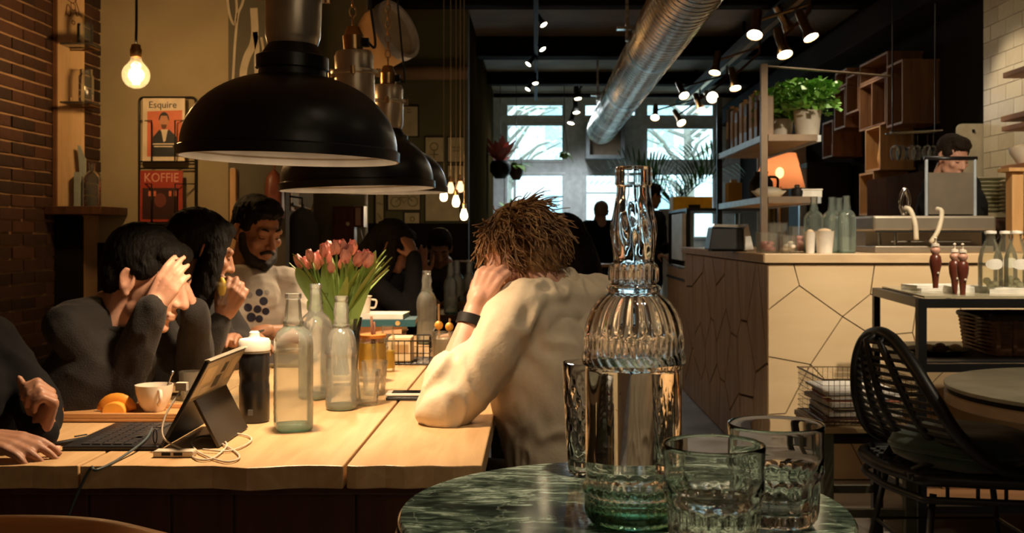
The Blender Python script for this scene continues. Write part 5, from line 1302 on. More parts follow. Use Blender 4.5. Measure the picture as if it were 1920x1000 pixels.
# ---- glass bottles, jars and cups on the bar
g_bar = THIN('bar_bottle_glass', (.96, 1.0, .98), .12, 1.0, .06, (.85, 1.0, .93))
for i, (px, Y, lab) in enumerate(((1587, 5.40, 'tall square green-tinted bottle at the right of the bar group'), (1573, 5.56, 'green-tinted bottle behind the tall one on the bar'), (1560, 5.44, 'middle green-tinted bottle on the bar'), (1526, 5.46, 'green-tinted bottle left of the bar group behind the cups'))):
    swing(lab, ((px - VX) * Y / F, Y, ZC), .285 if i else .29, .046, True, .3, .2 * i, group='bottles on the bar', glass=g_bar)
def jarbar(label, px, Y, R, H, mat, fill=None, fm=None, group='jars on the bar'):
    t = thing('glass_jar', label, 'jar', ((px - VX) * Y / F, Y, ZC), group=group)
    MB().lathe([(0, .002), (R * .92, 0), (R, .006), (R, H), (R * .95, H), (R * .94, .01), (0, .008)], 32).build('glass', mat, t, smooth=True, angle=50)
    MB().lathe([(R * .95, H), (R * 1.04, H + .002), (R * 1.04, H + .008), (R * .95, H + .008)], 32).build('rim', mat, t, smooth=True, angle=50)
    if fill:
        RR = random.Random(px)
        for k in range(fill):
            a = RR.uniform(0, 6.28); r = RR.uniform(0, R * .7)
            MB().ell((r * math.cos(a), r * math.sin(a), .02 + .014 * (k // 5)), (.02, .017, .013), None, 8, 6).build('sweet', fm, t, smooth=True)
    return t
m_pk = M('sweet_pink', (.85, .38, .34), .5); m_crm = M('sweet_cream', (.82, .72, .6), .5)
jarbar('wide glass jar of pink sweets at the bar corner', 1440, 5.42, .06, .10, g_tum, 14, m_pk)
jarbar('square-shouldered glass jar holding pink wrappers', 1497, 5.5, .05, .13, g_tum, 24, m_pk)
jarbar('glass of cream straws beside the white cups', 1478, 5.36, .042, .085, g_tum, 12, m_crm)
jarbar('tall clear glass container behind the pink sweets', 1455, 5.62, .06, .15, g_tum)
for px, Y, rr_, hh, lab in ((1519, 5.34, .026, .105, 'stack of white paper cups nearest the bar edge'), (1546, 5.33, .047, .11, 'white tub of tan sugar sachets on the bar'),):
    t = thing('white_cup', lab, 'cup', ((px - VX) * Y / F, Y, ZC), group='white cups on the bar')
    MB().lathe([(0, 0), (rr_ * .8, 0), (rr_, hh), (rr_ * 1.05, hh + .002), (rr_ * .93, hh), (rr_ * .75, .01), (0, .008)], 32).build('cup', M('paper_white', (.84, .80, .74), .5), t, smooth=True, angle=50)
    MB().ell((0, 0, hh - .005), (rr_ * .8, rr_ * .8, .02)).build('contents', M('sachet_tan', (.75, .55, .36), .7), t, smooth=True)
# ---- coffee machine
x0, x1 = 1.73, 2.34
cm = thing('coffee_machine', 'long steel coffee machine with steam hoses on the bar', 'machine', ((x0 + x1) / 2, 5.62, ZC))
m_cm = M('machine_steel', (.46, .40, .32), .36, metal=.85, nscale=3)
MB().box((x0, 5.45, ZC), (x1, 5.8, ZC + .035)).build('drip_tray', m_cm, cm, world=True, bevel=.005)
MB().box((x0, 5.60, ZC + .035), (x1, 5.8, ZC + .11)).build('back_panel', m_cm, cm, world=True)
MB().box((x0 - .01, 5.44, ZC + .11), (x1 + .01, 5.8, ZC + .19)).build('body', m_cm, cm, world=True, bevel=.012)
MB().box((x0, 5.436, ZC + .104), (x1, 5.44, ZC + .112)).build('shadow_strip', m_black, cm, world=True)  # black strip painted in as the shade under the body
for px in (1649, 1679): MB().cyl(((px - VX) * 5.5 / F, 5.5, ZC + .04), ((px - VX) * 5.5 / F, 5.5, ZC + .105), .011, n=12).build('tap', m_chrome, cm, world=True, smooth=True, angle=40)
MB().cyl((x0 + .1, 5.5, ZC + .06), (x1 - .1, 5.5, ZC + .06), .006, n=8).build('rail', m_chrome, cm, world=True)
m_hose = M('hose_cream', (.66, .58, .44), .5)
MB().tube(bez([P(1697, 390, 5.5), P(1707, 395, 5.47), P(1716, 420, 5.43), P(1718, 450, 5.42)], 6), .013, 10).build('steam_hose', m_hose, cm, world=True, smooth=True)
MB().tube(bez([P(1757, 392, 5.5), P(1766, 398, 5.46), P(1760, 430, 5.43), P(1745, 455, 5.42)], 6), .012, 10).build('steam_hose', m_hose, cm, world=True, smooth=True)
MB().tube(bez([P(1695, 405, 5.52), P(1688, 380, 5.52), P(1696, 355, 5.52), P(1704, 375, 5.52), P(1698, 402, 5.52)], 5), .012, 8).build('group_handle', m_chrome, cm, world=True, smooth=True)
# guard of brushed metal between chrome posts
gd = thing('splash_guard', 'brushed metal splash guard between chrome posts above the machine', 'screen', P(1783, 405, 5.7))
zb = ZC + .191
for px in (1737, 1828): MB().cyl(P(px, 0, 5.7).xy.to_3d() + V((0, 0, zb)), P(px, 296, 5.7), .009, n=12).build('post', M('post_highlight', (.50, .58, .66), .3, metal=.4), gd, world=True, smooth=True, angle=40)  # bluish chrome highlight put into the post colour
MB().cyl(P(1733, 297, 5.7), P(1832, 297, 5.7), .011, n=12).build('top_bar', m_blackm, gd, world=True, smooth=True)
MB().box(P(1741, 402, 5.705), P(1825, 324, 5.712)).build('sheet', M('guard_metal', (.20, .165, .125), .45, metal=.6, nscale=6), gd, world=True)
# ---- wall crates on the right
m_cr = WOOD('crate_wood', (.26, .12, .05), (.16, .07, .03), .55, 'Z', 4); m_cri = M('crate_inside', (.075, .04, .022), .7); m_crl = WOOD('crate_light', (.62, .36, .15), (.48, .26, .1), .5, 'Z', 4)
XC0, XC1 = 2.6, 2.868
def crate(label, x0, x1, y0, y1, mat=None, shelf=False):
    """px box of the opening as seen on the plane X = 2.6"""
    mat = mat or m_cr; ya, yb = XC0 * F / (x1 - VX), XC0 * F / (x0 - VX); ym = (ya + yb) / 2
    zt = CAM_H - (y0 - VY) * ym / F; zb = CAM_H - (y1 - VY) * ym / F
    t = thing('wall_crate', label, 'crate', ((XC0 + XC1) / 2, ym, zb), group='wooden crates on the bar wall'); w = .016
    for a, b, nm in (((XC0, ya, zb), (XC1, yb, zb + w), 'bottom'), ((XC0, ya, zt - w), (XC1, yb, zt), 'top')): MB().box(a, b).build(nm, mat, t, world=True)
    MB().box((XC1 - .012, ya, zb + w), (XC1, yb, zt - w)).build('back', m_cri, t, world=True)
    n = 4
    for s, yy in ((0, ya), (1, yb - w)):
        for k in range(n):
            xa = XC0 + (XC1 - .012 - XC0) * k / n; MB().box((xa + .001, yy, zb + w), (xa + (XC1 - .012 - XC0) / n - .001, yy + w, zt - w)).build('slat', mat, t, world=True)
    if shelf: MB().box((XC0, ym - .008, zb + w), (XC1 - .02, ym + .008, zt - w)).build('divider', mat, t, world=True)
    return V((XC0 + .1, ym, zb + w)), t
spots_ = {}
for key, args in dict(a=('nearest wall crate with boarded side, right of the lamp tin', 1662, 1692, 118, 236), b=('double wall crate with a white bottle inside', 1611, 1660, 152, 240, None, True), c=('pale wooden wall crate holding a loaf', 1622, 1650, 238, 321, m_crl), d=('lowest pale wall crate beside the dark cupboard', 1611, 1638, 324, 404, m_crl),
                      e=('dark wall crate left of the double one', 1586, 1609, 140, 212), f=('tall dark wall crate near the fridge', 1564, 1584, 168, 242), g=('small wall crate at the far end with a letter ornament', 1542, 1561, 228, 296), h=('small pale-edged wall crate up near the ceiling', 1566, 1588, 133, 164), i=('top wall crate holding a framed card', 1612, 1664, 110, 150)).items():
    spots_[key] = crate(*args)[0]
p = spots_['c'] ; t = thing('bread_loaf', 'tall golden loaf standing in the pale wall crate', 'bread', p + V((0, 0, .001))); MB().lathe([(0, 0), (.05, .01), (.06, .08), (.045, .18), (.03, .26), (0, .28)], 20).build('crust', M('loaf_gold', (.80, .45, .14), .6), t, smooth=True); MB().ell((-.03, 0, .17), (.018, .03, .07)).build('score', M('bread_pale'), t, smooth=True)
def deco(label, p, mat, h=.16, r=.03):
    t = thing('small_bottle', label, 'bottle', p + V((0, 0, .001)), group='bottles in the wall crates'); MB().lathe([(0, 0), (r, 0), (r, h * .6), (r * .4, h * .75), (r * .4, h)], 18).build('body', mat, t, smooth=True, angle=40); MB().lathe([(r * .4, h), (r * .5, h + .002), (r * .5, h + .02), (0, h + .022)], 14).build('cap', m_brass, t, smooth=True, angle=40)
deco('white bottle standing in the double wall crate', spots_['b'] + V((0, -.10, 0)) + V((0, .2, 0)), M('bottle_white', (.7, .7, .68), .4), .2, .035)
deco('amber bottle in the nearest boarded wall crate', spots_['a'], M('bottle_amber', (.45, .30, .12), .3), .2, .04)
deco('tan bottle in the dark wall crate', spots_['e'], M('bottle_tan', (.5, .36, .2), .4), .2, .04)
p = spots_['g']; t = thing('letter_ornament', 'white letter E ornament in the far small crate', 'ornament', p + V((-.02, 0, .001)))
text_mesh('letter', 'E', .16, M('letter_white', (.75, .68, .56), .5), t, (0, .05, .0), (PI / 2, 0, -PI / 2), .02)
# ---- cupboard board, fridge
fd = thing('fridge', 'tall black fridge with a steel edge behind the bar', 'fridge', (2.5, 9.7, 0))
a, b = P(1513, 305, 9.6), P(1608, 305, 9.6)
MB().box((a.x, 9.6, 0), (2.84, 10.3, a.z)).build('body', m_black, fd, world=True, bevel=.01)
MB().box((a.x - .07, 9.58, .1), (a.x - .001, 9.64, a.z - .05)).build('door_edge', M('door_steel_blue', (.50, .60, .70), .3, metal=.6), fd, world=True, bevel=.01)
MB().box((a.x + .02, 9.585, .1), (2.82, 9.6, a.z - .02)).build('door', m_black, fd, world=True, bevel=.006)
MB().cyl((a.x + .36, 9.57, 1.35), (a.x + .36, 9.57, 1.55), .012, n=8).build('handle', m_chrome, fd, world=True)
m_dkw2 = M('cupboard_brown', (.045, .02, .012), .9, spec=.1)
kb_ = thing('back_cupboard', 'dark brown boarded cupboard under the wall crates', 'cupboard', (2.7, 7.3, 0))
for k in range(5): y = 7.05 + k * .24; MB().box((2.56, y + .002, .01), (2.58, y + .238, 1.62)).build('board', m_dkw2, kb_, world=True)
MB().box((2.58, 7.05, 0), (2.865, 8.25, 1.62)).build('carcass', m_dkw2, kb_, world=True)
# ---- hanging wine glasses
wr = thing('glass_rail', 'steel rail for hanging wine glasses behind the bar', 'rail', (2.3, 6.95, 2.0))
pa, pb = P(1665, 250, 7.0), P(1762, 246, 7.0)
for dy in (-.05, .05): MB().cyl(pa + V((0, dy, 0)), pb + V((0, dy, 0)), .006, n=8).build('rail_bar', m_steel, wr, world=True)
for x in (pa.x + .03, pb.x - .03): MB().cyl((x, 7.0, pa.z), (x, 7.0, 3.19), .005, n=6).build('hanger', m_blackm, wr, world=True)
m_wg = THIN('wine_glass', (.95, .96, .95), .04, 1.6, .03)
WN = ['first hanging wine glass from the left', 'second hanging wine glass from the left', 'third hanging wine glass from the left', 'fourth hanging wine glass from the left', 'fifth hanging wine glass from the left', 'sixth hanging wine glass from the left, rightmost']
for k in range(6):
    x = pa.x + .045 + k * .052; t = thing('wine_glass', WN[k], 'glass', (x, 7.0 + (.02 if k % 2 else -.02), pa.z - .175), group='wine glasses on the rail')
    MB().lathe([(.026, 0), (.034, .03), (.036, .055), (.028, .085), (.004, .1)], 20).build('bowl', m_wg, t, smooth=True)
    MB().cyl((0, 0, .1), (0, 0, .175), .0035, n=8).build('stem', m_wg, t, smooth=True)
    MB().lathe([(0, .182), (.03, .185), (.03, .187), (0, .188)], 20).build('foot', m_wg, t, smooth=True)
# ---- tiled wall with shelves at the right edge
wr_ = bpy.data.objects['wall_right']
m_tile = RAND('tile', [(.52, .44, .31), (.60, .52, .38), (.66, .58, .43)], .3, .05)
tm = MB().box((-.007, -.106, -.048), (.007, .106, .048)).mesh('tile'); tm.materials.append(m_tile)
MB().box((2.862, 5.55, 1.12), (2.8695, 6.79, 2.78)).build('tile_grout', M('tile_grout', (.22, .18, .12), .9), wr_)
z = 1.17; row = 0
while z < 2.75:
    y = 6.685 - (.108 if row % 2 else 0)
    while y > 5.6:
        o = obj('tile', tm, None, wr_); o.location = (2.856, y, z); y -= .2155
    if row % 2:
        o = obj('tile', tm, None, wr_); o.location = (2.856, 6.742, z); o.scale = (1, .47, 1)
    z += .0995; row += 1
m_ws = WOOD('wall_shelf_wood', (.40, .18, .07), (.27, .11, .045), .5, 'Y', 4)
for i, (py, lab) in enumerate(((150, 'upper wooden shelf on the tiled wall'), (230, 'middle wooden shelf on the tiled wall'), (322, 'lower wooden shelf on the tiled wall carrying a white bowl'))):
    X = 2.60; Y1 = X * F / (1876 - VX) if i else X * F / (1880 - VX); z_ = CAM_H - (py - VY) * 6.0 / F
    t = thing('wall_shelf', lab, 'shelf', (2.72, 5.8, z_), group='shelves on the tiled wall')
    MB().box((X, 5.45, z_), (2.845, Y1, z_ + .03)).build('board', m_ws, t, world=True, bevel=.003)
    MB().box((2.75, Y1 - .06, z_ - .12), (2.845, Y1 - .04, z_ - .001)).build('bracket', m_blackm, t, world=True)
    if i == 1: MB().box((X, 5.45, z_ - .055), (2.845, Y1 - .01, z_ - .028)).build('lower_board', m_ws, t, world=True, bevel=.003)
zs = CAM_H - (322 - VY) * 6.0 / F + .0305
t = thing('white_bowl', 'white bowl on the lower wooden shelf by the tiles', 'bowl', (2.68, 5.82, zs)); MB().lathe([(0, 0), (.05, 0), (.09, .06), (.095, .09), (.088, .09), (.045, .01), (0, .01)], 28).build('bowl', m_porc, t, smooth=True, angle=50); MB().ell((0, 0, .085), (.075, .075, .03)).build('dough', M('dough', (.78, .66, .46), .7), t, smooth=True)
# plates, cutting board, side pillar
ps = thing('side_counter', 'low dark counter under the tiled wall', 'counter', (2.65, 6.2, 0)); MB().box((2.61, 6.3, 0), (2.84, 6.95, 1.3)).build('body', m_dkwood, ps, world=True); MB().box((2.595, 6.285, 1.301), (2.84, 6.96, 1.33)).build('top', M('counter_khaki', (.25, .21, .12), .5), ps, world=True)
m_plate = M('plate_green', (.40, .38, .22), .35)
for k in range(9):
    t = thing('plate', 'khaki green plate in the stack by the tiles, ' + ['lowest', 'second from below', 'third from below', 'fourth from below', 'fifth from below', 'sixth from below', 'seventh from below', 'eighth from below', 'topmost'][k], 'plate', (2.722, 6.46, 1.3315 + k * .0235), group='stacked green plates')
    MB().lathe([(0, 0), (.07, 0), (.075, .004), (.118, .017), (.120, .021), (.115, .0205), (.07, .009), (0, .008)], 36).build('dish', m_plate, t, smooth=True, angle=50)
    MB().lathe([(.119, .0185), (.1215, .02), (.119, .0225)], 36).build('rim', M('plate_rim', (.5, .47, .3), .35), t, smooth=True)
cb_ = thing('chopping_board', 'pale rounded chopping board standing behind the plates', 'board', (2.72, 6.8, 1.3315)); q = rr(1795, 232, 1855, 440, 10)
MB().prism([P(x, y, 6.8) if y < 400 else V(P(x, 400, 6.8).xy.to_3d() + V((0, 0, 1.3315))) for x, y in q], (0, .025, 0)).build('board', M('board_white', (.58, .52, .38), .5), cb_, world=True)
MB().cyl(P(1825, 246, 6.797), P(1825, 246, 6.7985), .012, n=16).build('hole', m_black, cb_, world=True)
pl = thing('bar_post', 'tan wooden post at the right edge behind the bar', 'post', (2.50, 5.65, ZC))
MB().box((2.50, 5.6, ZC + .001), (2.56, 5.68, 1.53)).build('post', m_crl, pl, world=True, bevel=.003); MB().box((2.47, 5.57, 1.531), (2.6, 5.71, 1.55)).build('cap', m_crl, pl, world=True)
# ---- orange lamp and pale curtain in the far right corner
ol = thing('table_lamp', 'glowing orange shaded lamp seen through the iron shelf', 'lamp', P(1462, 372, 8.6).xy.to_3d() + V((0, 0, .931)))
z0 = P(0, 352, 8.6).z - .931; z1 = P(0, 288, 8.6).z - .931
MB().lathe([(.2, z0), (.13, z1)], 32).build('shade', THIN('shade_orange', (.9, .5, .3), .9, .1, .5, (.85, .36, .18)), ol, smooth=True)
MB().lathe([(0, 0), (.08, 0), (.08, .02), (.015, .04), (.015, z0 + .05)], 20).build('stand', m_brass, ol, smooth=True, angle=40)
MB().ell((0, 0, z0 + .12), (.035, .035, .045)).build('bulb', m_spot, ol, smooth=True)
light('POINT', 'lamp_light', (0, 0, z0 + .12), 5, WARM, ol, .04)
sb = thing('sideboard', 'low dark sideboard carrying the orange lamp', 'sideboard', (2.1, 8.6, 0)); MB().box((1.82, 8.35, 0), (2.42, 8.9, .91)).build('body', m_dkwood, sb, world=True); MB().box((1.82, 8.34, .911), (2.43, 8.91, .93)).build('top', m_cr, sb, world=True)
pc = thing('pale_panel', 'pale plaster panel with bamboo canes behind the iron shelf', 'panel', (2.3, 11.3, 0)); MB().box((2.35, 11.3, 0), (2.86, 11.35, 2.15)).build('board', M('panel_pink', (.74, .58, .44), .7), pc, world=True)
for k in range(3): MB().cyl((2.42 + .05 * k, 11.25, .0), (2.41 + .05 * k, 11.25, 2.05), .016, n=8).build('cane', M('bamboo', (.42, .32, .12), .6), pc, world=True)

# ================================================================== STAND, STOOL, CHAIR, ROUND TABLE
m_iron = M('stand_iron', (.010, .010, .011), .4, metal=.2)
ZS = .96
stn = thing('iron_stand', 'black iron serving stand with shelves in front of the bar', 'stand', (1.9, 4.4, 0))
FL, RL, FR, RR_ = V((1.444, 4.0, 0)), V((1.531, 4.8, 0)), V((2.42, 4.0, 0)), V((2.42, 4.8, 0))
for p, w in ((FL, .032), (RL, .028), (FR, .032), (RR_, .028)): MB().box((p.x - w / 2, p.y - w / 2, 0), (p.x + w / 2, p.y + w / 2, ZS)).build('leg', m_iron, stn, world=True)
def ring(z, h):
    for a, b in ((FL, FR), (RL, RR_), (FL, RL), (FR, RR_)):
        d = (b - a).normalized() * .0165
        MB().bar(a + d + V((0, 0, z)), b - d + V((0, 0, z)), .03, h).build('rail', m_iron, stn, world=True)
ring(ZS - .018, .034); ring(.70, .03); ring(.17, .028)
def slab(z, mat, name, t=.012): MB().prism([FL + V((.02, .02, z)), FR + V((-.02, .02, z)), RR_ + V((-.02, -.02, z)), RL + V((.02, -.02, z))], (0, 0, t)).build(name, mat, stn, world=True)
slab(ZS, M('stand_glass_top', (.42, .38, .26), .2), 'top', .008); slab(.715, m_iron, 'shelf', .006); slab(.184, WOOD('stand_board', (.30, .15, .07), (.2, .1, .04), .5, 'X', 4), 'shelf', .012)
ZS2 = ZS + .0085
# papers
R = random.Random(2)
for k in range(3):
    t = thing('napkin_stack', ['large white napkin pile spread on the stand', 'second white napkin pile on the stand', 'small white napkin pile at the front of the stand'][k], 'napkins', (1.66 + .12 * k, 4.45 - .12 * k, ZS2), rz=.2 - .25 * k, group='napkins on the stand')
    for j in range(4): MB().box((-.11, -.07, j * .006), (.11, .07, j * .006 + .005), Matrix.Rotation(R.uniform(-.08, .08), 3, 'Z')).build('napkin', M('napkin_white', (.85, .82, .74), .8), t)
# brown mills
m_mill = M('mill_brown', (.15, .035, .02), .3); m_pinkb = M('mill_pink', (.68, .36, .26), .35); m_capw = M('mill_cap', (.8, .7, .58), .3)
for k, (px, Y, lab) in enumerate(((1754, 4.13, 'single brown tapered flask with pink neck on the stand'), (1790, 4.2, 'left flask of the brown pair on the stand'), (1805, 4.09, 'right flask of the brown pair on the stand'))):
    t = thing('tapered_flask', lab, 'flask', ((px - VX) * Y / F, Y, ZS2 + .024 if k == 0 else ZS2), group='brown tapered flasks')
    H = .13
    MB().lathe([(0, 0), (.010, 0), (.011, .02), (.014, H * .4), (.021, H * .62), (.023, H * .8), (.02, H * .95), (.012, H)], 24).build('body', m_mill, t, smooth=True, angle=50)
    MB().lathe([(.012, H), (.019, H + .012), (.019, H + .02), (.011, H + .03), (0, H + .031)], 20).build('neck', m_pinkb, t, smooth=True, angle=50)
    MB().lathe([(0, H + .028), (.016, H + .032), (.014, H + .042), (.004, H + .045), (.004, H + .06), (.007, H + .063), (0, H + .07)], 16).build('stopper', m_capw, t, smooth=True, angle=50)
    MB().ell((.004, -.017, H * .45), (.005, .003, .005)).build('button', m_capw, t, smooth=True)
# milk bottles
g_mb = THIN('milk_glass', (.95, .96, .90), .10, .9, .04, (.8, .78, .62)); m_lab = M('label_white', (.84, .80, .72), .5)
for k, (px, Y, lab) in enumerate(((1857, 4.22, 'leftmost labelled swing-top bottle on the stand'), (1885, 4.42, 'second labelled swing-top bottle, set back'), (1906, 4.2, 'third labelled swing-top bottle on the stand'), (1940, 4.38, 'rightmost labelled swing-top bottle at the frame edge'))):
    t = thing('labelled_bottle', lab, 'bottle', ((px - VX) * Y / F, Y, ZS2), group='labelled bottles on the stand')
    H, R_ = .245, .046
    MB().lathe([(0, .003), (R_ * .9, 0), (R_, .008), (R_, H * .55), (R_ * .8, H * .7), (R_ * .42, H * .85), (R_ * .38, H * .93), (R_ * .45, H * .95), (R_ * .45, H * .97)], 32).build('glass', g_mb, t, smooth=True, angle=50)
    MB().lathe([(R_ * .46, H * .955), (R_ * .5, H * .96), (R_ * .5, H * 1.0), (0, H * 1.01)], 20).build('stopper', m_lab, t, smooth=True, angle=40)
    MB().tube([(R_ * .5, 0, H * .98), (R_ * .7, 0, H * .9), (R_ * .45, 0, H * .84)], .002, 5).build('swing_wire', m_blackm, t)
    oval = []
    vs = []; fs = []; n = 22
    for q_ in (1, .66, .33):
        for kk in range(n):
            a = 2 * PI * kk / n; u = .036 * q_ * math.cos(a); w = .021 * q_ * math.sin(a); th = -PI / 2 + u / R_; vs.append(((R_ + .0015) * math.cos(th), (R_ + .0015) * math.sin(th), H * .47 + w))
    vs.append((0, -(R_ + .0015), H * .47)); fs = [(2 * n + i, 2 * n + (i + 1) % n, 3 * n) for i in range(n)] + [(j * n + i, j * n + (i + 1) % n, (j + 1) * n + (i + 1) % n, (j + 1) * n + i) for j in (0, 1) for i in range(n)]
    MB().add(vs, fs).build('label', m_lab, t)
    RR2 = random.Random(k)
    for j in range(7): MB().ell((RR2.uniform(-.022, .022), RR2.uniform(-.022, .022), .022 + .013 * (j // 3)), (.016, .015, .014), None, 8, 6).build('lemon_slice', M('lemon_pale', (.78, .74, .5), .5), t, smooth=True)
# shelf things
t = thing('black_plate', 'black oval plate with pastries on the middle shelf of the stand', 'plate', (1.62, 4.3, .722)); MB().lathe([(0, 0), (.09, 0), (.13, .018), (.125, .02), (.085, .006), (0, .005)], 32).build('dish', m_black, t, smooth=True, angle=50)
for k, (x, y) in enumerate(((-.05, -.02), (.02, .03), (.06, -.03), (-.01, -.05))): MB().ell((x, y, .022), (.03, .022, .017), Matrix.Rotation(k, 3, 'Z')).build('pastry', M('pastry_dark', (.12, .05, .03), .6) if k % 2 else M('pastry_tan', (.52, .36, .2), .6), t, smooth=True)
m_wick = M('wicker', (.30, .15, .075), .7, col2=(.16, .075, .035), nscale=30, bump=.3)
t = thing('wicker_basket', 'brown wicker basket on the middle shelf of the stand', 'basket', (2.0, 4.35, .722))
x0, x1, y0, y1, h = -.19, .2, -.16, .16, .14
for k in range(9):
    z = .008 + k * .0155
    MB().tube([(x0 + .002 * k * -1, y0 - .001 * k, z), (x1 + .002 * k, y0 - .001 * k, z), (x1 + .002 * k, y1 + .001 * k, z), (x0 - .002 * k, y1 + .001 * k, z)], .0085, 6, closed=True).build('wicker_course', m_wick, t, smooth=True)
MB().box((x0, y0, 0), (x1, y1, .006)).build('bottom', m_wick, t)
MB().tube([(x0 - .02, y0 - .012, h + .008), (x1 + .02, y0 - .012, h + .008), (x1 + .02, y1 + .012, h + .008), (x0 - .02, y1 + .012, h + .008)], .012, 8, closed=True).build('rim', M('wicker_rim', (.05, .025, .015), .6), t, smooth=True)
for x in (x0 - .02, x1 + .02): MB().ell((x, y0 - .012, h + .02), .012).build('knob', M('wicker_rim'), t, smooth=True)
for k in range(7): x = x0 + (x1 - x0) * k / 6; MB().box((x - .008, y0 - .018, .004), (x + .008, y0 - .012, h)).build('stake', m_wick, t)
t = thing('wooden_box', 'low open wooden box on the bottom shelf of the stand', 'box', (1.85, 4.4, .1965))
for a, b in (((-.25, -.2, 0), (.25, .2, .01)), ((-.25, -.2, .01), (.25, -.188, .09)), ((-.25, .188, .01), (.25, .2, .09)), ((-.25, -.188, .01), (-.238, .188, .09)), ((.238, -.188, .01), (.25, .188, .09))): MB().box(a, b).build('side_board', m_cr, t)
# ---- stool with wire basket of papers
m_st = WOOD('stool_top', (.45, .32, .16), (.32, .22, .1), .5, 'X', 4); m_stl = M('stool_green', (.085, .085, .055), .6)
sx0, sx1, sy0, sy1, sz = 1.035, 1.385, 3.86, 4.28, .5
so = thing('wooden_stool', 'low olive stool carrying the wire basket of papers', 'stool', ((sx0 + sx1) / 2, (sy0 + sy1) / 2, 0))
MB().box((sx0, sy0, sz - .022), (sx1, sy1, sz)).build('seat', m_st, so, world=True, bevel=.004)
for x in (sx0 + .025, sx1 - .025):
    for y in (sy0 + .025, sy1 - .025): MB().box((x - .02, y - .02, 0), (x + .02, y + .02, sz - .0225)).build('leg', m_stl if y < 4 else m_iron, so, world=True, bevel=.003)
for y in (sy0 + .025, sy1 - .025): MB().box((sx0 + .046, y - .012, .17), (sx1 - .046, y + .012, .2)).build('stretcher', m_stl, so, world=True)
for x in (sx0 + .025, sx1 - .025): MB().box((x - .012, sy0 + .046, .25), (x + .012, sy1 - .046, .28)).build('stretcher', m_iron, so, world=True)
MB().box((sx0 + .01, sy0 + .01, sz - .06), (sx1 - .01, sy1 - .01, sz - .0225)).build('apron', m_iron, so, world=True)
wb = thing('wire_basket', 'large square-mesh wire basket full of papers on the olive stool', 'basket', (1.215, 4.07, sz + .001))
x0, x1, y0, y1, h = -.17, .17, -.19, .19, .17
m_wire = M('basket_wire', (.20, .14, .07), .4, metal=.7)
for z, r in ((.004, .003), (h, .004)): MB().tube([(x0, y0, z), (x1, y0, z), (x1, y1, z), (x0, y1, z)], r, 6, closed=True).build('rim_wire', m_wire, wb)
for k in range(1, 8): z = h * k / 8; MB().tube([(x0, y0, z), (x1, y0, z), (x1, y1, z), (x0, y1, z)], .0011, 4, closed=True).build('wire', m_wire, wb)
for k in range(1, 17): x = x0 + (x1 - x0) * k / 17; MB().tube([(x, y0, h), (x, y0, .004), (x, y1, .004), (x, y1, h)], .0011, 4).build('wire', m_wire, wb)
for k in range(1, 19): y = y0 + (y1 - y0) * k / 19; MB().tube([(x0, y, h), (x0, y, .004), (x1, y, .004), (x1, y, h)], .0011, 4).build('wire', m_wire, wb)
cl = [(.12, .06, .04), (.84, .80, .72), (.10, .08, .06), (.80, .75, .66), (.50, .16, .10), (.86, .83, .78), (.84, .8, .75)]
z = sz + .008
names = ['lowest dark folder in the wire basket', 'thick white paper pile low in the wire basket', 'black folder in the wire basket', 'cream paper pile in the wire basket', 'red-brown folder near the top of the wire basket', 'white newspaper near the top of the wire basket', 'topmost white newspaper in the wire basket']
for k, c in enumerate(cl):
    th = [.02, .02, .012, .018, .006, .016, .012][k]
    t = thing('paper_pile', names[k], 'papers', (1.215 + .01 * ((k * 7) % 3 - 1), 4.07, z), rz=.05 * ((k * 5) % 4 - 1.5), group='papers in the wire basket')
    MB().box((-.135, -.155, 0), (.135, .155, th)).build('sheets', M('paper_%d' % k, c, .8), t, bevel=.003); MB().box((-.13, -.15, th), (.12, .14, th + .001)).build('top_sheet', M('paper_%d' % k), t); z += th + .0015
# ---- black rattan chair
m_rat = M('rattan_black', (.010, .010, .010), .45)
cz_ = thing('rattan_chair', 'black rattan tub chair with a looped back pulled up to the round table', 'chair', (1.42, 3.5, 0))
hoop = bez([(1.64, 3.26, .46), (1.42, 3.235, .485), (1.29, 3.235, .58), (1.225, 3.27, .69), (1.185, 3.38, .80), (1.16, 3.53, .868), (1.14, 3.68, .845), (1.135, 3.775, .74), (1.15, 3.80, .60), (1.22, 3.82, .49), (1.42, 3.82, .46), (1.64, 3.78, .46)], 8)
MB().tube(hoop, .021, 10).build('back_hoop', m_rat, cz_, world=True, smooth=True)
half = len(hoop) // 2; top_i = max(range(len(hoop)), key=lambda i: hoop[i].z)
near, far = hoop[:top_i + 1], hoop[top_i:]
def at_z(seq, z):
    for a, b in zip(seq[:-1], seq[1:]):
        if (a.z - z) * (b.z - z) <= 0 and abs(a.z - b.z) > 1e-6: return a.lerp(b, (z - a.z) / (b.z - a.z))
    return None
cols_ = []
for k in range(15):
    z = .50 + k * .0245; a, b = at_z(near, z), at_z(far, z)
    if a is None or b is None: continue
    mid = (a + b) / 2 + V((-.05, 0, 0)); pts = bez([a, mid, b], 6); cols_.append((z, pts))
    MB().tube(pts, .0065, 6).build('back_slat', m_rat, cz_, world=True, smooth=True)
for fr_ in (.27, .5, .73):
    pts = [p[int(fr_ * (len(p) - 1))] for z, p in cols_]; pts.append(min(hoop, key=lambda q: (q - pts[-1]).length))
    MB().tube([V((1.19, pts[0].y, .45))] + pts, .013, 8).build('back_rib', m_rat, cz_, world=True, smooth=True)
st = [];
MB().tube(bez([(1.2, 3.30, .44), (1.62, 3.25, .44), (1.68, 3.52, .44), (1.62, 3.79, .44), (1.2, 3.8, .44), (1.13, 3.55, .44), (1.2, 3.30, .44)], 8)[:-1], .02, 8, closed=True).build('seat_ring', m_rat, cz_, world=True, smooth=True)
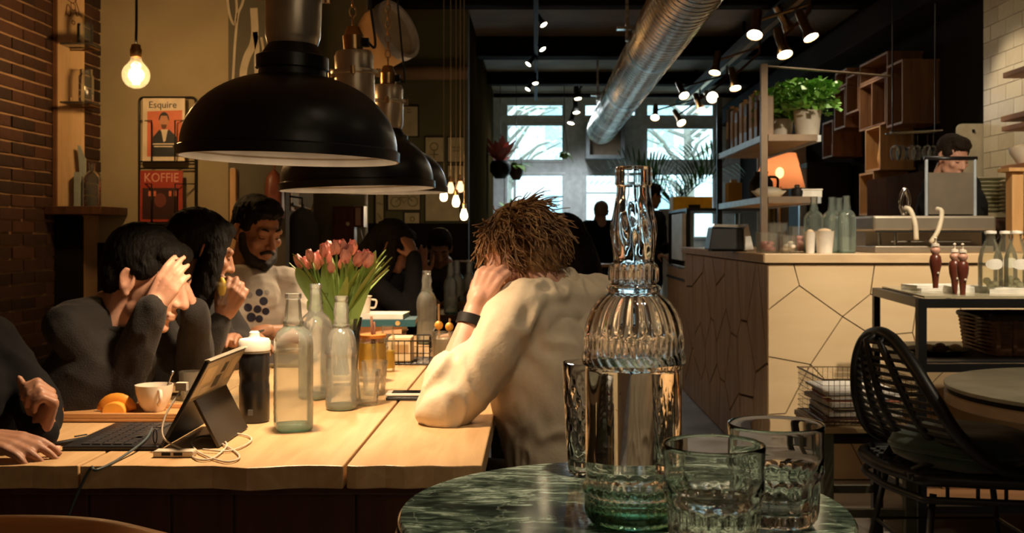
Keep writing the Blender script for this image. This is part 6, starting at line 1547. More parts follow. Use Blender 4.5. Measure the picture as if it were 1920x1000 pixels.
for k in range(15): y = 3.29 + k * .035; MB().tube([(1.16, y, .445), (1.65, y, .445)], .008, 6).build('seat_slat', m_rat, cz_, world=True)
MB().tube(bez([(1.2, 3.29, .38), (1.62, 3.25, .38), (1.67, 3.52, .38), (1.62, 3.79, .38), (1.2, 3.8, .38), (1.14, 3.55, .38), (1.2, 3.29, .38)], 8)[:-1], .012, 6, closed=True).build('lower_ring', m_rat, cz_, world=True, smooth=True)
for k in range(18):
    a = 2 * PI * k / 18; c = V((1.4, 3.53, 0)); p = c + V((.25 * math.cos(a), .26 * math.sin(a), 0)); MB().cyl(p + V((0, 0, .375)), p + V((0, 0, .445)), .006, n=6).build('weave_post', m_rat, cz_, world=True)
for x, y, xe, ye in ((1.24, 3.33, 1.18, 3.27), (1.6, 3.3, 1.68, 3.22), (1.24, 3.76, 1.18, 3.84), (1.6, 3.76, 1.68, 3.84)): MB().cyl((x, y, .39), (xe, ye, 0), .011, n=10).build('leg', m_rat, cz_, world=True, smooth=True)
MB().tube([(1.21, 3.30, .19), (1.64, 3.26, .19), (1.64, 3.80, .19), (1.21, 3.80, .19)], .007, 6, closed=True).build('leg_brace', m_rat, cz_, world=True)
cs = thing('seat_cushion', 'dark green velvet cushion slumped on the rattan chair', 'cushion', (1.40, 3.49, .454)); cs.scale = (1.05, 1.1, 1.35)
m = MB(); vs = []; fs = []; n = 32; rows = [(-.2, 0), (.75, .005), (.97, .03), (1, .05), (.95, .075), (.75, .1), (.4, .115), (.0, .118)]
m.lathe([(0, 0), (.15, .0), (.2, .02), (.215, .045), (.2, .07), (.14, .085), (.05, .08), (0, .078)], 36, mod=lambda a, i, r, z: r * (1 + .05 * math.cos(4 * a) + .02 * math.sin(9 * a)))
m.build('velvet', M('velvet_green', (.018, .055, .035), .75, sheen=.6, bump=.3, bscale=20), cs, smooth=True)
MB().tube([(.216 * (1 + .05 * math.cos(4 * a)) * math.cos(a), .216 * (1 + .05 * math.cos(4 * a)) * math.sin(a), .045) for a in [2 * PI * k / 36 for k in range(36)]], .005, 5, closed=True).build('piping', M('velvet_green'), cs, smooth=True)
# ---- round table at the right edge
rt = thing('round_table', 'round pale stone table with a double top at the right edge', 'table', (1.72, 3.13, 0)); RT = .49
m_stone = M('stone_top', (.48, .45, .33), .4, col2=(.36, .34, .24), nscale=9)
MB().lathe([(0, .736), (RT - .004, .736), (RT, .739), (RT, .747), (RT - .004, .75), (0, .75)], 80).build('top', m_stone, rt, smooth=True, angle=40)
MB().lathe([(0, .722), (RT - .01, .722), (RT - .01, .7355), (0, .7355)], 80).build('dark_band', m_black, rt, smooth=True, angle=40)
MB().lathe([(0, .688), (RT - .006, .688), (RT - .001, .692), (RT - .001, .718), (RT - .006, .7215), (0, .7215)], 80).build('lower_top', M('table_edge', (.60, .44, .28), .5), rt, smooth=True, angle=40)
MB().lathe([(0, .60), (.05, .60), (.22, .687), (0, .687)], 32).build('bracket', m_iron, rt, smooth=True, angle=40)
MB().cyl((0, 0, .03), (0, 0, .6), .045, n=24).build('column', m_iron, rt, smooth=True, angle=40)
MB().lathe([(0, 0), (.1, 0), (.1, .02), (.05, .04), (0, .04)], 40).build('base', m_iron, rt, smooth=True, angle=40)

# ================================================================== FAR TABLES, WINDOW PLANTS
ft = thing('dark_table', 'dark wooden table behind the long one with glass bottles on it', 'table', (-.46, 6.4, 0))
MB().box((-.8, 5.95, .715), (-.12, 6.95, .75)).build('top', m_dkwood, ft, world=True, bevel=.004)
for x in (-.76, -.16):
    for y in (6.0, 6.9): MB().box((x - .025, y - .025, 0), (x + .025, y + .025, .7145)).build('leg', m_dkwood, ft, world=True)
for k, (px, Y, lab) in enumerate(((845, 6.05, 'nearest clear bottle on the dark far table'), (857, 6.55, 'clear bottle left at the back of the dark far table'), (880, 6.75, 'third clear bottle on the dark far table'), (899, 6.45, 'clear bottle at the right of the dark far table'))):
    swing(lab, ((px - VX) * Y / F, Y, .7505), .29, .04, False, .35, .3 * k, group='bottles on the dark far table')
jarf = thing('sauce_jar', 'small jar with a brown label on the dark far table', 'jar', ((868 - VX) * 6.2 / F, 6.2, .7505)); MB().lathe([(0, 0), (.03, 0), (.03, .08), (.025, .09), (0, .092)], 20).build('glass', m_thing_gl, jarf, smooth=True, angle=50); MB().lathe([(.0302, .015), (.0308, .016), (.0308, .06), (.0302, .061)], 20).build('label', M('label_brown', (.35, .22, .12), .6), jarf, smooth=True)
wt2 = thing('cafe_table', 'small pale wooden table in front of the standing man', 'table', (.82, 11.0, 0))
MB().box((.5, 10.75, .87), (.86, 11.15, .9)).build('top', m_crl, wt2, world=True, bevel=.004); MB().cyl((.68, 10.95, .02), (.68, 10.95, .869), .03).build('column', m_blackm, wt2, world=True); MB().lathe([(0, 0), (.2, 0), (.2, .015), (.03, .04), (0, .04)], 24, c=(.68, 10.95, 0)).build('base', m_blackm, wt2, world=True)
m_redp = M('red_leaf', (.75, .22, .17), .6); m_palm = M('palm_green', (.16, .32, .12), .5, col2=(.09, .2, .08)); m_lgreen = M('light_leaf', (.40, .70, .16), .5)
def leafpoly(mb, p, d, L, w, droop=.3):
    d = V(d).normalized(); sd = d.cross(V((0, 0, 1))); sd = sd.normalized() if sd.length > 1e-3 else V((1, 0, 0)); vs = []; fs = []
    for j in range(6):
        v = j / 5; c = V(p) + d * (L * v) + V((0, 0, -droop * L * v * v)); ww = w * math.sin(PI * (.12 + .86 * v)); vs += [c - sd * ww, c + sd * ww]
    for j in range(5): a = j * 2; fs.append((a, a + 1, a + 3, a + 2))
    mb.add(vs, fs)
def potp(name, label, p, r, h, potmat, leafmat, n, L, w, seed, up=.6, hang_to=None, droop=.4, round_=False):
    t = thing(name, label, 'plant', p); R = random.Random(seed)
    MB().lathe([(0, 0), (r * .5, .0), (r, h * .4), (r, h * .8), (r * .8, h), (r * .7, h), (r * .7, h * .9), (0, h * .9)], 24).build('pot', potmat, t, smooth=True, angle=60)
    for i in range(n):
        a = 6.283 * i / n + R.uniform(-.2, .2); m = MB(); leafpoly(m, (0, 0, h * .9), (math.cos(a), math.sin(a), R.uniform(up * .4, up * 1.6)), L * R.uniform(.7, 1.2), w, droop); m.build('leaf', leafmat, t, smooth=True)
    if hang_to:
        for k in range(3): a = k * 2.1; MB().tube([(math.cos(a) * r * .8, math.sin(a) * r * .8, h), (0, 0, h + .35), (0, 0, hang_to - p[2])], .004, 5).build('cord', m_cord, t)
    return t
YQ = 13.3
potp('hanging_plant', 'red-leaved plant in a dark hanging pot at the left of the window', P(938, 335, YQ), .13, .22, m_black, m_redp, 22, .42, .06, 1, 1.3, 3.19, .2)
potp('hanging_plant', 'bright green plant in a dark round pot beside the red one', P(968, 338, YQ + .2), .09, .2, M('pot_darkred', (.08, .02, .02), .4), m_lgreen, 12, .28, .05, 2, .5, 3.19, .6)
potp('hanging_plant', 'small kokedama moss ball hanging in front of the window', P(1058, 298, YQ), .055, .09, M('moss', (.24, .24, .06), .9), m_lgreen, 9, .14, .02, 3, .3, 3.19, 1.0)
pl_ = thing('plant_stand', 'tall thin iron plant stand below the left window', 'stand', (-.3, 13.5, 0)); MB().cyl((0, 0, 0), (0, 0, 1.35), .02).build('pole', m_blackm, pl_); MB().lathe([(0, 1.35), (.2, 1.35), (.2, 1.37), (0, 1.37)], 24).build('tray', m_blackm, pl_); MB().lathe([(0, 0), (.18, 0), (.18, .015), (0, .03)], 24).build('foot', m_blackm, pl_)
potp('potted_plant', 'long-leaved plant on the iron stand under the window', (-.3, 13.5, 1.3705), .1, .14, m_pot, m_lgreen, 8, .28, .035, 8, .4, None, -.1)
# palm on a plinth by the right window
px_ = P(1268, 350, 12.6); pt = thing('potted_palm', 'feathery palm in a white planter before the right window', 'palm', (px_.x, 12.6, 0))
MB().lathe([(0, 0), (.14, 0), (.2, .9), (.21, 1.5), (.19, 1.5), (0, 1.45)], 28).build('planter', m_pot, pt, smooth=True, angle=50)
R = random.Random(6); z0 = 1.5
for i in range(16):
    a = R.uniform(-.5, 3.6); L = R.uniform(.8, 1.3); d = V((math.cos(a) * .75, -.35 * math.sin(a * 1.3), .75 + R.uniform(-.1, .35))).normalized()
    rib = [V((0, 0, z0)) + d * (L * v) + V((0, 0, -.35 * L * v * v)) for v in [k / 12 for k in range(13)]]
    m = MB(); m.tube(rib, [.008 * (1 - .8 * k / 12) for k in range(13)], 5)
    for k in range(2, 13):
        tn = (rib[k] - rib[k - 1]).normalized(); sd = tn.cross(V((0, 1, .2))).normalized()
        for s in (-1, 1): leafpoly(m, rib[k], sd * s + tn * .9, .24 * math.sin(PI * k / 14) + .05, .013, .2)
    m.build('frond', m_palm, pt)

# ================================================================== PEOPLE
def remesh(mb, voxel, smooth=4, wrinkle=0, wscale=10, seed=0):
    me = mb.mesh('tmp'); o = bpy.data.objects.new('tmp', me); COL.objects.link(o)
    r = o.modifiers.new('r', 'REMESH'); r.mode = 'VOXEL'; r.voxel_size = voxel
    s = o.modifiers.new('s', 'SMOOTH'); s.factor = .5; s.iterations = smooth
    m2 = bpy.data.meshes.new_from_object(o.evaluated_get(bpy.context.evaluated_depsgraph_get()))
    bpy.data.objects.remove(o); bpy.data.meshes.remove(me)
    if wrinkle:
        n = len(m2.vertices); co = np.empty(n * 3); nr = np.empty(n * 3); m2.vertices.foreach_get('co', co); m2.vertices.foreach_get('normal', nr)
        co = co.reshape(-1, 3); nr = nr.reshape(-1, 3); off = V((seed * 7.1, seed * 3.3, 0)); d = np.empty(n)
        for i in range(n):
            p = V(co[i]); q = V((p.x * wscale, p.y * wscale, p.z * wscale * .7)) + off
            w = V((noise.noise(q * .6), noise.noise(q * .6 + V((5, 0, 0))), noise.noise(q * .6 + V((0, 9, 0)))))
            a = noise.noise(q + w * 1.6); d[i] = (1 - abs(a) * 2.2) * wrinkle
        co += nr * d[:, None]; m2.vertices.foreach_set('co', co.ravel())
    m2.polygons.foreach_set('use_smooth', [True] * len(m2.polygons)); m2.update()
    return m2
def put(me, name, mat, root):
    me.transform(wm(root).inverted()); me.name = name; me.materials.clear(); return obj(name, me, mat, root)
def head_mat(pos, yaw, down=0, roll=0, s=1.0):
    return Matrix.Translation(V(pos)) @ Matrix.Rotation(math.radians(yaw), 4, 'Z') @ Matrix.Rotation(-math.radians(down), 4, 'X') @ Matrix.Rotation(math.radians(roll), 4, 'Y') @ Matrix.Scale(s, 4)
def head_prims(m, T, ears=True):
    old = m.T; m.T = T
    m.ell((0, -.012, .032), (.073, .092, .083), None, 20, 14); m.ell((0, .030, -.022), (.060, .066, .092), None, 18, 12); m.ell((0, .045, -.078), (.043, .042, .034), None, 14, 10)
    m.ell((0, .076, -.098), (.019, .016, .014)); m.cap((-.038, .080, .020), .013, (.038, .080, .020), .013)
    m.cap((0, .092, .010), .009, (0, .112, -.030), .0125); m.ell((.012, .099, -.034), .0085); m.ell((-.012, .099, -.034), .0085)
    for s in (-1, 1):
        m.ell((s * .041, .066, -.024), (.021, .021, .02)); m.ell((s * .046, .03, -.07), (.018, .034, .024))
        if ears:
            m.ell((s * .075, -.004, -.006), (.009, .019, .031), Matrix.Rotation(s * .35, 3, 'Z')); m.ell((s * .082, -.012, .004), (.006, .012, .022), Matrix.Rotation(s * .5, 3, 'Z')); m.ell((s * .075, .002, -.034), (.006, .008, .010))
    m.ell((0, .0905, -.060), (.023, .010, .0055)); m.ell((0, .0895, -.071), (.019, .010, .0065))
    m.cap((0, -.022, -.03), .052, (0, -.035, -.13), .054)
    m.T = old
def hand_prims(m, wrist, d, palm, side, curl=(.3, .3, .3, .3), spread=.12, thumb=(.7, .6, -.35), s=1.0, thumb2=None):
    y = V(d).normalized(); z = -V(palm).normalized(); z = (z - y * z.dot(y)).normalized(); x = y.cross(z)
    T = Matrix((x, y, z)).transposed().to_4x4(); T.translation = V(wrist); old = m.T; m.T = T @ Matrix.Scale(s, 4)
    m.cap((0, -.02, 0), .025, (0, .02, 0), .026)
    xs = [side * v for v in (.029, .0095, -.0105, -.029)]; Ls = (.078, .086, .080, .062)
    for i in range(4):
        m.cap((xs[i] * .62, .012, 0), .0145, (xs[i], .088 - .006 * abs(i - 1), 0), .0112)
    m.ell((0, .048, -.004), (.034, .046, .014))
    for i in range(4):
        c = curl[i] if isinstance(curl[i], (tuple, list)) else (curl[i],) * 3; a = 0; p = V((xs[i], .088 - .006 * abs(i - 1), 0)); sp = (1.5 - i) * spread * side * .66
        rr = (.0098, .0089, .008, .0068)
        for j, f in enumerate((.44, .31, .25)):
            a += c[j]; dd = V((math.sin(sp) * math.cos(a), math.cos(sp) * math.cos(a), -math.sin(a))); q = p + dd * (Ls[i] * f); m.cap(p, rr[j], q, rr[j + 1]); p = q
    t1 = V((side * thumb[0], thumb[1], thumb[2])).normalized(); p = V((side * .02, .018, -.006)); q = p + t1 * .046
    m.cap(p, .0165, q, .0118); t2 = thumb2 or (thumb[0] * .45, thumb[1] + .35, thumb[2] - .1); t2 = V((side * t2[0], t2[1], t2[2])).normalized()
    r = q + t2 * .032; m.cap(q, .0112, r, .0098); m.cap(r, .0098, r + (t2 + V((0, .2, -.15))).normalized() * .024, .0078)
    m.T = old
SKIN = {}
def skin(name, c, c2=None): return M('skin_' + name, c, .5, col2=c2 or tuple(v * a for v, a in zip(c, (.88, .8, .78))), nscale=14, spec=.4)
def person(label, head, neck, sl, sr, el, er, wl, wr, pelvis, face, skinm, topm, hairm, voxel=.006, hl=None, hr=None, sleeve=1.0, bulk=1.0, stand=False, legm=None, wrinkle=.005, hair='short', beard=None, tvox=.008, seed=1, wear='sweater', headscale=1.0, sleeve_end=None, collar=None, arm_r=1.0, cloth_smooth=5):
    """all joints in metres; head = (pos, yaw, down, roll); face = horizontal facing direction"""
    neck, sl, sr, el, er, wl, wr, pelvis = [V(p) for p in (neck, sl, sr, el, er, wl, wr, pelvis)]
    f = V((face[0], face[1], 0)).normalized(); lat = V((f.y, -f.x, 0))      # lat points to the person's right
    root = thing('person', label, 'person', (pelvis.x, pelvis.y, 0)); T = head_mat(*head[:4], headscale)
    ch = (sl + sr) / 2 + V((0, 0, -.05)); B = bulk
    hips = [pelvis - lat * .085 * B, pelvis + lat * .085 * B]
    if stand: kn = [h + V((0, 0, -(pelvis.z - .08) * .48)) + f * .02 for h in hips]; an = [V((k.x, k.y, .08)) - f * .02 for k in kn]
    else: kn = [h + f * .40 + V((0, 0, .02)) for h in hips]; an = [V((k.x, k.y, .08)) - f * .04 for k in kn]
    def torso(m, g):
        for k in (-.085, 0, .085):
            m.cap(pelvis + lat * k * B, .105 * B + g, ch + lat * k * 1.05 * B - V((0, 0, .06)), .098 * B + g, 14)
        m.cap(sl.lerp(sr, .08), .058 * B + g, sl.lerp(sr, .92), .058 * B + g, 12); m.cap(ch + f * .02, .095 * B + g, neck - V((0, 0, .05)), .062 + g, 12)
    b = MB(); head_prims(b, T); hb = T @ V((0, -.035, -.12)); b.cap(hb, .052, neck, .056); torso(b, -.012)
    A = arm_r
    for s, e, w in ((sl, el, wl), (sr, er, wr)):
        b.cap(s, .046 * A, e, .036 * A); b.cap(e, .037 * A, e.lerp(w, .35), .036 * A); b.cap(e.lerp(w, .35), .036 * A, w, .024)
    for w, h, sd in ((wl, hl, 1), (wr, hr, -1)):
        e = el if sd == 1 else er
        h = h or dict(d=(w - e).normalized(), palm=(0, 0, -1) if abs((w - e).normalized().z) < .8 else tuple(-lat * sd))
        hand_prims(b, w, h['d'], h['palm'], sd, h.get('curl', (.35,) * 4), h.get('spread', .12), h.get('thumb', (.7, .6, -.35)), h.get('s', 1.0), h.get('thumb2'))
    for h, k, a in zip(hips, kn, an): b.cap(h, .07, k, .05); b.cap(k, .048, a, .034)
    for a in an: b.cap(a - V((0, 0, .03)), .03, a + f * .14 - V((0, 0, .045)), .026)
    me = remesh(b, voxel, 2); Ti = T.inverted()
    for v in me.vertices:                                   # hollow of the ears
        q = Ti @ v.co
        if abs(q.x) > .072 and abs(q.y + .006) < .03 and abs(q.z) < .04:
            k = max(0, 1 - ((q.y + .004) / .012) ** 2 - ((q.z - .002) / .021) ** 2)
            if k: q.x -= math.copysign(.011 * k, q.x); v.co = T @ q
    put(me, 'body', skinm, root)
    # clothes
    c = MB(); torso(c, .010)
    for s, e, w in ((sl, el, wl), (sr, er, wr)):
        c.cap(s, .062 * A, e, .049 * A, 12)
        if sleeve > 0: se = e.lerp(w, sleeve); c.cap(e, .050 * A, e.lerp(se, .5), .047 * A, 12); c.cap(e.lerp(se, .5), .047 * A, se, (.036 if sleeve > .6 else .05) * A, 12)
    if sleeve < 0:
        c = MB(); torso(c, .010)
        for s, e in ((sl, el), (sr, er)): c.cap(s, .064 * A, s.lerp(e, -sleeve), .06 * A, 12)
    put(remesh(c, tvox, cloth_smooth, wrinkle, 11, seed), wear, topm, root)
    g = MB(); g.cap(hips[0], .105 * B, hips[1], .105 * B)
    for h, k, a in zip(hips, kn, an): g.cap(h, .09 * B, k, .068); g.cap(k, .066, a + V((0, 0, .03)), .05)
    put(remesh(g, .014, 4), 'trousers', legm or M('trousers_dark', (.015, .016, .02), .8), root)
    for a in an:
        s = MB(); s.cap(a - V((0, 0, .035)), .042, a + f * .15 - V((0, 0, .042)), .036); s.box(a - V((.04, .04, .078)) , a + V((.04, .04, -.05))); put(remesh(s, .012, 3), 'shoe', M('shoe_dark', (.02, .018, .016), .6), root)
    if collar:
        put(MB().tube([T @ V((.062 * math.cos(q), -.035 + .062 * math.sin(q), -.135 + .012 * math.sin(q))) for q in [2 * PI * k / 24 for k in range(24)]], .010, 8, closed=True).mesh('collar', True), 'collar', collar, root)
    # hair
    h = MB(); h.T = T
    if hair in ('short', 'fringe'):
        h.ell((0, -.022, .046), (.080, .093, .080), None, 20, 14); h.ell((0, -.055, .0), (.070, .055, .07), None, 16, 12)
        for s in (-1, 1): h.ell((s * .064, .012, .035), (.016, .035, .034))
        if hair == 'fringe': h.ell((0, .045, .076), (.064, .042, .028))
        else: h.ell((0, .045, .088), (.060, .045, .026), Matrix.Rotation(-.25, 3, 'X')); h.ell((0, .02, .105), (.055, .06, .022))
        put(remesh(h, .006, 3, .004, 40, seed), 'hair', hairm, root)
    elif hair == 'long':
        h.ell((0, -.02, .044), (.086, .100, .086), None, 20, 14); h.ell((0, .04, .082), (.06, .045, .03))
        for s in (-1, 1): h.chain([(s * .066, .022, .03), (s * .076, .022, -.06), (s * .078, .025, -.16), (s * .074, .02, -.24)], [.036, .038, .038, .028])
        h.chain([(0, -.07, .0), (0, -.09, -.1), (0, -.09, -.2), (0, -.08, -.28)], [.07, .07, .066, .04])
        put(remesh(h, .007, 3, .005, 30, seed), 'hair', hairm, root)
    elif hair == 'curly':
        h.ell((0, -.02, .04), (.084, .098, .084), None, 20, 14); h.ell((0, -.055, -.03), (.068, .06, .07), None, 16, 12)
        put(remesh(h, .007, 3, .006, 30, seed), 'hair', hairm[0], root)
        R = random.Random(seed); cm = [MB(), MB()]
        for i in range(950):
            u = R.uniform(-.55, 1); a = R.uniform(0, 2 * PI); n = V((math.sqrt(1 - u * u) * math.cos(a), math.sqrt(1 - u * u) * math.sin(a), u))
            if n.y > .45 and n.z < .35: continue
            p = V((0, -.022, .03)) + V((n.x * .086, n.y * .1, n.z * .09))
            dn = V((n.x * .35, n.y * .35 - .25, -1 + .5 * n.z)); tg = (dn - n * dn.dot(n)); tg = tg.normalized() if tg.length > .05 else n.orthogonal(); bt = n.cross(tg)
            L = R.uniform(.06, .12); ph = R.uniform(0, 6.28); am = R.uniform(.005, .011); fr = R.uniform(4, 8); pts = []; rs = []
            sw = R.uniform(-.5, .5)
            for k in range(9):
                v = k / 8; q = p + tg * (L * v) + bt * (am * math.sin(ph + fr * v) + sw * L * v * v * .5) + n * (-.002 + am * .8 * math.cos(ph + fr * v) * v + .004 * v)
                pts.append(T @ q); rs.append(.0034 * (1 - .7 * v))
            cm[i % 2].tube(pts, rs, 5)
        for k in (0, 1): put(cm[k].mesh('curl', True), 'curls', hairm[k], root)
    if beard:
        h = MB(); h.T = T
        for s in (-1, 1): h.chain([(s * .066, .012, -.012), (s * .062, .024, -.055), (s * .042, .058, -.092), (0, .083, -.108)], [.012, .017, .021, .021])
        h.chain([(-.026, .086, -.062), (-.012, .1, -.051), (.012, .1, -.051), (.026, .086, -.062)], [.006, .0065, .0065, .006]); h.ell((0, .05, -.1), (.04, .035, .022))
        put(remesh(h, .005, 2, .002, 60, 3), 'beard', beard, root)
    if hair != 'curly':
        for s in (-1, 1):
            e = MB(); e.T = T; e.tube([(s * .014, .093, .024), (s * .022, .0935, .028), (s * .033, .090, .031), (s * .047, .078, .025)], [.002, .004, .0038, .002], 8); put(e.mesh('eyebrow', True), 'eyebrow', hairm, root)
        for s in (-1, 1):
            e = MB(); e.T = T; e.ell((s * .031, .0765, .0015), (.0125, .0115, .0095)); put(e.mesh('eyelid', True), 'eyelid', skinm, root)
            e = MB(); e.T = T; e.tube([(s * .020, .0872, -.003), (s * .031, .0885, -.0055), (s * .042, .083, -.0035)], .0016, 6); put(e.mesh('lashes', True), 'lashes', hairm, root)
    return root, T

sk_l = skin('light', (.62, .35, .25)); sk_t = skin('tan', (.36, .19, .12)); sk_d = skin('olive', (.36, .18, .10))
h_blk = M('hair_black', (.006, .005, .004), .75, spec=.2, bump=.6, bscale=120, stretch=(1, 1, .3)); h_brn = M('hair_brown', (.02, .012, .007), .75, spec=.2, bump=.6, bscale=120, stretch=(1, 1, .3))
h_bl1 = M('hair_blond', (.42, .24, .10), .45, col2=(.22, .11, .045), nscale=25); h_bl2 = M('hair_blond_dark', (.22, .11, .045), .45, col2=(.12, .055, .02), nscale=25)
f_grey = M('grey_jersey', (.014, .012, .011), .9, sheen=.04, bump=.3, bscale=300); f_blk = M('black_cloth', (.006, .006, .007), .9, spec=.2)
f_wht = M('white_tee', (.60, .54, .46), .85, bump=.1, bscale=200); f_crm = M('cream_shirt', (.70, .58, .42), .7, bump=.08, bscale=120)

# 1  young man in grey, forehead in his hands
person('young man in a dark grey sweater resting his forehead in both hands', (P(274, 521, 2.79), -98, 19, 0), (-1.13, 2.82, 1.0), (-1.11, 2.99, .975), (-1.175, 2.68, .965), (-.965, 3.02, .80), (-1.065, 2.735, .795),
       P(366, 585, 2.83), P(286, 577, 2.66), (-1.40, 2.87, .50), (1, .05), sk_l, f_grey, h_blk, .0045, hair='fringe', tvox=.006, wrinkle=.0045, seed=2,
       hl=dict(d=(-.30, -.10, .92), palm=(-.85, -.35, -.2), curl=((.2, .3, .3), (.3, .35, .3), (.35, .4, .3), (.45, .45, .3)), thumb=(.75, .75, -.1), s=.88),
       hr=dict(d=(.50, -.02, .80), palm=(.05, .97, .1), curl=((.25, .4, .35), (.28, .42, .35), (.3, .45, .35), (.35, .5, .35)), spread=.04, thumb=(.35, .75, -.6), s=.90), collar=f_grey, headscale=1.1)
# 2  person at the left edge, only hands and hair in the picture
person('person in black at the left edge with a raised fist', (V((-1.27, 2.27, 1.17)), -80, 20, 0), (-1.27, 2.30, 1.0), (-1.27, 2.48, .95), (-1.30, 2.10, .95), (-1.13, 2.42, .815), (-1.20, 2.12, .80),
       P(76, 812, 2.28), P(-48, 822, 2.13), (-1.45, 2.3, .5), (1, 0), sk_t, f_blk, h_brn, .0045, hair='long', seed=3,
       hl=dict(d=(.28, .0, .95), palm=(-.75, -.62, .1), curl=((.9, 1.25, .8), (1.05, 1.3, .8), (1.15, 1.3, .8), (1.25, 1.3, .8)), spread=.05, thumb=(.35, .75, -.55), s=1.0),
       hr=dict(d=(.97, -.06, -.10), palm=(.05, .25, -1), curl=((.2, .3, .25), (.22, .32, .25), (.25, .34, .25), (.3, .35, .25)), thumb=(.75, .6, -.25), s=1.02))
# 3  woman with long dark hair
person('woman with long black hair sitting between the two men, hand at her drink', (P(376, 470, 3.36), -58, 18, 0), (-1.09, 3.40, 1.02), (-1.09, 3.57, .985), (-1.12, 3.24, .985), (-.99, 3.6, .82), (-1.02, 3.25, .83),
       P(440, 640, 3.5), P(418, 592, 3.28), (-1.36, 3.42, .50), (1, 0), sk_t, f_grey, h_blk, .005, hair='long', seed=4, sleeve=.85,
       hr=dict(d=(.45, -.1, .85), palm=(-.2, .9, .2), curl=((.8, .9, .6),) * 4, thumb=(.5, .7, -.5)))
lm = thing('lemon_drink', 'small bright drink with a lemon slice in the hand of the black-haired woman', 'drink', P(416, 572, 3.25)); MB().lathe([(0, 0), (.014, 0), (.018, .07), (.016, .07), (0, .005)], 20).build('glass', g_tum, lm, smooth=True, angle=50); MB().ell((0, 0, .055), (.013, .013, .03)).build('lemon', M('lemon_yellow', (.85, .60, .08), .4), lm, smooth=True)
# 4  bearded man
bpz = P(482, 432, 4.1)
r4, T4 = person('bearded man with short black hair in a white T-shirt printed with dark dots, looking down', (bpz, -132, 18, 0), (-1.125, 4.15, 1.055), (-.955, 4.16, 1.005), (-1.215, 4.02, 1.02), (-.90, 4.05, .82), (-1.16, 3.86, .82),
       P(492, 622, 3.86), P(448, 625, 3.72), (-1.22, 4.28, .48), (.55, -.83), sk_d, f_wht, h_blk, .0045, hair='short', beard=M('beard_black', (.012, .008, .006), .7), sleeve=-.75, tvox=.006, wrinkle=.0045, seed=6, wear='t_shirt', headscale=1.06,
       hl=dict(d=(-.6, -.5, -.1), palm=(-.1, -.1, -1)), hr=dict(d=(.5, -.4, -.1), palm=(.1, .1, -1)))
# dots printed on the shirt: thin discs laid on the cloth
shirt = [c for c in r4.children if c.name.startswith('t_shirt')][0]
m_dot = M('print_indigo', (.03, .03, .055), .8); m_dotg = M('print_grey', (.34, .31, .28), .8)
from mathutils.bvhtree import BVHTree
inv = wm(r4); bv = BVHTree.FromPolygons([inv @ v.co for v in shirt.data.vertices], [tuple(p.vertices) for p in shirt.data.polygons])
def dot(px, py, rp, mat):
    org = V((0, 0, CAM_H)); vs = []; fs = []; n = 16; dirs = [(0, 0)] + [(math.cos(2 * PI * k / n) * rp * q, math.sin(2 * PI * k / n) * rp * q) for q in (.5, 1) for k in range(n)]
    for dx_, dy_ in dirs:
        d = (P(px + dx_, py + dy_, 4.0) - org).normalized(); hit, nrm, idx, dist = bv.ray_cast(org, d)
        if hit is None: return
        vs.append(hit + nrm * .0012)
    fs = [(0, 1 + k, 1 + (k + 1) % n) for k in range(n)] + [(1 + k, 1 + n + k, 1 + n + (k + 1) % n, 1 + (k + 1) % n) for k in range(n)]
    put(MB().add(vs, fs).mesh('print_dot', True), 'print_dot', mat, r4)
for px, py, rp, mt_ in ((468, 554, 6, m_dotg), (486, 549, 7, m_dot), (500, 549, 5, m_dotg), (494, 565, 8, m_dot), (465, 577, 8, m_dot), (483, 580, 7.5, m_dot), (498, 584, 7, m_dot), (471, 595, 9, m_dot), (486, 598, 7, m_dot), (437, 550, 13, m_dot), (446, 566, 9, m_dot), (443, 590, 7, m_dotg)): dot(px, py, rp, mt_)
tbq = thing('tablet', 'dark phone held low by the bearded man', 'phone', P(466, 632, 3.74)); MB().box((-.05, -.035, 0), (.05, .035, .008), Matrix.Rotation(-.35, 3, 'Y')).build('body', m_tab, tbq, bevel=.002); MB().box((-.044, -.03, .0085), (.044, .03, .009), Matrix.Rotation(-.35, 3, 'Y')).build('screen', M('screen_black'), tbq)
# 5  woman in the cream shirt, seen from behind
r5, T5 = person('woman with curly blond hair in a cream shirt seen from behind, leaning on her elbow', (P(972, 468, 2.76), 62, 22, 4), (.05, 2.80, 1.07), (-.035, 2.63, 1.005), (.185, 2.93, 1.005), P(834, 768, 2.54), (-.10, 3.05, .80),
       P(893, 572, 2.62), (-.16, 2.86, 1.0), (.18, 2.78, .50), (-.72, .62), sk_l, f_crm, (h_bl1, h_bl2), .005, hair='curly', sleeve=.28, bulk=1.28, tvox=.007, wrinkle=.0095, seed=8, wear='shirt', arm_r=1.32, headscale=.96, legm=M('trousers_navy', (.02, .022, .03), .8),
       hl=dict(d=(.42, .12, .88), palm=(.35, .9, .1), curl=((.8, 1.0, .7), (.85, 1.05, .7), (.9, 1.1, .7), (.95, 1.1, .7)), thumb=(.6, .7, -.3)), hr=dict(d=(.3, -.3, .9), palm=(.3, -.6, 0), curl=((.8, 1.0, .7),) * 4))
cm_ = MB(); cm_.T = Matrix.Translation((.05, 2.80, 1.06)) @ Matrix.Rotation(math.radians(62), 4, 'Z') @ Matrix.Rotation(-.38, 4, 'X')
put(cm_.lathe([(.062, -.035), (.063, .03), (.067, .036), (.073, .03), (.092, -.022), (.088, -.026), (.069, .018), (.068, -.03)], 40, mod=lambda a, i, r, z: r * (1 + .12 * math.sin(a))).mesh('collar', True, 60), 'collar', f_crm, r5)
wq0, wq1 = V(P(834, 768, 2.54)), V(P(893, 572, 2.62)); wc_ = wq0.lerp(wq1, .84); ax_ = (wq1 - wq0).normalized()
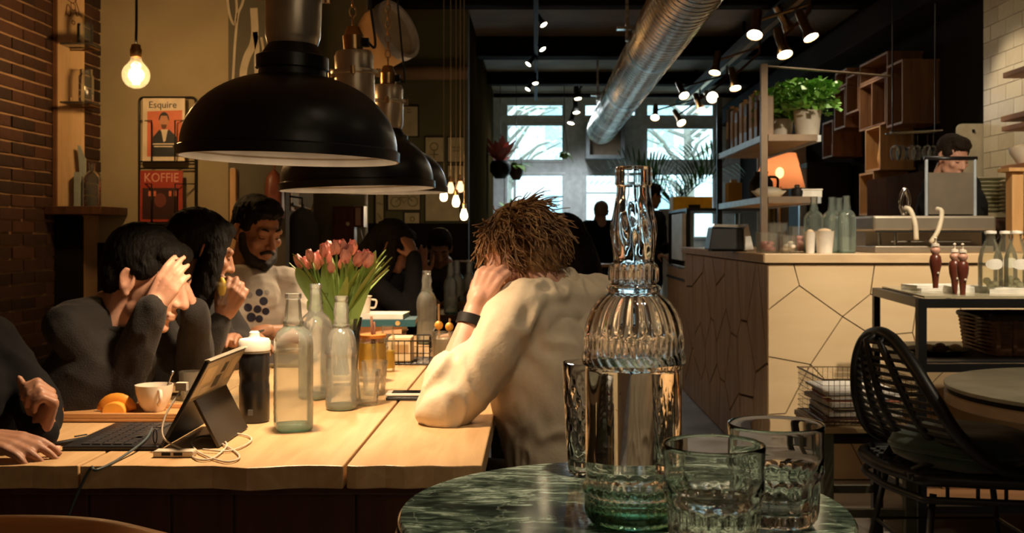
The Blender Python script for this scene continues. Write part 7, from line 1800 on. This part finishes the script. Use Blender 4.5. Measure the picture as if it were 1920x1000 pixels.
ws = thing('wrist_watch', 'black strap watch on the wrist of the woman in cream', 'watch', wc_); m = MB(); m.T = ax_.to_track_quat('Z', 'Y').to_matrix().to_4x4()
m.lathe([(.030, -.012), (.0365, -.012), (.0365, .012), (.030, .012)], 28, close=True).build('strap', m_black, ws, smooth=True, angle=40); m = MB(); m.T = ax_.to_track_quat('Z', 'Y').to_matrix().to_4x4(); m.cyl((0, -.034, 0), (0, -.042, 0), .014).build('case', m_black, ws)
# 6-11  people farther back
person('woman in black at the far end of the table, hand pressed to her head', (P(737, 462, 5.25), -95, 25, 0), (-.72, 5.28, 1.02), (-.74, 5.46, .98), (-.80, 5.10, .97), (-.56, 5.5, .80), (-.585, 5.1, .80), P(792, 520, 5.45), P(776, 482, 5.16), (-.98, 5.3, .48), (1, 0), sk_t, f_blk, h_blk, .007, hair='long', seed=9, wrinkle=.004, tvox=.01, hr=dict(d=(-.35, .2, .85), palm=(-.6, .6, .1), curl=((.3, .4, .3),) * 4, s=.9))
person('dark-haired person bent over the dark far table', (P(824, 466, 6.9), 185, 30, 0), (-.60, 7.02, 1.01), (-.42, 7.04, .96), (-.80, 7.04, .96), (-.36, 6.85, .80), (-.86, 6.85, .80), (-.48, 6.65, .8), (-.70, 6.65, .8), (-.62, 7.25, .48), (0, -1), sk_t, M('brown_cloth', (.05, .038, .024), .85), h_brn, .008, hair='short', seed=10, tvox=.011, wrinkle=.004)
person('person with long dark hair in black behind the woman in cream', (P(1048, 462, 4.25), 65, 10, 0), (.11, 4.3, 1.02), (.0, 4.16, .96), (.22, 4.45, .96), (-.15, 4.2, .80), (.02, 4.6, .80), (-.3, 4.3, .79), (-.2, 4.55, .79), (.22, 4.3, .48), (-.75, .65), sk_l, f_blk, h_blk, .008, hair='long', seed=11, tvox=.011, wrinkle=.004)
person('man in a black jacket standing with his back turned near the door', (P(1127, 398, 12), 5, 10, 0, 1.0), P(1122, 412, 12), P(1096, 425, 12), P(1160, 425, 12), P(1088, 480, 12), P(1170, 480, 12), P(1105, 520, 11.8), P(1160, 525, 11.8), P(1124, 535, 12), (0, 1), sk_l, f_blk, M('hair_bald', (.30, .18, .12), .5), .010, hair='short', stand=True, seed=12, tvox=.012, wrinkle=.006, bulk=1.1)
person('person in dark clothes at the display case behind the bottle neck', (P(1222, 368, 10.2), -60, 12, 0), P(1216, 392, 10.2), P(1198, 408, 10.1), P(1236, 408, 10.35), P(1200, 470, 10.0), P(1244, 468, 10.2), P(1235, 478, 9.85), P(1262, 462, 10.0), P(1216, 530, 10.2), (.8, -.3), sk_d, f_blk, h_blk, .010, hair='short', stand=True, seed=13, tvox=.012, wrinkle=.006)
person('barista with curly dark hair bent behind the splash guard', (P(1786, 294, 6.1), 200, 24, 0), P(1784, 328, 6.22), P(1818, 348, 6.2), P(1750, 348, 6.17), P(1828, 400, 6.12), P(1742, 400, 6.12), P(1822, 415, 5.98), P(1760, 425, 5.98), P(1786, 520, 6.25), (-.15, -1), sk_l, f_blk, h_brn, .008, hair='short', stand=True, seed=14, tvox=.011, wrinkle=.005)
# benches that carry the seated people
bn = thing('wooden_bench', 'dark wooden bench along the left side of the long table', 'bench', (-1.5, 3.4, 0)); MB().box((-1.72, 2.0, .36), (-1.26, 4.75, .395)).build('seat', m_dkwood, bn, world=True, bevel=.004)
for y in (2.15, 3.4, 4.6):
    for x in (-1.68, -1.3): MB().box((x - .025, y - .025, 0), (x + .025, y + .025, .359)).build('leg', m_dkwood, bn, world=True)
for x, y, lab in ((.19, 2.78, 'black stool under the woman in cream'), (.22, 4.3, 'black stool under the long-haired person behind'), (-.98, 5.3, 'black stool under the woman at the far end'), (-.62, 7.27, 'black stool behind the dark far table')):
    t = thing('black_stool', lab, 'stool', (x, y, 0), group='black stools'); MB().lathe([(0, .335), (.17, .335), (.18, .345), (.18, .36), (.17, .368), (0, .365)], 32).build('seat', m_black, t, smooth=True, angle=40)
    for k in range(4): a = k * PI / 2 + .8; MB().cyl((.12 * math.cos(a), .12 * math.sin(a), .335), (.17 * math.cos(a), .17 * math.sin(a), 0), .012, n=8).build('leg', m_black, t, smooth=True)
